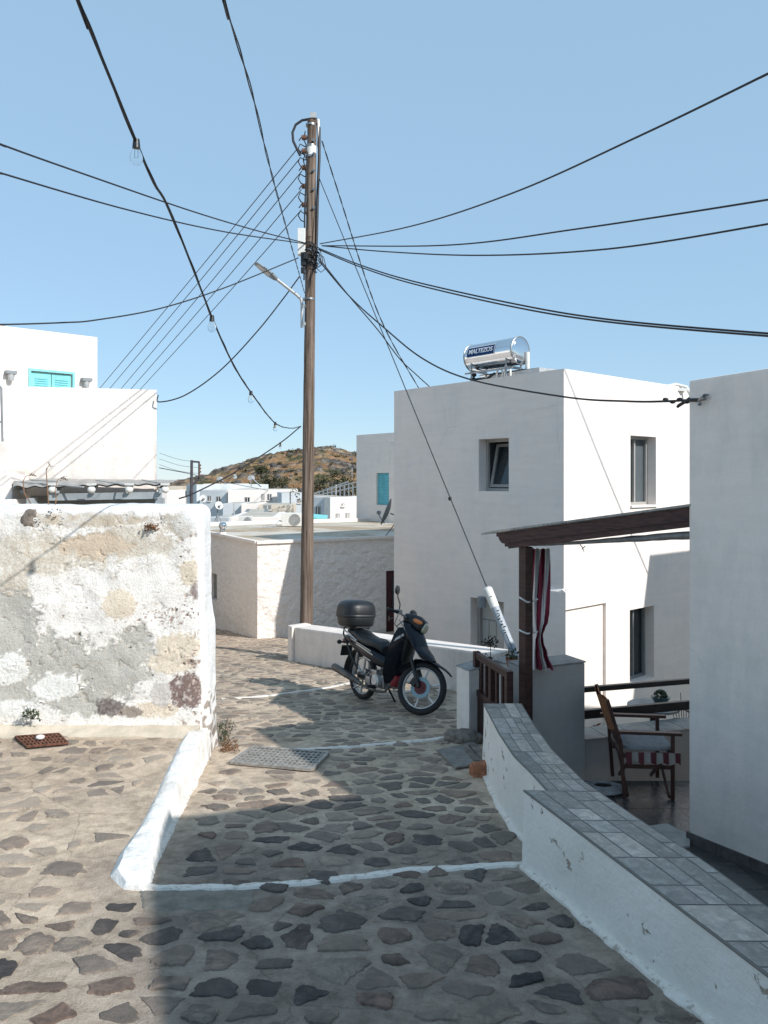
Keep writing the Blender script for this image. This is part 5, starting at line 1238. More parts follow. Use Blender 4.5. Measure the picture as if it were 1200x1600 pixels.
# ------------------------------------------------------------------ utility pole with hardware
def PP(px, py): return P(px, py, 13.0)
def build_pole():
    root = thing('utility_pole', 'tall weathered wooden pole carrying all the cables behind the low wall', 'pole', (-1.33, 13, -3))
    mb = MB(); pts = []; rs = []
    for i in range(40):
        t = i/39; py = 1040-(1040-187)*t; pts.append(P(478+9.5*t, py, 13.0)); rs.append(.112-.036*t+.002*math.sin(i*2.3))
    mb.tube(pts, rs, 28); part('shaft', mb, 'pole_wood', root, smooth=True)
    # white sleeve + bands
    mb = MB(); mb.tube([PP(486, 246), PP(487, 229)], [.085, .085], 20); part('sleeve', mb, 'white_metal', root, smooth=True)
    for py in (229, 246, 196, 392, 410, 468):
        mb = MB(); mb.tube([PP(486-(py-200)*.012, py+1.5), PP(486-(py-200)*.012, py-1.5)], [.09+(py-200)*.00006]*2, 20); part('steel_band', mb, 'steel', root, smooth=True)
    mb = MB(); mb.box(PP(472, 380)+V(0, -.05, 0), (.13, .14, .44)); part('meter_box', mb, 'white_metal', root, bevel=.01)
    mb = MB(); mb.tube([PP(492, 420)+V(.02, -.05, 0), PP(494, 300)+V(.03, -.03, 0), PP(499, 250)+V(0, -.03, 0), PP(499, 200), PP(492, 188)], .024, 8); part('riser_cable', mb, 'cable', root, smooth=True)
    mb = MB(); mb.tube([PP(495, 185), PP(491, 187), PP(484, 186), PP(472, 188), PP(462, 195), PP(457, 207), PP(458, 220), PP(464, 233), PP(469, 243)], .022, 8); part('loop_cable', mb, 'cable', root, smooth=True)
    mb = MB(); mb.tube([PP(497, 187), PP(498, 215), PP(498, 230)], .028, 8); mb.box(PP(490, 186)+V(0, -.05, .03), (.10, .08, .09)); part('top_fitting', mb, 'light_metal', root)
    rr = random.Random(2)
    for k, py in enumerate((215, 236, 262, 291, 320)):
        m = MB(); a = PP(480, py); b = PP(473, py); m.cyl(a, b, .02, n=8)
        for q in (0, .35, .7): c = a.lerp(b, q+.3); m.cyl(c+V(.015, 0, 0), c-V(.015, 0, 0), .042, n=12)
        part('insulator', m, 'insulator', root, smooth=True)
        m = MB(); c = PP(491, py+8)+V(0, -.085, 0); m.cyl(c, c+V(0, -.03, 0), .022, n=8); m.bar(c+V(-.03, -.02, -.01), c+V(.03, -.02, .01), .02, .015); part('bolt', m, 'steel', root)
        m = MB(); s = PP(472, py); e = PP(465+k, py+16)
        m.tube([PP(484, py+12), PP(476, py+14), PP(469, py+10), PP(466, py+17), PP(470, py+24), PP(476, py+27)], .010, 6)
        m.tube([PP(478, py-4), PP(472, py-2), PP(467, py+5)], .009, 6)
        part('jumper_wire', m, 'cable', root, smooth=True)
    # tangle around the collar
    m = MB()
    for k in range(26):
        ph = rr.uniform(0, 6.28); py = rr.uniform(378, 425); rad = rr.uniform(.10, .15); tilt = rr.uniform(-.08, .08); pts = []
        c = P(483.5, py, 13)
        for i in range(13):
            a = ph+i/12*rr.uniform(4.5, 5.0); pts.append(c+V(rad*math.cos(a), rad*math.sin(a)*.9, tilt*math.sin(a*1.0+ph)+.02*math.sin(a*3)))
        m.tube(pts, .008, 5)
    for k in range(7):
        x0 = rr.uniform(484, 498); y0 = rr.uniform(380, 400); s_ = rr.uniform(6, 16); m.tube([PP(x0, y0)+V(0, -.1, 0), PP(x0+s_*.7, y0+s_*.5)+V(0, -.1, 0), PP(x0+s_, y0+s_*1.7)+V(0, -.08, 0), PP(x0+s_*.4, y0+s_*2.2)+V(0, -.09, 0), PP(x0-4, y0+s_*1.6)+V(0, -.1, 0)], .008, 5)
    part('cable_tangle', m, 'cable', root, smooth=True)
    m = MB(); m.box(PP(475, 408)+V(0, -.1, 0), (.08, .1, .22)); m.box(PP(479, 404)+V(0, -.16, 0), (.07, .06, .12)); m.box(PP(474, 425)+V(0, -.1, 0), (.06, .06, .1)); part('splice_box', m, 'black_plastic', root, bevel=.008)
    m = MB(); m.tube([PP(476, 440)+V(0, -.1, 0), PP(477, 330)+V(0, -.09, 0), PP(481, 240)+V(0, -.08, 0)], .014, 6); m.tube([PP(477, 205), PP(474, 217), PP(480, 230), PP(474, 250), PP(478, 270), PP(477, 330), PP(484, 352), PP(491, 365), PP(490, 385)], .010, 6); part('down_cable', m, 'cable', root, smooth=True)
    # street lamp on the pole
    lamp = thing('street_lamp', 'slim grey LED street lamp on an arm fixed to the wooden pole', 'street lamp', PP(473, 475), 0)
    m = MB(); m.tube([PP(473, 514)+V(0, -.12, 0), PP(473, 478)+V(0, -.12, 0), PP(472, 471)+V(0, -.13, 0), PP(466, 465)+V(0, -.16, 0), PP(436, 444)+V(0, -.35, 0)], .026, 10); m.box(PP(474, 480)+V(.02, -.1, 0), (.06, .05, .05)); m.box(PP(474, 508)+V(.02, -.1, 0), (.06, .05, .05)); part('arm', m, 'light_metal', lamp, smooth=True)
    a = PP(437, 445)+V(0, -.35, 0); b = PP(407, 425)+V(0, -.55, 0); d = (b-a).normalized(); m = MB(); L = (b-a).length
    secs = []
    R = d.to_track_quat('X', 'Z').to_matrix().to_4x4(); T = Matrix.Translation(a) @ R
    m.loft([(0, 0, .03, .025, 0), (.03, 0, .05, .035, 0), (.12, 0, .085, .032, 0), (L*.6, 0, .095, .02, 0), (L*.95, 0, .07, .014, 0), (L, 0, .03, .008, 0)], 16, 3); m.xf(T); part('lamp_head', m, 'grey_metal', lamp, smooth=True)
    m = MB(); m.loft([(.14, -.03, .07, .006, 0), (L*.6, -.02, .08, .006, 0), (L*.9, -.012, .06, .005, 0)], 12, 4); m.xf(T); part('lamp_lens', m, 'light_metal', lamp, smooth=True)
build_pole()
# ------------------------------------------------------------------ cables
def catmull(pts, n=10):
    out = []; q = [pts[0]+(pts[0]-pts[1])]+pts+[pts[-1]+(pts[-1]-pts[-2])]
    for i in range(1, len(q)-2):
        for k in range(n):
            t = k/n; a, b, c, d = q[i-1], q[i], q[i+1], q[i+2]
            out.append(.5*((2*b)+(c-a)*t+(2*a-5*b+4*c-d)*t*t+(3*b-a-3*c+d)*t**3))
    out.append(pts[-1]); return out
def cable_pts(pix, YA, YB):
    A = P(*pix[0], YA); B = P(*pix[-1], YB); out = [A]
    for (px, py) in pix[1:-1]:
        r = (px-CX)/F; dx, dy = B.x-A.x, B.y-A.y; t = (r*A.y-A.x)/(dx-r*dy); Y = A.y+dy*t; out.append(P(px, py, Y))
    out.append(B); return out
def cable(pix, YA, YB, r, label, mat='cable', twist=0, group='overhead cables', seg=6):
    ctl = cable_pts(pix, YA, YB); off = lambda q: q[0] < -50 or q[0] > 1280 or q[1] < -50
    if off(pix[0]): ctl = [ctl[0]+(ctl[0]-ctl[1]).normalized()*5]+ctl
    if off(pix[-1]): ctl = ctl+[ctl[-1]+(ctl[-1]-ctl[-2]).normalized()*5]
    r *= .82; pts = catmull(ctl, 12); mb = MB()
    if twist:
        for ph in (0, PI):
            t = []; s = 0
            for i, p in enumerate(pts):
                if i: s += (p-pts[i-1]).length
            fine = []
            for a, b in zip(pts, pts[1:]):
                m = max(1, int((b-a).length/.05)); fine += [a.lerp(b, k/m) for k in range(m)]
            fine.append(pts[-1])
            t = [p+V(math.cos(i*twist+ph)*r*.9, 0, math.sin(i*twist+ph)*r*.9) for i, p in enumerate(fine)]; mb.tube(t, r*.75, 5)
    else: mb.tube(pts, r, seg)
    return solo('power_cable', mb, mat, label, 'cable', group, smooth=True)
cable([(335, -60), (350, 0), (395, 150), (432, 300), (476, 458)], 3.0, 12.9, .0062, 'steep cable rising from the pole collar past the top edge left of the pole', twist=.35)
cable([(-60, 200), (0, 225), (120, 268), (300, 330), (400, 360), (478, 380)], 6, 12.9, .011, 'upper one of two cables running from the pole to the left edge')
cable([(-60, 250), (0, 270), (200, 328), (350, 362), (478, 381)], 6, 12.9, .011, 'lower one of two cables running from the pole to the left edge')
cable([(-60, 505), (0, 507), (100, 504), (150, 500), (250, 482), (350, 450), (466, 403)], 8, 12.9, .011, 'slack cable from the pole touching the roof of the upper left house')
cable([(247, 617), (249, 628), (290, 617), (345, 578), (400, 520), (440, 470), (468, 432)], 12.9, 12.9, .013, 'sagging cable tied to the top corner of the blank white block', twist=0)
for k, (a, b, lab) in enumerate((((465, 232), (157, 605), 'topmost'), ((469, 247), (173, 605), 'second'), ((472, 267), (190, 606), 'third'), ((471, 296), (205, 607), 'fourth'), ((471, 328), (219, 608), 'lowest'))):
    ex = (a[0]+(b[0]-a[0])*1.08, a[1]+(b[1]-a[1])*1.08); mid = ((a[0]+ex[0])/2-3, (a[1]+ex[1])/2+6); cable([a, mid, ex], 12.95, 24, .010, f'{lab} of the five thin wires slanting down left from the pole top', 'cable_grey', group='five parallel thin wires')
cable([(500, 381), (640, 354), (800, 302), (1000, 212), (1200, 115), (1290, 70)], 12.9, 4.5, .010, 'cable climbing steeply from the pole to the upper right edge')
cable([(503, 384), (700, 383), (900, 358), (1200, 312), (1300, 292)], 12.9, 6, .011, 'higher of the two nearly level cables running right from the pole')
cable([(503, 384), (600, 393), (750, 399), (950, 389), (1200, 350), (1300, 330)], 12.9, 6, .011, 'lower of the two nearly level cables running right from the pole')
cable([(498, 388), (560, 413), (640, 438), (800, 474), (950, 499), (1200, 521), (1300, 524)], 12.9, 6.5, .013, 'upper cable of the close pair dropping slowly to the right edge')
cable([(498, 390), (560, 416), (640, 442), (800, 479), (950, 503), (1200, 525), (1300, 528)], 12.9, 6.4, .013, 'lower cable of the close pair dropping slowly to the right edge')
cable([(497, 406), (545, 462), (600, 512), (660, 560), (735, 593), (881, 620), (980, 627), (1040, 627), (1092, 624)], 12.9, 5.86, .012, 'sagging cable from the pole to the bracket on the near right house')
cable([(497, 402), (545, 462), (590, 515), (624, 560), (650, 585), (671, 604)], 12.9, 14.5, .013, 'cable from the pole collar to the roof edge of the middle house')
cable([(503, 220), (530, 305), (578, 455), (610, 530), (654, 606)], 12.95, 14.8, .010, 'thin twisted cable from the pole top to the left roof edge of the middle house', twist=.9)
def shadow_cable():
    A = fu(HC, DR, 888, 590); B = fu(HC, DR, 1010, 890); R_ = Vector((DR[0], DR[1], 0)).normalized(); C3 = V(HC[0], HC[1], 0)
    a = C3+DRv(A, R_)+sun_dir*6.2; b = C3+DRv(B, R_)+sun_dir*4.6; d = b-a; a2 = a-d*.25; b2 = b+d*.12
    mb = MB(); mb.tube(catmull([a2, a2.lerp(b2, .5)-V(0, 0, .06), b2], 10), .016, 6); solo('power_cable', mb, 'cable', 'cable outside the frame whose thin shadow crosses the sunny side of the middle house', 'cable', smooth=True)
def DRv(uz, R_): return R_*uz[0]+V(0, 0, uz[1])
shadow_cable()
def far_cables():
    cable([(249, 731), (300, 741), (330, 749), (430, 768), (470, 772)], 40, 95, .03, 'thin dark cable over the distant roofs beside the far pole', 'cable_grey', group='distant cables')
    for k, (pa, pb) in enumerate((((249, 708), (312, 722)), ((249, 717), (312, 731)), ((249, 726), (311, 740)))):
        cable([pa, ((pa[0]+pb[0])/2, (pa[1]+pb[1])/2+3), pb], 42, 42, .012, f'faint distant wire left of the far pole, {["top", "middle", "bottom"][k]} one', 'cable_grey', group='distant cables')
far_cables()
def build_anchor():
    root = thing('cable_bracket', 'steel hook bracket with twisted cable end high on the near right house', 'bracket', P(1095, 625, 5.84)); m = MB(); c = P(1090, 624, 5.85)
    for i in range(5): a = P(1040+i*11, 626+(2 if i % 2 else -2), 6.2-.08*i); m.sup(a, (.05, .03, .03), nu=8, nv=6)
    m.tube([P(1058, 636, 6.0), P(1070, 628, 5.95), P(1085, 616, 5.9)], .012, 6); m.tube([P(1060, 634, 6.0), P(1075, 625, 5.9), P(1092, 625, 5.8)], .014, 6); part('cable_end', m, 'cable', root, smooth=True)
    m = MB(); m.cyl(P(1092, 626, 5.80), P(1100, 619, 5.72), .012, n=8); m.sup(P(1103, 617, 5.70), (.05, .03, .02), nu=8, nv=6); m.sup(P(1093, 631, 5.76), (.035, .03, .03), nu=8, nv=6); m.sup(P(1100, 623, 5.72), (.035, .03, .03), nu=8, nv=6); part('hook', m, 'steel', root, smooth=True)
build_anchor()
# guy wire with plastic guard
def build_guy():
    T = P(499, 279, 12.95); Bt = P(812, 1043, 9.25); D = (T-Bt).normalized(); root = thing('guy_wire', 'leaning guy wire with a white and grey plastic guard at its foot by the gate', 'guy wire', Bt)
    m = MB(); m.tube([Bt-D*.8, T], .007, 6); c = Bt.lerp(T, .33); part('wire', m, 'cable', root)
    m = MB(); m.sup(P(703, 779, (P(703, 779, 1).y*0+10.42)), (.05, .05, .06), nu=8, nv=6); part('wire_clamp', m, 'cable', root)
    # guard: starts at lower end, up to pixel (768,938)
    Lg = 1.06; m = MB(); m.tube([Bt-D*.7, Bt+D*(Lg-.27)], [.048, .052], 18); part('guard', m, 'pvc_grey', root, smooth=True)
    m = MB(); m.tube([Bt+D*(Lg-.275), Bt+D*(Lg-.02), Bt+D*Lg], [.055, .060, .04], 18); part('guard_top', m, 'pvc', root, smooth=True)
    u = D.cross(V(0, -1, 0)).normalized(); f = u.cross(D).normalized(); f = f if f.y < 0 else -f
    m = MB(); m.bar(Bt+D*.02+f*.05, Bt+D*.42+f*.053, .006, .006, up=u)
    rr = random.Random(3)
    for k in range(9): p = Bt+D*(.44+.036*k)+f*.052+u*rr.uniform(-.012, .012); m.bar(p-u*rr.uniform(.008, .02), p+u*rr.uniform(.008, .02)+D*rr.uniform(-.015, .015), .004, rr.uniform(.008, .018))
    m.bar(Bt+D*(Lg-.14)+f*.06-u*.02, Bt+D*(Lg-.14)+f*.06+u*.02, .004, .008)
    part('worn_marking', m, 'cable', root)
build_guy()
# ------------------------------------------------------------------ string lights
def bulb(parent, p, s=.86, tilt=0):
    k = MB(); k.cyl(p+V(0, 0, .012), p+V(0, 0, -.030*s), .015*s, .019*s, 12); so_ = part('bulb', k, 'black_plastic', parent, smooth=True)
    g = MB(); pts = []; rs = []
    for t, r in ((0, .016), (.02, .018), (.04, .027), (.06, .031), (.08, .028), (.095, .016), (.10, .004)): pts.append(p+V(0, 0, -.022*s-t*.88*s)); rs.append(r*s)
    g.tube(pts, rs, 14); part('bulb_glass', g, 'bulb_glass', so_, smooth=True)
    f = MB(); f.tube([p+V(-.006*s, 0, -.03*s), p+V(-.008*s, 0, -.075*s), p+V(.008*s, 0, -.075*s), p+V(.006*s, 0, -.03*s)], .0012, 4); part('filament', f, 'steel', so_)
def build_strings():
    pix = [(95, -70), (122, 0), (165, 105), (213, 222), (240, 285), (270, 340), (335, 505), (365, 570), (392, 613), (430, 661), (455, 669), (470, 666)]
    ctl = cable_pts(pix, 2.35, 12.9); ctl = [ctl[0]+(ctl[0]-ctl[1]).normalized()*3]+ctl
    pts = catmull(ctl, 12); m = MB(); m2 = MB(); acc = 0
    fine = []
    for a, b in zip(pts, pts[1:]):
        q = max(1, int((b-a).length/.03)); fine += [a.lerp(b, k/q) for k in range(q)]
    root = thing('string_light', 'festoon cable with clear bulbs coming from the top left corner down to the pole', 'string light', pts[len(pts)//2])
    m.tube(fine[::2], .0062, 6); m.tube([p+V(math.cos(i*.22)*.006, 0, math.sin(i*.22)*.006) for i, p in enumerate(fine)], .0026, 5); part('cable', m, 'cable', root, smooth=True)
    for (px, py) in ((213, 222), (330, 496), (391, 612), (431, 661)):
        best = min(pts, key=lambda p: abs(CX+p.x/p.y*F-px)+abs(HY-p.z/p.y*F-py)); bulb(root, best)
    pix = [(470, 666), (438, 692), (380, 730), (347, 749), (300, 772), (280, 779)]
    pts = catmull(cable_pts(pix, 12.9, 10.2), 12); root = thing('string_light', 'lower festoon cable from the pole over the distant roofs to the left', 'string light', pts[len(pts)//2])
    m = MB(); m.tube(pts, .010, 6); part('cable', m, 'cable', root, smooth=True)
    for (px, py) in ((437, 692), (367, 738)):
        best = min(pts, key=lambda p: abs(CX+p.x/p.y*F-px)); bulb(root, best)
build_strings()
# ------------------------------------------------------------------ distant village
def far(name, label, *a, **k): return block(name, label, *a, group='distant village houses', **k)
B0 = 5.6; M['white_shade'] = pm('shaded_white_limewash', (.56, .59, .60), .9, .1, .6); M['tan_wall'] = pm('tan_render', (.62, .53, .42), .9, .1, .6)  # white_shade: white walls with their blue-grey shade put into the colour
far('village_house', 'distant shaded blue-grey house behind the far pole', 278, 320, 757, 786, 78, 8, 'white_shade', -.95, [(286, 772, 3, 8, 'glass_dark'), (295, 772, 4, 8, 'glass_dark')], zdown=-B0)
far('village_house', 'distant white house at the end of the reed canopy', 240, 262, 766, 792, 90, 6, 'white', -.1, [(249, 778, 4, 6, 'glass_dark')], zdown=-B0)
far('village_house', 'distant tan house just left of the far pole', 258, 284, 760, 790, 105, 6, 'tan_wall', .1, [(268, 770, 4, 5, 'glass_dark')], zdown=-B0)
far('village_house', 'distant white house with a raised upper room left of the orange shutter', 318, 379, 756, 770, 84, 9, 'white', .1, [(367, 762, 5, 4, 'glass_dark')], zdown=-B0)
far('village_house', 'distant white house front in painted blue-grey shade with two dark windows', 310, 356, 766, 790, 74, 4, 'white_shade', -.25, [(327, 779, 4, 7, 'glass_dark'), (342, 781, 5, 9, 'glass_dark')], zdown=-B0)
far('village_house', 'distant long white house with several windows and an orange brown shutter', 357, 465, 765, 792, 72, 8, 'white', .12, [(387, 781, 6, 7, 'glass_dark'), (411, 777, 3, 9, 'panel_grey'), (421, 777, 5, 9, 'glass_mid'), (445, 778, 7, 9, 'orange_wood')], zdown=-B0)
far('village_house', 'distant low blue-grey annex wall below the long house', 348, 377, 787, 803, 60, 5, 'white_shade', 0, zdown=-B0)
far('village_house', 'distant low white annex with a tan roof corner', 377, 404, 787, 806, 59, 5, 'white', 0.05, zdown=-B0)
far('village_house', 'distant tan and grey annex right of the low white one', 404, 456, 789, 806, 57, 5, 'tan_wall', .05, [(418, 793, 10, 6, 'panel_grey')], zdown=-B0)
far('village_house', 'distant low grey roof shed behind the small air conditioner', 382, 419, 800, 812, 46, 5, 'panel_grey', .15, zdown=-B0)
far('village_house', 'distant small white block right of the long house by the pole', 440, 478, 770, 800, 66, 6, 'white_shade', .2, [(467, 783, 4, 5, 'glass_dark')], zdown=-B0)
far('village_house', 'low white parapet block behind the air conditioners', 360, 436, 808, 830, 30, 5, 'white', .08, zdown=-B0)
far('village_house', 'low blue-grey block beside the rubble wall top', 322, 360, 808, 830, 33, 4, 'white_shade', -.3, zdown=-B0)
far('village_house', 'distant white house right of the pole with small square windows, its left half in shade', 515, 562, 777, 822, 44, 6, 'white_old', .35, [(528, 806, 3, 5, 'panel_grey'), (543, 806, 3, 6, 'panel_grey'), (536, 789, 1.5, 2, 'panel_grey')], zdown=-B0)
far('village_house', 'distant white house side in painted blue-grey shade with one dark window just right of the pole', 486, 516, 777, 822, 45, 6, 'white_shade', -.5, [(497, 798, 6, 11, 'glass_dark')], zdown=-B0)
# ------------------------------------------------------------------ hill behind the village
def build_hill():
    prof = [(-200, 790), (250, 790), (305, 782), (326, 762), (338, 746), (350, 740), (380, 727), (420, 713), (450, 706), (480, 704), (505, 700), (522, 699), (545, 706), (565, 708), (620, 712), (700, 727), (800, 748), (950, 765), (1400, 775)]
    def ridge(px):
        for (a, b), (c, d) in zip(prof, prof[1:]):
            if px <= c: t = max(0, (px-a)/(c-a)); return b+(d-b)*t
        return 775
    mb = MB(); mb.c = []; YR = 230; nu, nv = 420, 170
    def hz(px, Y):
        X = (px-CX)/F*YR; r = -(ridge(px)-HY)/F*YR; t = (Y-105)/(YR-105)
        k = sm(0, 1, t)*.55+.45*max(0, min(1, t)) if t < 1 else max(0, 1-(t-1)*1.2)
        z = -5.6+(r+5.6)*k
        n = fbm(X, Y, .045, 5, 3); rk = abs(fbm(X, Y, .09, 4, 6)); st = fbm(X, Y*1.6, .12, 3, 9)
        amp = (min(1, max(.0, t*3)) if t < .93 else .55)*sm(295, 345, px)
        z -= 9*(1-sm(300, 338, px))
        z += (n*2.0+st*1.1)*amp*(1 if t < .93 else .8)
        rock = sm(.10, .24, st+.5*n)
        if rock > 0: z += rock*.7*amp*(.5+fbm(X, Y, .6, 3, 2))
        return X, z, n, rk, st, rock
    for j in range(nv+1):
        Y = 100+(YR+70-100)*j/nv
        for i in range(nu+1):
            px = 150+620*i/nu; X, z, n, rk, st, rock = hz(px, Y); mb.v.append(V(X, Y, z))
            g = fbm(X, Y, .22, 4, 12); g2 = fbm(X, Y, .7, 3, 13)
            col = mixv((.36, .195, .10), (.31, .22, .135), sm(-.3, .3, g)); col = mixv(col, (.46, .36, .22), sm(.1, .4, g2))
            col = mixv(col, (.10, .10, .055), sm(.02, .2, fbm(X, Y*1.5, .17, 4, 21)))
            col = mixv(col, mixv((.09, .08, .075), (.26, .23, .2), sm(-.2, .35, g2)), min(1, rock*1.3)); mb.c.append(col)
    for j in range(nv):
        for i in range(nu): a = j*(nu+1)+i; mb.f.append((a, a+1, a+nu+2, a+nu+1))
    m, n, b = base_mat('dry_hillside'); at = NN(n, 'Attribute'); at.attribute_name = 'Col'; tc = NN(n, 'TexCoord')
    a = noise_n(n, 1.6, 7, .75, tc.outputs['Object']); r = ramp(n, a.outputs[0], [(.36, (.45, .43, .38)), (.5, (1, 1, 1)), (.7, (1.3, 1.25, 1.15))])
    lk(n, mixc(n, 1, at.outputs['Color'], r.outputs[0], 'MULTIPLY'), b.inputs['Base Color']); b.inputs['Roughness'].default_value = 1; b.inputs['Specular IOR Level'].default_value = 0; bump(n, b, a.outputs[0], 1, .6); M['hill'] = m
    struct('hill', mb, 'hill', smooth=False)
    rr = random.Random(9); sb = MB(); rb = MB()
    for k in range(560):
        px = rr.uniform(348, 620); Y = rr.uniform(118, 232); X, z, n_, rk, st, rock = hz(px, Y)
        if fbm(X, Y*1.5, .08, 3, 21) < rr.uniform(-.15, .2): continue
        s_ = rr.uniform(.25, .95)
        if rr.random() < .7: leaf_cluster(sb, (X, Y, z+s_*.3), s_*1.1, int(45*s_)+14, .42, rr, .55)
        else:
            q = MB(); q.sup((0, 0, 0), (s_*1.6, s_*1.4, s_*1.3), .8, .8, nu=8, nv=6); q.v = [V(X, Y, z+.1)+v*(1+.5*noise.noise(v*1.1+V(k, 0, 0))) for v in q.v]; rb.add(q.v, q.f)
    M['shrub'] = pm('dark_hill_shrub', (.075, .08, .045), .95, .35, .3, spec=.05)
    struct('hillside_scrub', sb, 'shrub', kind='stuff'); struct('hillside_rocks', rb, 'rock_dark', kind='stuff')
    for (px, py, Y, w, h, lab) in ((425, 756, 108, 4.4, 3.2, 'large dark green bush on the hillside above the long distant house'), (408, 735, 150, 3.6, 1.6, 'dark bush on the left slope of the hill')):
        c = P(px, py, Y); lf = MB(); 
        for q in range(26): d = V(rr.gauss(0, 1), rr.gauss(0, 1), rr.gauss(0, .8)); d = d.normalized()*rr.uniform(.3, 1); leaf_cluster(lf, c+V(d.x*w*.5, d.y*w*.5, d.z*h*.4), w*.16, 55, .3, rr)
        t = thing('bush', lab, 'bush', c-V(0, 0, h*.5)); part('foliage', lf, 'shrub', t, recalc=False); s2 = MB(); s2.tube([c-V(0, 0, h*.9), c-V(0, 0, .2)], [.2, .08], 6); part('stem', s2, 'dry_dark', t)
build_hill()
# ------------------------------------------------------------------ distant details
def ac_unit(label, px0, px1, py0, py1, Y, fan, rot=.0):
    a = P(px0, py0, Y); b = P(px1, py1, Y); w = b.x-a.x; h = a.z-b.z; c = V((a.x+b.x)/2, Y, b.z); root = thing('air_conditioner', label, 'air conditioner', c, rot, 'air conditioners on the flat roofs')
    R = ROOTM[root.name]; m = MB(); m.box((0, w*.2, h/2+.03), (w, w*.42, h)); m.xf(R); part('casing', m, 'white_metal', root, bevel=.015)
    m = MB(); cx = w*.17; m.cyl((cx, -.004, h/2+.03), (cx, -.014, h/2+.03), h*.40, n=28); m.xf(R); part('fan_recess', m, 'panel_grey', root)
    m = MB()
    for k in range(5): m.ring((cx, -.02, h/2+.03), (0, 1, 0), h*.40*(k+1)/5, .008, 28, 5)
    for k in range(8): q = k*PI/8; m.bar((cx-h*.4*math.cos(q), -.02, h/2+.03-h*.4*math.sin(q)), (cx+h*.4*math.cos(q), -.02, h/2+.03+h*.4*math.sin(q)), .008, .008, up=V(0, 1, 0))
    m.xf(R); part('fan_grille', m, 'light_metal', root)
    m = MB(); m.bar((-w*.35, -.02, .015), (-w*.35, w*.4, .015), .05, .03); m.bar((w*.35, -.02, .015), (w*.35, w*.4, .015), .05, .03); m.xf(R); part('feet', m, 'panel_grey', root)
    m = MB(); m.tube([(-w*.5, w*.2, h*.4), (-w*.62, w*.15, h*.5), (-w*.75, 0, h*.3), (-w*.8, -.1, .05), (-w*1.4, -.2, .02)], .018, 6); m.xf(R); part('pipe', m, 'pvc_grey', root, smooth=True)
ac_unit('larger white air conditioner on the flat roof just left of the wooden pole', 440, 471, 803, 824, 21.3, 1)
ac_unit('smaller white air conditioner beyond the flat roof, left of the bigger one', 373, 394, 808, 821, 27, 1)
def dish(label, px, py, Y, r, aim, stand, mat='light_metal', group='satellite dishes on the roofs'):
    c = P(px, py, Y); root = thing('satellite_dish', label, 'satellite dish', V(c.x, c.y, stand)); a = Vector(aim).normalized(); m = MB()
    R = a.to_track_quat('Z', 'Y').to_matrix()
    N = 24
    for k in range(7):
        rr_ = r*k/6; z = .22*r*(k/6)**2
        for i in range(N): m.v.append(c+R @ V(rr_*math.cos(i*2*PI/N), rr_*1.08*math.sin(i*2*PI/N), z))
    for k in range(6):
        for i in range(N): q = k*N+i; q2 = k*N+(i+1) % N; m.f.append((q, q2, q2+N, q+N))
    n0 = len(m.v); m.v += [v-a*.012 for v in m.v[:]]; m.f += [tuple(x+n0 for x in f[::-1]) for f in m.f[:]]
    for i in range(N): q = 6*N+i; q2 = 6*N+(i+1) % N; m.f.append((q, q2, q2+n0, q+n0))
    part('reflector', m, mat, root, smooth=True)
    m = MB(); tip = c+a*r*.95-V(0, 0, r*.3); m.tube([c-V(0, 0, r*.95)+a*.1, tip], .012, 6); m.cyl(tip, tip-a*.09+V(0, 0, .01), .035, .045, 10); part('feed_arm', m, 'grey_metal', root)
    m = MB(); q = c-a*.05; m.tube([q, V(q.x, q.y-.0, q.z)-a*.12, V(q.x-a.x*.12, q.y-a.y*.12, stand)], .02, 8); b = V(q.x-a.x*.12, q.y-a.y*.12, stand)
    for k in range(3): t = k*2.1+.5; m.tube([b+V(0, 0, (q.z-stand)*.6), b+V(.28*math.cos(t), .28*math.sin(t), 0)], .012, 6)
    part('mast', m, 'grey_metal', root)
dish('grey satellite dish on the right end of the low house roof, by the middle house', 607, 801, 17.6, .30, (-.9, .1, .35), -1.31, 'panel_grey')
dish('small white satellite dish above the end of the rubble wall', 318, 779, 26, .12, (.15, -1, .3), -1.9, 'white_metal')
dish('white satellite dish beyond the rubble wall among roof clutter', 342, 790, 27, .14, (.45, -.8, .35), -1.7, 'white_metal')
def small_heater(label, px, py, Y, s):
    c = P(px, py, Y); root = thing('solar_water_heater', label, 'water heater', c-V(0, 0, s), 0, 'solar water heaters on distant roofs'); m = MB()
    m.cyl(c+V(-.1*s, -.3*s, 0), c+V(.1*s, .9*s, 0), .34*s, n=18); part('tank', m, 'light_metal', root, smooth=True)
    m = MB(); d = V(1.3*s, -.2*s, -1.15*s); m.hexa([c+V(.1*s, -.2*s, -.1*s), c+V(.1*s, -.2*s, -.1*s)+d, c+V(.1*s, .8*s, -.1*s)+d, c+V(.1*s, .8*s, -.1*s)], [c+V(.1*s, -.2*s, 0), c+V(.1*s, -.2*s, 0)+d, c+V(.1*s, .8*s, 0)+d, c+V(.1*s, .8*s, 0)]); part('collector', m, 'solar_glass', root)
    m = MB(); m.tube([c+V(.15*s, -.25*s, .05*s), c+V(.15*s, -.25*s, .05*s)+d*1.02], .04*s, 6); m.tube([c-V(0, .2*s, 0), c-V(0, .2*s, 1.3*s)], .04*s, 6); m.tube([c+V(0, .7*s, 0), c+V(0, .7*s, -1.3*s)], .04*s, 6); part('frame', m, 'light_metal', root)
small_heater('left solar water heater on a distant white roof below the hill', 343, 748, 82, .62)
small_heater('right solar water heater with slanting panel on a distant white roof', 392, 747, 74, .68)
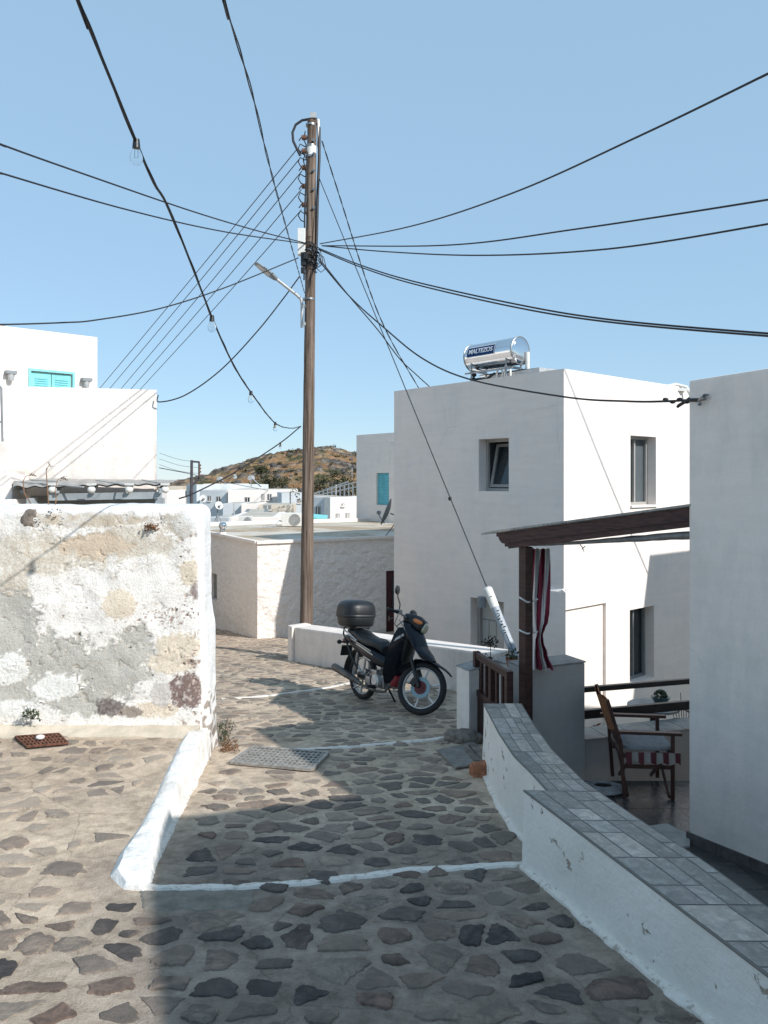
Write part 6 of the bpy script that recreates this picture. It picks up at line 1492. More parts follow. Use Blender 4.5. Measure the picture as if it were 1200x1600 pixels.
def vent_cowl():
    c = P(348, 838, 18.4); root = thing('chimney', 'small chimney with shiny metal cowl on the low roof above the street', 'chimney', c)
    m = MB(); m.cyl(c-V(0, 0, .04), c+V(0, 0, .10), .085, n=16); part('base', m, 'white_old', root)
    m = MB(); m.cyl(c+V(0, 0, .1), c+V(0, 0, .18), .07, n=16); m.sup(c+V(0, 0, .25), (.20, .20, .15), .7, 1, nu=20, nv=10); m.cyl(c+V(0, 0, .31), c+V(0, 0, .34), .085, .07, 16); part('cowl', m, 'chrome', root, smooth=True)
vent_cowl()
def far_pole():
    c = P(299, 790, 40); root = thing('utility_pole', 'dark distant utility pole with a bracket frame, above the rubble wall', 'pole', V(c.x, 40, -3)); q = lambda x, y: P(x, y, 40)
    m = MB(); m.tube([q(299, 830), q(299.5, 719)], [.09, .07], 10); part('shaft', m, 'grey_metal_dark', root, smooth=True)
    m = MB(); m.bar(q(299, 721), q(311, 722), .1, .1); m.bar(q(311, 721), q(311, 748), .08, .08, up=V(1, 0, 0)); m.bar(q(311, 746), q(301, 758), .08, .08); part('bracket', m, 'grey_metal_dark', root)
    for y in (727, 732, 737, 743): m = MB(); m.cyl(q(311, y), q(314, y), .06, .05, 8); part('insulator', m, 'insulator', root)
    for (x0, y0, y1, Y, lab, mt) in ((453.5, 768, 800, 60, 'thin dark distant pole at the right end of the long house', 'grey_metal_dark'), (366, 786, 822, 34, 'thin pale pipe mast standing by the small air conditioner', 'light_metal'), (525, 757, 820, 44, 'pale thin mast beside the distant white house right of the big pole', 'light_metal'), (550, 730, 760, 120, 'thin pale mast high on the hillside', 'light_metal')):
        m = MB(); m.tube([P(x0, y1, Y), P(x0, y0, Y)], .045 if Y > 50 else .03, 6)
        for k in range(3): yy = y0+(y1-y0)*(.08+.13*k); m.bar(P(x0-1.6, yy, Y), P(x0+1.6, yy, Y), .03, .03)
        solo('mast', m, mt, lab, 'mast', 'thin masts among the distant roofs')
M['grey_metal_dark'] = pm('dark_weathered_steel', (.07, .065, .07), .8, .2, 10)
far_pole()
def far_frame():
    root = thing('timber_frame', 'grey open pergola frame with dark foliage on the slope right of the pole', 'pergola', P(525, 780, 55)); m = MB(); rr = random.Random(8)
    for k in range(11):
        x = 492+k*6.6; y0 = 772-(k*2.2); m = MB(); m.bar(P(x, 779, 52), P(x, max(757, y0-3), 52), .09, .09, up=V(1, 0, 0)); part('post', m, 'grey_metal', root)
    for (a, b, c_, d) in ((490, 771, 560, 752), (490, 775, 560, 760), (505, 766, 545, 752)): m = MB(); m.bar(P(a, b, 52), P(c_, d, 52), .08, .08); part('rail', m, 'grey_metal', root)
    for (px, py, w, h) in ((505, 772, 4, 1.6), (530, 768, 4, 2), (552, 762, 3.6, 2.6), (541, 772, 3, 1.6)):
        c = P(px, py, 56); lf = MB()
        for q in range(14): leaf_cluster(lf, c+V(rr.uniform(-w/2, w/2), rr.uniform(-1, 1), rr.uniform(-h/2, h/2)), .55, 40, .2, rr)
        t = thing('bush', {505: 'low dark bush behind the left end of the grey timber frame', 530: 'dark bush behind the middle of the grey timber frame', 552: 'tall dark bush at the right end of the grey timber frame', 541: 'low dark bush beneath the tall one at the timber frame'}[px], 'bush', c-V(0, 0, 1), 0, 'bushes by the timber frame'); part('foliage', lf, 'shrub', t, recalc=False)
        b = MB(); b.tube([c-V(0, 0, 1.6), c], [.1, .04], 6); part('stem', b, 'dry_dark', t)
    a = P(488, 810, 42); b = P(510, 812, 42); m = MB(); m.hexa([a, b, b+V(0, 1, .1), a+V(0, 1, .1)], [p+V(0, 0, .1) for p in (a, b, b+V(0, 1, .1), a+V(0, 1, .1))]); m.bar(a-V(0, 0, .7), a, .06, .06, up=V(1, 0, 0)); m.bar(b-V(0, 0, .7), b, .06, .06, up=V(1, 0, 0))
    solo('awning', m, 'turq', 'small turquoise awning roof at the foot of the distant blue-grey house', 'awning')
far_frame()
# neighbours outside the frame, whose roofs shade the sunny side of the middle house
def neighbours():
    m = MB(); a = V(8.5, 10.4, 0); d = V(.76, .65, 0); e = V(.65, -.76, 0)
    q = [a, a+d*6, a+d*6+e*4, a+e*4]; m.prism([(p.x, p.y) for p in q], -5.5, 2.15)
    m.prism([(p.x, p.y) for p in (a+d*3, a+d*5, a+d*5+e*1, a+d*3+e*1)], 2.15, 2.5)
    solo('neighbour_house', m, 'white', 'white neighbouring house outside the frame to the right', 'house')
    m = MB(); a = NC-NN_*6; b = a-NN_*5; m.prism([(a.x, a.y), (b.x, b.y), ((b+ND*5).x, (b+ND*5).y), ((a+ND*5).x, (a+ND*5).y)], -5.5, .76)
    solo('neighbour_house', m, 'white', 'low white house adjoining the near right house', 'house')
neighbours()
# ------------------------------------------------------------------ patio parapet, rails, furniture
def build_patio_items():
    A = onz(905, 1206, -2.781); B = onz(1110, 1183, -2.781); d = (B-A).normalized(); k = V(-d.y, d.x, 0)
    root = thing('parapet', 'low grey parapet with a pale tiled top behind the folding chair', 'wall', (2.5, 7.4, -2.78))
    m = MB(); q = [A, B, B+k*.30, A+k*.30]; m.prism([(p.x, p.y) for p in q], -3.3, -2.49); part('wall_body', m, 'grey_plaster', root)
    m = MB(); n = 5
    for i in range(n):
        a = A+d*((B-A).length*i/n+.004); b = A+d*((B-A).length*(i+1)/n-.004); m.prism([(p.x, p.y) for p in (a-k*.012, b-k*.012, b+k*.31, a+k*.31)], -2.489, -2.472)
    part('coping_tiles', m, 'tile_floor_warm', root)
    Ar = A-d*.05+k*.1; Br = B+k*.1
    for (z, w, lab) in ((-2.03, .05, 'upper dark wooden rail above the patio parapet'), (-2.27, .085, 'lower thicker dark wooden rail above the patio parapet')):
        m = MB(); m.bar(V(Ar.x, Ar.y, z), V(Br.x, Br.y, z+.0), .05, w); solo('rail', m, 'black_wood', lab, 'rail', 'dark rails across the patio', bevel=.004)
    m = MB(); m.prism([(2.2, 7.72), (5.5, 8.3), (5.5, 9.3), (2.2, 8.9)], -5.5, -3.1); o = struct('terrace', m, 'tile_grey')
    m = MB(); m.prism([(.9, 7.75), (9, 7.75), (12, 17), (-1.0, 17)], -5.65, -5.0); struct('yard_ground', m, 'cement')
    def table(px, py, Y, r, lab, mt):
        c = P(px, py, Y); t = thing('side_table', lab, 'table', V(c.x, c.y, -3.1)); m = MB(); m.cyl(c-V(0, 0, .012), c+V(0, 0, .012), r, n=30); part('table_top', m, mt, t)
        m = MB(); m.cyl(V(c.x, c.y, -3.1), c-V(0, 0, .012), .05, .035, 12); m.cyl(V(c.x, c.y, -3.1), V(c.x, c.y, -3.07), .15, n=20); m.cyl(c-V(0, 0, .07), c-V(0, 0, .012), .06, .16, 16); part('pedestal', m, 'wood_brown', t); return c
    c = table(1021, 1104, 8.2, .27, 'round pedestal table behind the rails holding a green potted succulent', 'tile_grey')
    p = P(1032, 1098, 8.15); p.z = c.z+.012
    t = thing('potted_succulent', 'round succulent in a green glazed bowl behind the patio rails', 'plant', p); m = MB(); m.tube([p, p+V(0, 0, .02), p+V(0, 0, .07), p+V(0, 0, .10), p+V(0, 0, .11), p+V(0, 0, .10)], [.045, .05, .075, .098, .10, .085], 24); part('pot', m, 'pot_green', t, smooth=True)
    lf = MB(); rr = random.Random(5)
    for q in range(70):
        a = rr.uniform(0, 6.28); e = rr.uniform(.1, 1.5); dv = V(math.cos(a)*math.cos(e), math.sin(a)*math.cos(e), math.sin(e)); s = p+V(0, 0, .11)+dv*.035; lf.sup(s+dv*.025, (.03, .03, .03), nu=6, nv=5)
    part('succulent', lf, 'leaf', t)
    c2 = table(1083, 1103, 8.4, .18, 'pale round side table at the edge of the near house wall', 'white_metal')
    p = P(1066, 1118, 8.0); p.z = -2.62; t = thing('flower_pot', 'wide terracotta pot with thin stalks behind the rails', 'flower pot', p); m = MB(); m.tube([p+V(0, 0, -.1), p, p+V(0, 0, .09), p+V(0, 0, .10)], [.07, .09, .14, .13], 22); part('pot', m, 'terracotta', t, smooth=True)
    m = MB()
    for k_ in range(7): m.tube([p+V(.02*k_-.06, 0, .08), p+V(.03*k_-.10, .02, .2+.03*(k_ % 3)+(.2 if k_ == 3 else 0))], .004, 4)
    part('stalks', m, 'dry', t)
    # coil of cord on the floor
    m = MB(); c = onz(942, 1233, -2.77)
    for k_ in range(5):
        pts = [c+V((.19-.024*k_)*math.cos(a*.5), (.15-.02*k_)*math.sin(a*.5), .012+.006*k_) for a in range(13)]; m.tube(pts, .011, 6)
    solo('rope_coil', m, 'canvas_grey', 'coil of grey rope lying on the dark patio floor behind the tiled wall', 'rope')
build_patio_items()
def build_chair():
    t = thing('folding_chair', 'brown wooden armchair with tan back cloth and grey cushion on the patio', 'chair', (0, 0, 0))
    def B(name, *bars, mat='chair_wood', bev=.003):
        m = MB()
        for b in bars: m.bar(*b)
        return part(name, m, mat, t, bevel=bev)
    X0, X1, W_ = -.24, .24, .27
    for s in (-1, 1):
        y = s*W_
        B('leg', ((X1-.02, y, 0), (X1-.02, y, .60), .032, .032, V(0, 1, 0)))
        B('leg', ((X0+.02, y, 0), (X0-.02, y, .55), .032, .036, V(0, 1, 0)))
        B('back_post', ((X0-.02, y, .53), (X0-.14, y, .92), .032, .036, V(0, 1, 0)))
        B('armrest', ((X0-.10, y, .62), (X1+.06, y, .615), .055, .028))
        B('side_rail', ((X0, y, .40), (X1-.02, y, .42), .028, .04))
        B('foot_rail', ((X0+.02, y, .30), (X1-.02, y, .30), .022, .035))
    B('seat_rail', ((X1-.02, -W_, .42), (X1-.02, W_, .42), .03, .05), ); B('seat_rail', ((X0, -W_, .40), (X0, W_, .40), .03, .05))
    B('cross_brace', ((X1-.05, -W_, .02), (X1-.05, W_, .40), .02, .03)); B('cross_brace', ((X1-.085, W_, .02), (X1-.085, -W_, .40), .02, .03))
    B('cross_brace', ((X0+.05, -W_, .02), (X0+.05, W_, .38), .02, .03)); B('cross_brace', ((X0+.085, W_, .02), (X0+.085, -W_, .38), .02, .03))
    m = MB()
    m.grid(lambda u, v: V(X0-.03-.11*v-.035*math.sin(u*PI)+.012, -W_-.02+(2*W_+.04)*u, .58+.34*v+.01*math.sin(u*9)), 20, 12)
    m.grid(lambda u, v: V(X0-.045-.11*v-.035*math.sin(u*PI), -W_-.02+(2*W_+.04)*u, .58+.34*v+.01*math.sin(u*9)), 20, 12)
    part('back_cloth', m, 'canvas_tan', t, smooth=True)
    m = MB(); m.grid(lambda u, v: V(X0+.0-.05*v-.02*math.sin(u*PI), -W_+.03+(2*W_-.06)*u, .46+.22*v), 14, 8); part('back_cushion', m, 'burgundy', t, smooth=True)
    m = MB(); m.sup((.0, 0, .462), (.47, .50, .055), .35, .35, nu=40, nv=16); m.v = [V(q.x, q.y, q.z-.022*math.exp(-((((q.x+.12) % .16)-.08)**2+(((q.y+.08) % .16)-.08)**2)*1500)*(1 if q.z > .48 else 0)) for q in m.v]; part('seat_cushion', m, 'cushion', t, smooth=True)
    m = MB(); m.c = []; nu = 80
    for j in range(5):
        for i in range(nu+1):
            u = i/nu; x = X0+.03+.50*u; zz = .44-.10*j/4-.012*math.sin(u*26)*(j/4); m.v.append(V(x, -W_-.018-.012*math.sin(u*31)*(j/4)-.01*(j/4), zz)); m.c.append((.12, .03, .04) if (u*4.5) % 1 < .5 else (.33, .31, .28))
    for j in range(4):
        for i in range(nu): a = j*(nu+1)+i; m.f.append((a, a+1, a+nu+2, a+nu+1))
    part('striped_cover', m, 'stripe', t, smooth=True, recalc=False)
    t.rotation_euler = (0, 0, math.radians(-5)); t.location = (2.33, 6.95, -2.781); t.scale = (.93, .93, .93)
build_chair()
# ------------------------------------------------------------------ things on the street
def build_small():
    # street grate
    z = .012; c = sum(GRATE, V(0, 0, 0))/4; root = thing('drain_grate', 'worn rectangular metal drain grate half in the shade in the middle of the street', 'grate', c)
    q = [V(p.x, p.y, ground_z(p.x, p.y)) for p in GRATE]
    m = MB(); m.hexa([p+V(0, 0, -.02) for p in q], [p+V(0, 0, .010) for p in q]); part('drain_opening', m, 'iron_pit', root)
    fp = lambda u, v: q[3].lerp(q[2], u).lerp(q[0].lerp(q[1], u), v)
    m = MB(); H = V(0, 0, .020)
    for a, b in ((0, 0, ), ): pass
    for (a, b) in (((0, 0), (1, 0)), ((1, 0), (1, 1)), ((1, 1), (0, 1)), ((0, 1), (0, 0))): m.bar(fp(*a)+H, fp(*b)+H, .03, .022)
    part('grate_frame', m, 'iron', root)
    m = MB()
    for i in range(1, 17): m.bar(fp(i/17, .02)+V(0, 0, .017), fp(i/17, .98)+V(0, 0, .017), .014, .012)
    for i in range(1, 7): m.bar(fp(.01, i/7)+V(0, 0, .0185), fp(.99, i/7)+V(0, 0, .0185), .02, .012)
    part('grate_mesh', m, 'iron', root)
    # rusty grate on the raised pavement
    gz2 = lambda px, py: (lambda p: V(p.x, p.y, ground_z(p.x, p.y)))(onz(px, py, -2.105))
    q = [gz2(24, 1153), gz2(92, 1149), gz2(106, 1165), gz2(42, 1171)]; fp2 = lambda u, v: q[3].lerp(q[2], u).lerp(q[0].lerp(q[1], u), v)
    root = thing('drain_grate', 'small rusty drain grate at the foot of the rubble wall', 'grate', sum(q, V(0, 0, 0))/4)
    m = MB(); m.hexa([p+V(0, 0, -.02) for p in q], [p+V(0, 0, .012) for p in q]); part('drain_opening', m, 'iron_pit', root); m = MB()
    for i in range(0, 12): m.bar(fp2(i/11, 0)+V(0, 0, .022), fp2(i/11, 1)+V(0, 0, .022), .012, .016)
    for i in range(0, 5): m.bar(fp2(0, i/4)+V(0, 0, .024), fp2(1, i/4)+V(0, 0, .024), .014, .016)
    part('grate_mesh', m, 'rust', root)
    def rock(px, py, size, mat, name, label, seed, base=None, lift=.0):
        c = base or G(px, py); m = MB(); e_ = 1 if mat == 'pebble' else (.35 if mat == 'brick' else .75); m.sup((0, 0, 0), size, e_, e_, nu=34, nv=22)
        if mat == 'pebble': m.v = [c+V(0, 0, size[2]*.42+lift)+v for v in m.v]; return solo(name, m, mat, label, 'rock', smooth=True)
        m.v = [c+V(0, 0, size[2]*.42+lift)+v*(1+.38*noise.noise(v*(1.0/size[0])*2.2+V(seed, 0, 0))+.14*noise.noise(v*(1/size[0])*7+V(seed, 3, 0))+.05*noise.noise(v*(1/size[0])*18)) for v in m.v]
        return solo(name, m, mat, label, 'rock', smooth=True)
    rock(70, 1160, (.07, .055, .04), 'pebble', 'pebble', 'smooth white pebble lying on the small rusty grate', 3, fp2(.45, .5), .03)
    rock(728, 1160, (.34, .22, .12), 'rock', 'rock', 'flat rough grey rock on the street at the gate pillar', 7)
    rock(750, 1213, (.135, .11, .115), 'brick', 'broken_brick', 'broken piece of red brick by the end of the tiled wall', 12)
    # weathered board / old newspaper
    q = [G(683, 1177), G(741, 1163), G(757, 1197), G(712, 1205)]; q = [V(p.x, p.y, ground_z(p.x, p.y)) for p in q]
    m = MB(); f3 = lambda u, v, h: (lambda p: V(p.x, p.y, p.z+h+.014*abs(noise.noise(V(u*3, v*3, 2)))+.02*max(0, v-.85)*(1-u)))(q[3].lerp(q[2], u).lerp(q[0].lerp(q[1], u), 1-v))
    n = 22
    m.grid(lambda u, v: f3(u, v, .022), n, n); m.grid(lambda u, v: f3(u, v, .008), n, n); o = len(m.v)
    for (a, b) in (((0, 0), (1, 0)), ((1, 0), (1, 1)), ((1, 1), (0, 1)), ((0, 1), (0, 0))):
        m.grid(lambda u, v: f3(a[0]+(b[0]-a[0])*u, a[1]+(b[1]-a[1])*u, .008+.014*v), n, 1)
    solo('floor_mat', m, 'paper', 'weathered grey board lying on the street before the gate', 'mat', smooth=True)
    a = G(738, 1170, .03); b = G(762, 1195, .03); m = MB(); m.bar(a, b, .07, .03); m.bar(a+V(-.07, .02, 0), b+V(-.09, .01, -.005), .05, .02)
    solo('plank', m, 'rock', 'short brown plank lying beside the weathered board', 'plank')
    # weeds at the wall corner
    rr = random.Random(6); c = G(345, 1160); root = thing('weeds', 'dry and green weeds at the foot of the rubble wall corner', 'weeds', c)
    lf = MB(); dr = MB()
    for k in range(34):
        b = c+V(rr.gauss(-.03, .06), rr.gauss(0, .12), 0); b.z = ground_z(b.x, b.y); t = b+V(rr.gauss(0, .05), rr.gauss(0, .05), rr.uniform(.05, .22)); (dr if rr.random() < .5 else lf).tube([b, b.lerp(t, .6)+V(rr.gauss(0, .01), 0, .01), t], [.003, .002, .001], 4)
        leaf_cluster(lf, b.lerp(t, .7), .03, 10, .022, rr)
    for k in range(30): b = G(rr.uniform(345, 372), rr.uniform(1158, 1178)); leaf_cluster(dr, V(b.x, b.y, ground_z(b.x, b.y)+.012), .03, 16, .02, rr, .3)
    part('leaves', lf, 'leaf', root, recalc=False); part('dry_stalks', dr, 'dry', root, recalc=False)
    c = P(52, 1124, WY-.06); root = thing('weed', 'small green leafy weed growing from the base of the rubble wall', 'weed', c); lf = MB(); st = MB()
    for k in range(9): a = k*.7; t = c+V(.06*math.cos(a), -.04-.02*math.sin(a), .02+.06*abs(math.sin(a))); st.tube([c, t], .003, 4); leaf_cluster(lf, t, .02, 8, .035, rr)
    part('stem', st, 'leaf', root); part('leaves', lf, 'leaf', root, recalc=False)
    c = P(75, 822, 6.5); root = thing('dried_plant', 'dried brown branching plant growing on top of the rubble wall', 'plant', c); st = MB(); lf = MB()
    for path in ([(70, 828), (50, 790), (38, 770), (36, 752), (40, 744), (50, 742)], [(72, 828), (84, 800), (88, 780), (86, 765), (90, 750), (98, 745)], [(78, 828), (76, 790), (74, 760), (72, 735), (76, 728)], [(70, 828), (62, 808), (50, 795)], [(80, 828), (95, 808), (92, 795)], [(66, 828), (56, 812), (60, 800)]):
        st.tube([P(x, y, 6.52+.02*i) for i, (x, y) in enumerate(path)], [.006-.0007*i for i in range(len(path))], 5); e = path[-1]
        for k in range(4): tp = P(e[0]+rr.uniform(-5, 7), e[1]+rr.uniform(-4, 6), 6.6); st.tube([P(e[0], e[1], 6.6), tp], .0018, 4); leaf_cluster(lf, tp, .01, 7, .016, rr)
    for k in range(60): leaf_cluster(lf, P(rr.gauss(75, 16), rr.gauss(812, 9), rr.uniform(6.42, 6.6)), .015, 5, .018, rr)
    for k in range(16): a = P(rr.gauss(75, 10), 826, 6.48); st.tube([a, a+V(rr.gauss(0, .06), 0, rr.uniform(.05, .16))], .002, 4)
    part('stems', st, 'dry', root); part('seed_heads', lf, 'dry_dark', root, recalc=False)
    c = P(236, 825, 6.43); root = thing('dry_tuft', 'dry brown tuft in a crack high on the rubble wall', 'plant', c); lf = MB()
    leaf_cluster(lf, c, .05, 120, .03, rr, .6); part('tuft_leaves', lf, 'dry', root, recalc=False)
build_small()
# ------------------------------------------------------------------ motorcycle
def build_bike():
    t = thing('motorcycle', 'dark blue small motorcycle with a black top box parked facing right by the low wall', 'motorcycle', (0, 0, 0))
    WB = 1.15; RW = .283; AX = V(WB, 0, RW); sa = V(-.30, 0, .60).normalized(); ST = math.radians(33)
    Sm = Matrix.Translation(AX) @ Matrix.Rotation(ST, 4, sa) @ Matrix.Translation(-AX)
    def pt(name, m, mat, par=None, smooth=True, bevel=0, steer=False, label=None):
        if steer: m.xf(Sm)
        return part(name, m, mat, par or t, smooth=smooth, bevel=bevel, label=label)
    def wheel(c, steer, front):
        m = MB(); m.ring(c, (0, 1, 0), RW-.036, .036, 56, 12, sy=1.05); w = pt('wheel', m, 'black_rubber', steer=steer, label='front wheel' if front else 'rear wheel')
        m = MB(); m.ring(c, (0, 1, 0), RW-.070, .011, 56, 10, sy=2.0); pt('rim', m, 'alu', w, steer=steer)
        m = MB()
        for k in range(6):
            a = k*PI/3+.35; d = V(math.cos(a), 0, math.sin(a)); n_ = V(-math.sin(a), 0, math.cos(a)); p0 = c+d*.04; p1 = c+d*(RW-.075)
            lo = [p0+n_*.011+V(0, -.012, 0), p0-n_*.011+V(0, -.012, 0), p1-n_*.006+V(0, -.012, 0), p1+n_*.006+V(0, -.012, 0)]; m.hexa(lo, [q+V(0, .024, 0) for q in lo])
        pt('spokes', m, 'alu' if front else 'alu', w, smooth=False, steer=steer)
        m = MB(); m.cyl(c+V(0, -.055, 0), c+V(0, .055, 0), .05 if not front else .035, n=20); pt('hub', m, 'red_hub' if front else 'steel', w, steer=steer)
        if front:
            m = MB(); c2 = c+V(0, -.045, 0); n = 40
            for k in range(n):
                a = 2*PI*k/n
                for r_ in (.072, .112):
                    for y in (-.003, .003): m.v.append(c2+V(r_*math.cos(a), y, r_*math.sin(a)))
            for k in range(n): a = k*4; b = ((k+1) % n)*4; m.f += [(a, b, b+2, a+2), (a+1, a+3, b+3, b+1), (a, a+1, b+1, b), (a+2, b+2, b+3, a+3)]
            pt('brake_disc', m, 'blue_disc', w, smooth=False, steer=True)
            m = MB(); m.cyl(c2, c2+V(0, .02, 0), .072, n=24); pt('disc_carrier', m, 'red_hub', w, smooth=False, steer=True)
            m = MB(); m.box(c2+V(-.085, -.0, .045), (.07, .05, .08), Matrix.Rotation(.5, 3, 'Y')); pt('brake_caliper', m, 'black_plastic', smooth=False, bevel=.008, steer=True)
    wheel(V(0, 0, RW), False, False); wheel(AX, True, True)
    U = sa
    # fork legs
    for y in (-.075, .075): m = MB(); m.tube([AX+V(-.01, y, 0), AX+V(-.01, y, 0)+U*.16, AX+V(-.012, y*.95, 0)+U*.34], [.020, .024, .018], 12); pt('fork_leg', m, 'black_plastic', steer=True)
    # front mudguard hugging the wheel, with beak
    m = MB(); n, w_ = 30, 12
    def mg(th, y, r): return AX+V(r*math.cos(th), y, r*math.sin(th))
    for layer, dr in ((0, 0), (1, -.008)):
        o = len(m.v)
        for i in range(n+1):
            u = i/n; th = math.radians(28+118*u); r = .318+.05*max(0, (.25-u)/.25)-.0*u; hw = .025+.045*min(1, u*3.2); 
            for k in range(w_+1): y = -hw+2*hw*k/w_; m.v.append(mg(th, y, r-.028*(y/max(hw, .01))**2*(hw/.07)+dr))
        for i in range(n):
            for k in range(w_): a = o+i*(w_+1)+k; m.f.append((a, a+1, a+w_+2, a+w_+1))
    pt('front_mudguard', m, 'bike_paint', steer=True)
    # nose cover over the fork
    m = MB(); b = AX
    m.loft([(b.x+.20, b.z+.30, .028, .012, -.5), (b.x+.12, b.z+.335, .06, .03, -.3), (b.x+.03, b.z+.37, .085, .055, .2), (b.x-.05, b.z+.44, .10, .08, .9), (b.x-.13, b.z+.53, .115, .085, 1.15), (b.x-.19, b.z+.62, .115, .08, 1.2), (b.x-.235, b.z+.69, .09, .06, 1.25)], 22, 2.6)
    pt('nose_cover', m, 'bike_paint', steer=False)
    # leg shield (wide curved panel)
    m = MB(); n = 24; pts_ = [(.96, .93, .10), (.955, .86, .155), (.93, .76, .185), (.88, .64, .20), (.83, .52, .195), (.78, .42, .17), (.73, .33, .12), (.68, .28, .07)]
    for lay in (0, 1):
        o = len(m.v)
        for (x, z, hw) in pts_:
            for k in range(n+1):
                a = (k/n*2-1); y = a*hw; bend = .13*(abs(a)**2.2); m.v.append(V(x-bend-lay*.014, y*(1-lay*.03), z-.02*abs(a)))
        for i in range(len(pts_)-1):
            for k in range(n): a = o+i*(n+1)+k; m.f.append((a, a+1, a+n+2, a+n+1))
    pt('leg_shield', m, 'bike_paint')
    m = MB(); m.loft([(.93, .88, .075, .05, 1.2), (.88, .74, .08, .06, 1.2), (.80, .58, .075, .07, 1.1), (.70, .46, .07, .06, .7), (.58, .41, .065, .05, .2), (.46, .42, .07, .05, 0)], 16, 2.6); pt('frame_cover', m, 'black_plastic')
    m = MB(); m.loft([(.76, .36, .07, .05, 1.0), (.70, .29, .075, .06, .8), (.62, .25, .05, .04, .4)], 14, 2.4); pt('lower_cowl', m, 'red_plastic')
    m = MB()
    for y in (-1, 1): m.add([V(.875, y*.172, .80), V(.86, y*.186, .76), V(.95, y*.115, .83), V(.945, y*.12, .855)], [(0, 1, 2, 3)])
    pt('emblem_flash', m, 'light_metal', smooth=False)
    m = MB(); m.tube([V(.985, -.085, .84), V(.93, -.14, .96), V(.90, -.15, 1.0)], .006, 6); m.tube([V(1.0, -.05, .80), V(.985, -.085, .84)], .006, 6); pt('brake_cable', m, 'steel')
    # side body under the seat
    m = MB(); m.loft([(.58, .47, .055, .05, .1), (.46, .50, .085, .085, .1), (.30, .54, .105, .10, .15), (.12, .58, .11, .10, .22), (-.06, .63, .105, .085, .28), (-.22, .68, .09, .06, .32), (-.34, .715, .06, .03, .35)], 22, 3.0); pt('side_body', m, 'bike_paint')
    m = MB()
    for s in (-1, 1):
        for (a, b, w2) in (((.34, .56), (-.02, .66), .014), ((.30, .60), (-.16, .715), .010), ((.30, .49), (.14, .525), .012)):
            y = s*.112; m.bar(V(a[0], y-s*.004, a[1]), V(b[0], y*.93, b[1]), .004, w2)
    pt('body_stripe', m, 'alu', smooth=False)
    m = MB(); m.loft([(.46, .62, .06, .05, -.2), (.43, .66, .09, .06, -.1), (.34, .69, .115, .055, .0), (.20, .695, .125, .055, .05), (.08, .72, .13, .06, .25), (-.04, .765, .13, .055, .15), (-.18, .785, .115, .05, .08), (-.27, .785, .08, .04, .05)], 22, 3.0); pt('seat', m, 'vinyl')
    # engine
    m = MB(); m.box((.42, 0, .27), (.26, .17, .15)); m.box((.30, 0, .33), (.16, .14, .12)); en = pt('engine', m, 'steel', smooth=False, bevel=.02)
    m = MB(); m.cyl((.43, -.085, .28), (.43, -.125, .28), .072, n=26); m.cyl((.43, -.125, .28), (.43, -.135, .28), .055, .045, 26); pt('clutch_cover', m, 'alu', en)
    m = MB()
    for k in range(7): m.box((.575+.018*k, 0, .30-.006*k), (.008, .12-.004*k, .11))
    pt('cooling_fins', m, 'steel', en, smooth=False)
    m = MB(); m.box((.26, -.10, .25), (.10, .03, .12)); m.cyl((.20, -.08, .36), (.20, -.12, .36), .03, n=12); pt('side_case', m, 'steel', en, smooth=False, bevel=.01)
    m = MB(); m.tube([(.62, -.05, .24), (.60, -.10, .18), (.48, -.13, .165), (.34, -.145, .18), (.18, -.155, .215)], .015, 10); m.tube([(.20, -.155, .21), (.14, -.157, .225), (.10, -.16, .24), (-.36, -.175, .345), (-.39, -.176, .352)], [.018, .028, .036, .046, .040], 18); ex = pt('exhaust', m, 'exhaust')
    m = MB(); m.cyl((-.385, -.176, .351), (-.40, -.177, .354), .018, n=12); pt('exhaust_tip', m, 'black_plastic', ex)
    for s in (-1, 1): m = MB(); m.bar((0, s*.075, RW), (.36, s*.07, .30), .022, .04); pt('swingarm', m, 'black_plastic', smooth=False, bevel=.004)
    for s in (-1, 1): m = MB(); m.tube([(-.02, s*.10, RW+.02), (-.005, s*.10, .42), (.02, s*.10, .56)], [.014, .024, .022], 10); pt('shock_absorber', m, 'steel')
    m = MB(); m.box((.16, .09, .30), (.42, .03, .09)); pt('chain_case', m, 'black_plastic', smooth=False, bevel=.02)
    # rear mudguard, plate, tail lamp
    m = MB(); n = 22
    for dr in (0, -.008):
        o = len(m.v)
        for i in range(n+1):
            th = math.radians(62+132*i/n*.93); r = .335+.02*(i/n)
            for k in range(9): y = (-1+k/4)*.062; m.v.append(V(r*math.cos(th), y, RW+r*math.sin(th)-0-.02*abs(y/.062)**2))
        for i in range(n):
            for k in range(8): a = o+i*9+k; m.f.append((a, a+1, a+10, a+9))
    pt('rear_mudguard', m, 'black_plastic')
    m = MB(); m.box((-.395, 0, .545), (.008, .16, .13), Matrix.Rotation(.25, 3, 'Y')); pt('number_plate', m, 'black_plastic', smooth=False)
    m = MB(); m.sup((-.36, 0, .665), (.09, .15, .07), .6, .6); pt('tail_lamp', m, 'red_plastic')
    for s in (-1, 1): m = MB(); m.tube([(-.31, 0, .65), (-.33, s*.13, .655)], .01, 8); m.sup((-.335, s*.15, .655), (.06, .06, .055), nu=12, nv=8); pt('indicator', m, 'black_plastic')
    # rack rails
    for s in (-1, 1):
        m = MB(); m.tube([(.05, s*.12, .37), (-.03, s*.135, .46), (-.18, s*.14, .66), (-.27, s*.135, .76), (-.28, s*.12, .83), (-.22, s*.10, .845), (-.05, s*.09, .835)], .011, 8); pt('rack_rail', m, 'black_plastic')
        m = MB(); m.tube([(.02, s*.125, .70), (-.12, s*.14, .76), (-.22, s*.145, .80), (-.28, s*.135, .82)], .010, 8); pt('grab_rail', m, 'alu')
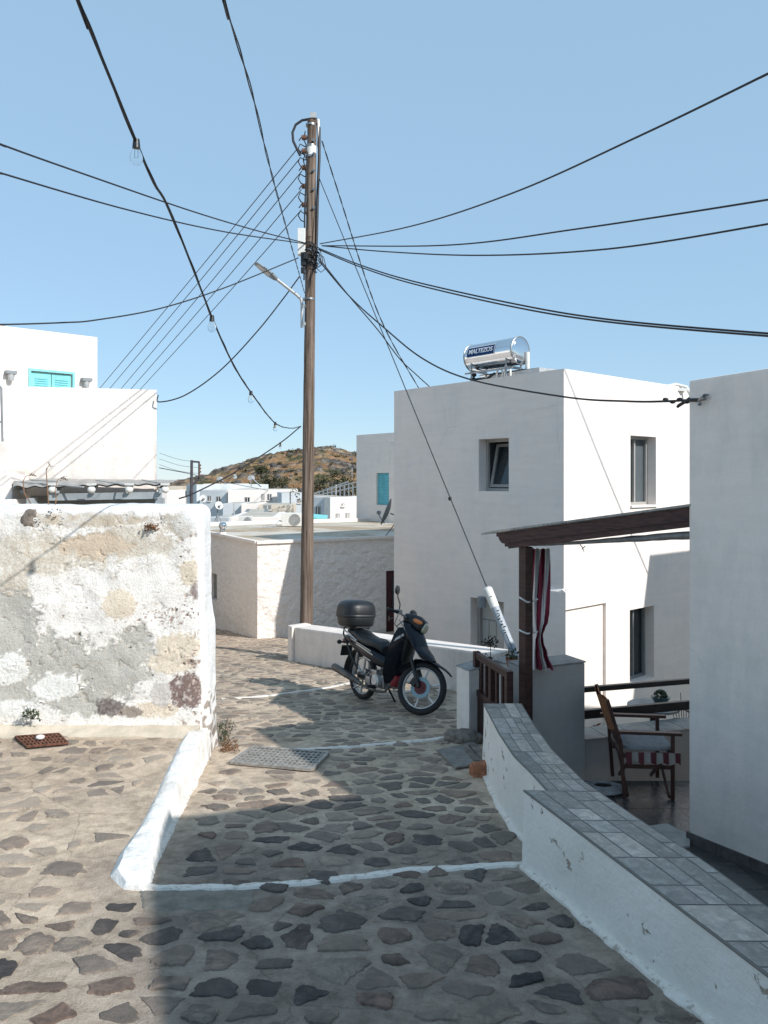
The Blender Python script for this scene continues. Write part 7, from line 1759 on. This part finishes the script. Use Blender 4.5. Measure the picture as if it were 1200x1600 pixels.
    m = MB(); m.box((-.16, 0, .848), (.26, .2, .02)); pt('rack_plate', m, 'black_plastic', smooth=False, bevel=.006)
    bx = -.21; m = MB(); m.sup((bx, 0, .925), (.40, .41, .17), .45, .62, nu=44, nv=16, taper=.06); bo = pt('top_box', m, 'black_plastic')
    m = MB(); m.sup((bx-.005, 0, 1.04), (.42, .44, .27), .62, .62, nu=44, nv=20, taper=-.05); pt('box_lid', m, 'black_plastic', bo)
    m = MB(); m.sup((bx-.003, 0, .985), (.435, .452, .035), .3, .62, nu=44, nv=8); pt('box_band', m, 'vinyl', bo)
    m = MB(); m.sup((bx, 0, .868), (.26, .28, .04), .4, .6); pt('box_mount', m, 'black_plastic', bo)
    # handlebar, cowl, headlight (steered)
    hb = V(.86, 0, 1.0)
    m = MB(); m.loft([(.80, 1.005, .05, .03, .2), (.83, 1.01, .085, .055, .1), (.90, .995, .10, .075, -.1), (.98, .965, .10, .085, -.25), (1.04, .935, .085, .075, -.35), (1.065, .92, .055, .055, -.4)], 22, 2.8); co = pt('headlight_cowl', m, 'black_plastic', steer=True)
    m = MB(); m.sup((1.055, 0, .925), (.07, .125, .125), .7, .7, R=Matrix.Rotation(.35, 3, 'Y')); pt('headlight', m, 'lens', co, steer=True)
    for s in (-1, 1): m = MB(); m.sup((1.0, s*.082, .975), (.125, .05, .052), .8, .8, R=Matrix.Rotation(.3, 3, 'Y') @ Matrix.Rotation(-s*.35, 3, 'Z')); pt('front_indicator', m, 'orange', co, steer=True)
    for s in (-1, 1):
        m = MB(); m.tube([(.86, s*.07, 1.0), (.82, s*.15, 1.025), (.78, s*.22, 1.035)], .012, 8); pt('handlebar', m, 'steel', steer=True)
        m = MB(); m.tube([(.79, s*.21, 1.035), (.73, s*.33, 1.03)], .019, 12); m.sup((.725, s*.335, 1.03), (.03, .03, .044), nu=10, nv=8); pt('grip', m, 'black_rubber', steer=True)
        m = MB(); m.tube([(.80, s*.2, 1.04), (.83, s*.26, 1.04), (.80, s*.33, 1.035)], .006, 6); m.box((.80, s*.19, 1.04), (.05, .05, .05)); pt('lever', m, 'steel', steer=True)
        m = MB(); dz = -.15 if s > 0 else 0; m.tube([(.80, s*.20, 1.05), (.805, s*.22, 1.12+dz*.4), (.78, s*.26, 1.19+dz), (.775, s*.27, 1.24+dz)], .007, 8); mi = pt('mirror_stem', m, 'black_plastic', steer=True)
        m = MB(); m.sup((.77, s*.28, 1.265+dz), (.035, .15, .10), .9, .85, nu=22, nv=14, R=Matrix.Rotation(-s*.15, 3, 'Z')); pt('mirror_head', m, 'black_plastic', mi, steer=True)
        m = MB(); m.sup((.756, s*.28, 1.265+dz), (.016, .13, .085), .9, .85, nu=22, nv=14, R=Matrix.Rotation(-s*.15, 3, 'Z')); pt('mirror_glass', m, 'light_metal', mi, steer=True)
    m = MB(); m.tube([(.9, -.04, 1.02), (.87, -.16, .93), (.93, -.13, .80), (.98, -.06, .72)], .006, 6); m.tube([(.9, .0, 1.04), (.84, -.12, 1.06), (.84, -.17, .95), (.93, -.12, .85)], .005, 6); pt('control_cable', m, 'cable')
    m = MB(); m.bar((.44, -.22, .22), (.44, .22, .22), .022, .022); 
    for s in (-1, 1): m.cyl((.44, s*.14, .22), (.44, s*.23, .22), .018, n=10)
    pt('foot_peg', m, 'black_rubber', smooth=False)
    m = MB(); m.tube([(.30, -.13, .20), (.36, -.16, .19), (.46, -.17, .185), (.50, -.17, .20)], .009, 6); m.tube([(.18, -.16, .22), (.20, -.19, .19), (.1, -.2, .16)], .009, 6); pt('pedal', m, 'steel')
    m = MB(); m.tube([(.38, .09, .20), (.36, .22, .02), (.33, .25, .01)], .012, 8); pt('side_stand', m, 'black_plastic')
    r_ = G(566, 1093); f_ = G(658, 1117.5); d = f_-r_; yaw = math.atan2(d.y, d.x); pitch = -math.atan2(d.z, math.hypot(d.x, d.y))
    k = math.hypot(d.length, 0)/WB
    t.matrix_world = Matrix.Translation(r_) @ Matrix.Rotation(yaw, 4, 'Z') @ Matrix.Rotation(pitch, 4, 'Y') @ Matrix.Rotation(math.radians(-6), 4, 'X') @ Matrix.Scale(k, 4)
    print('bike scale', k, math.degrees(yaw))
build_bike()
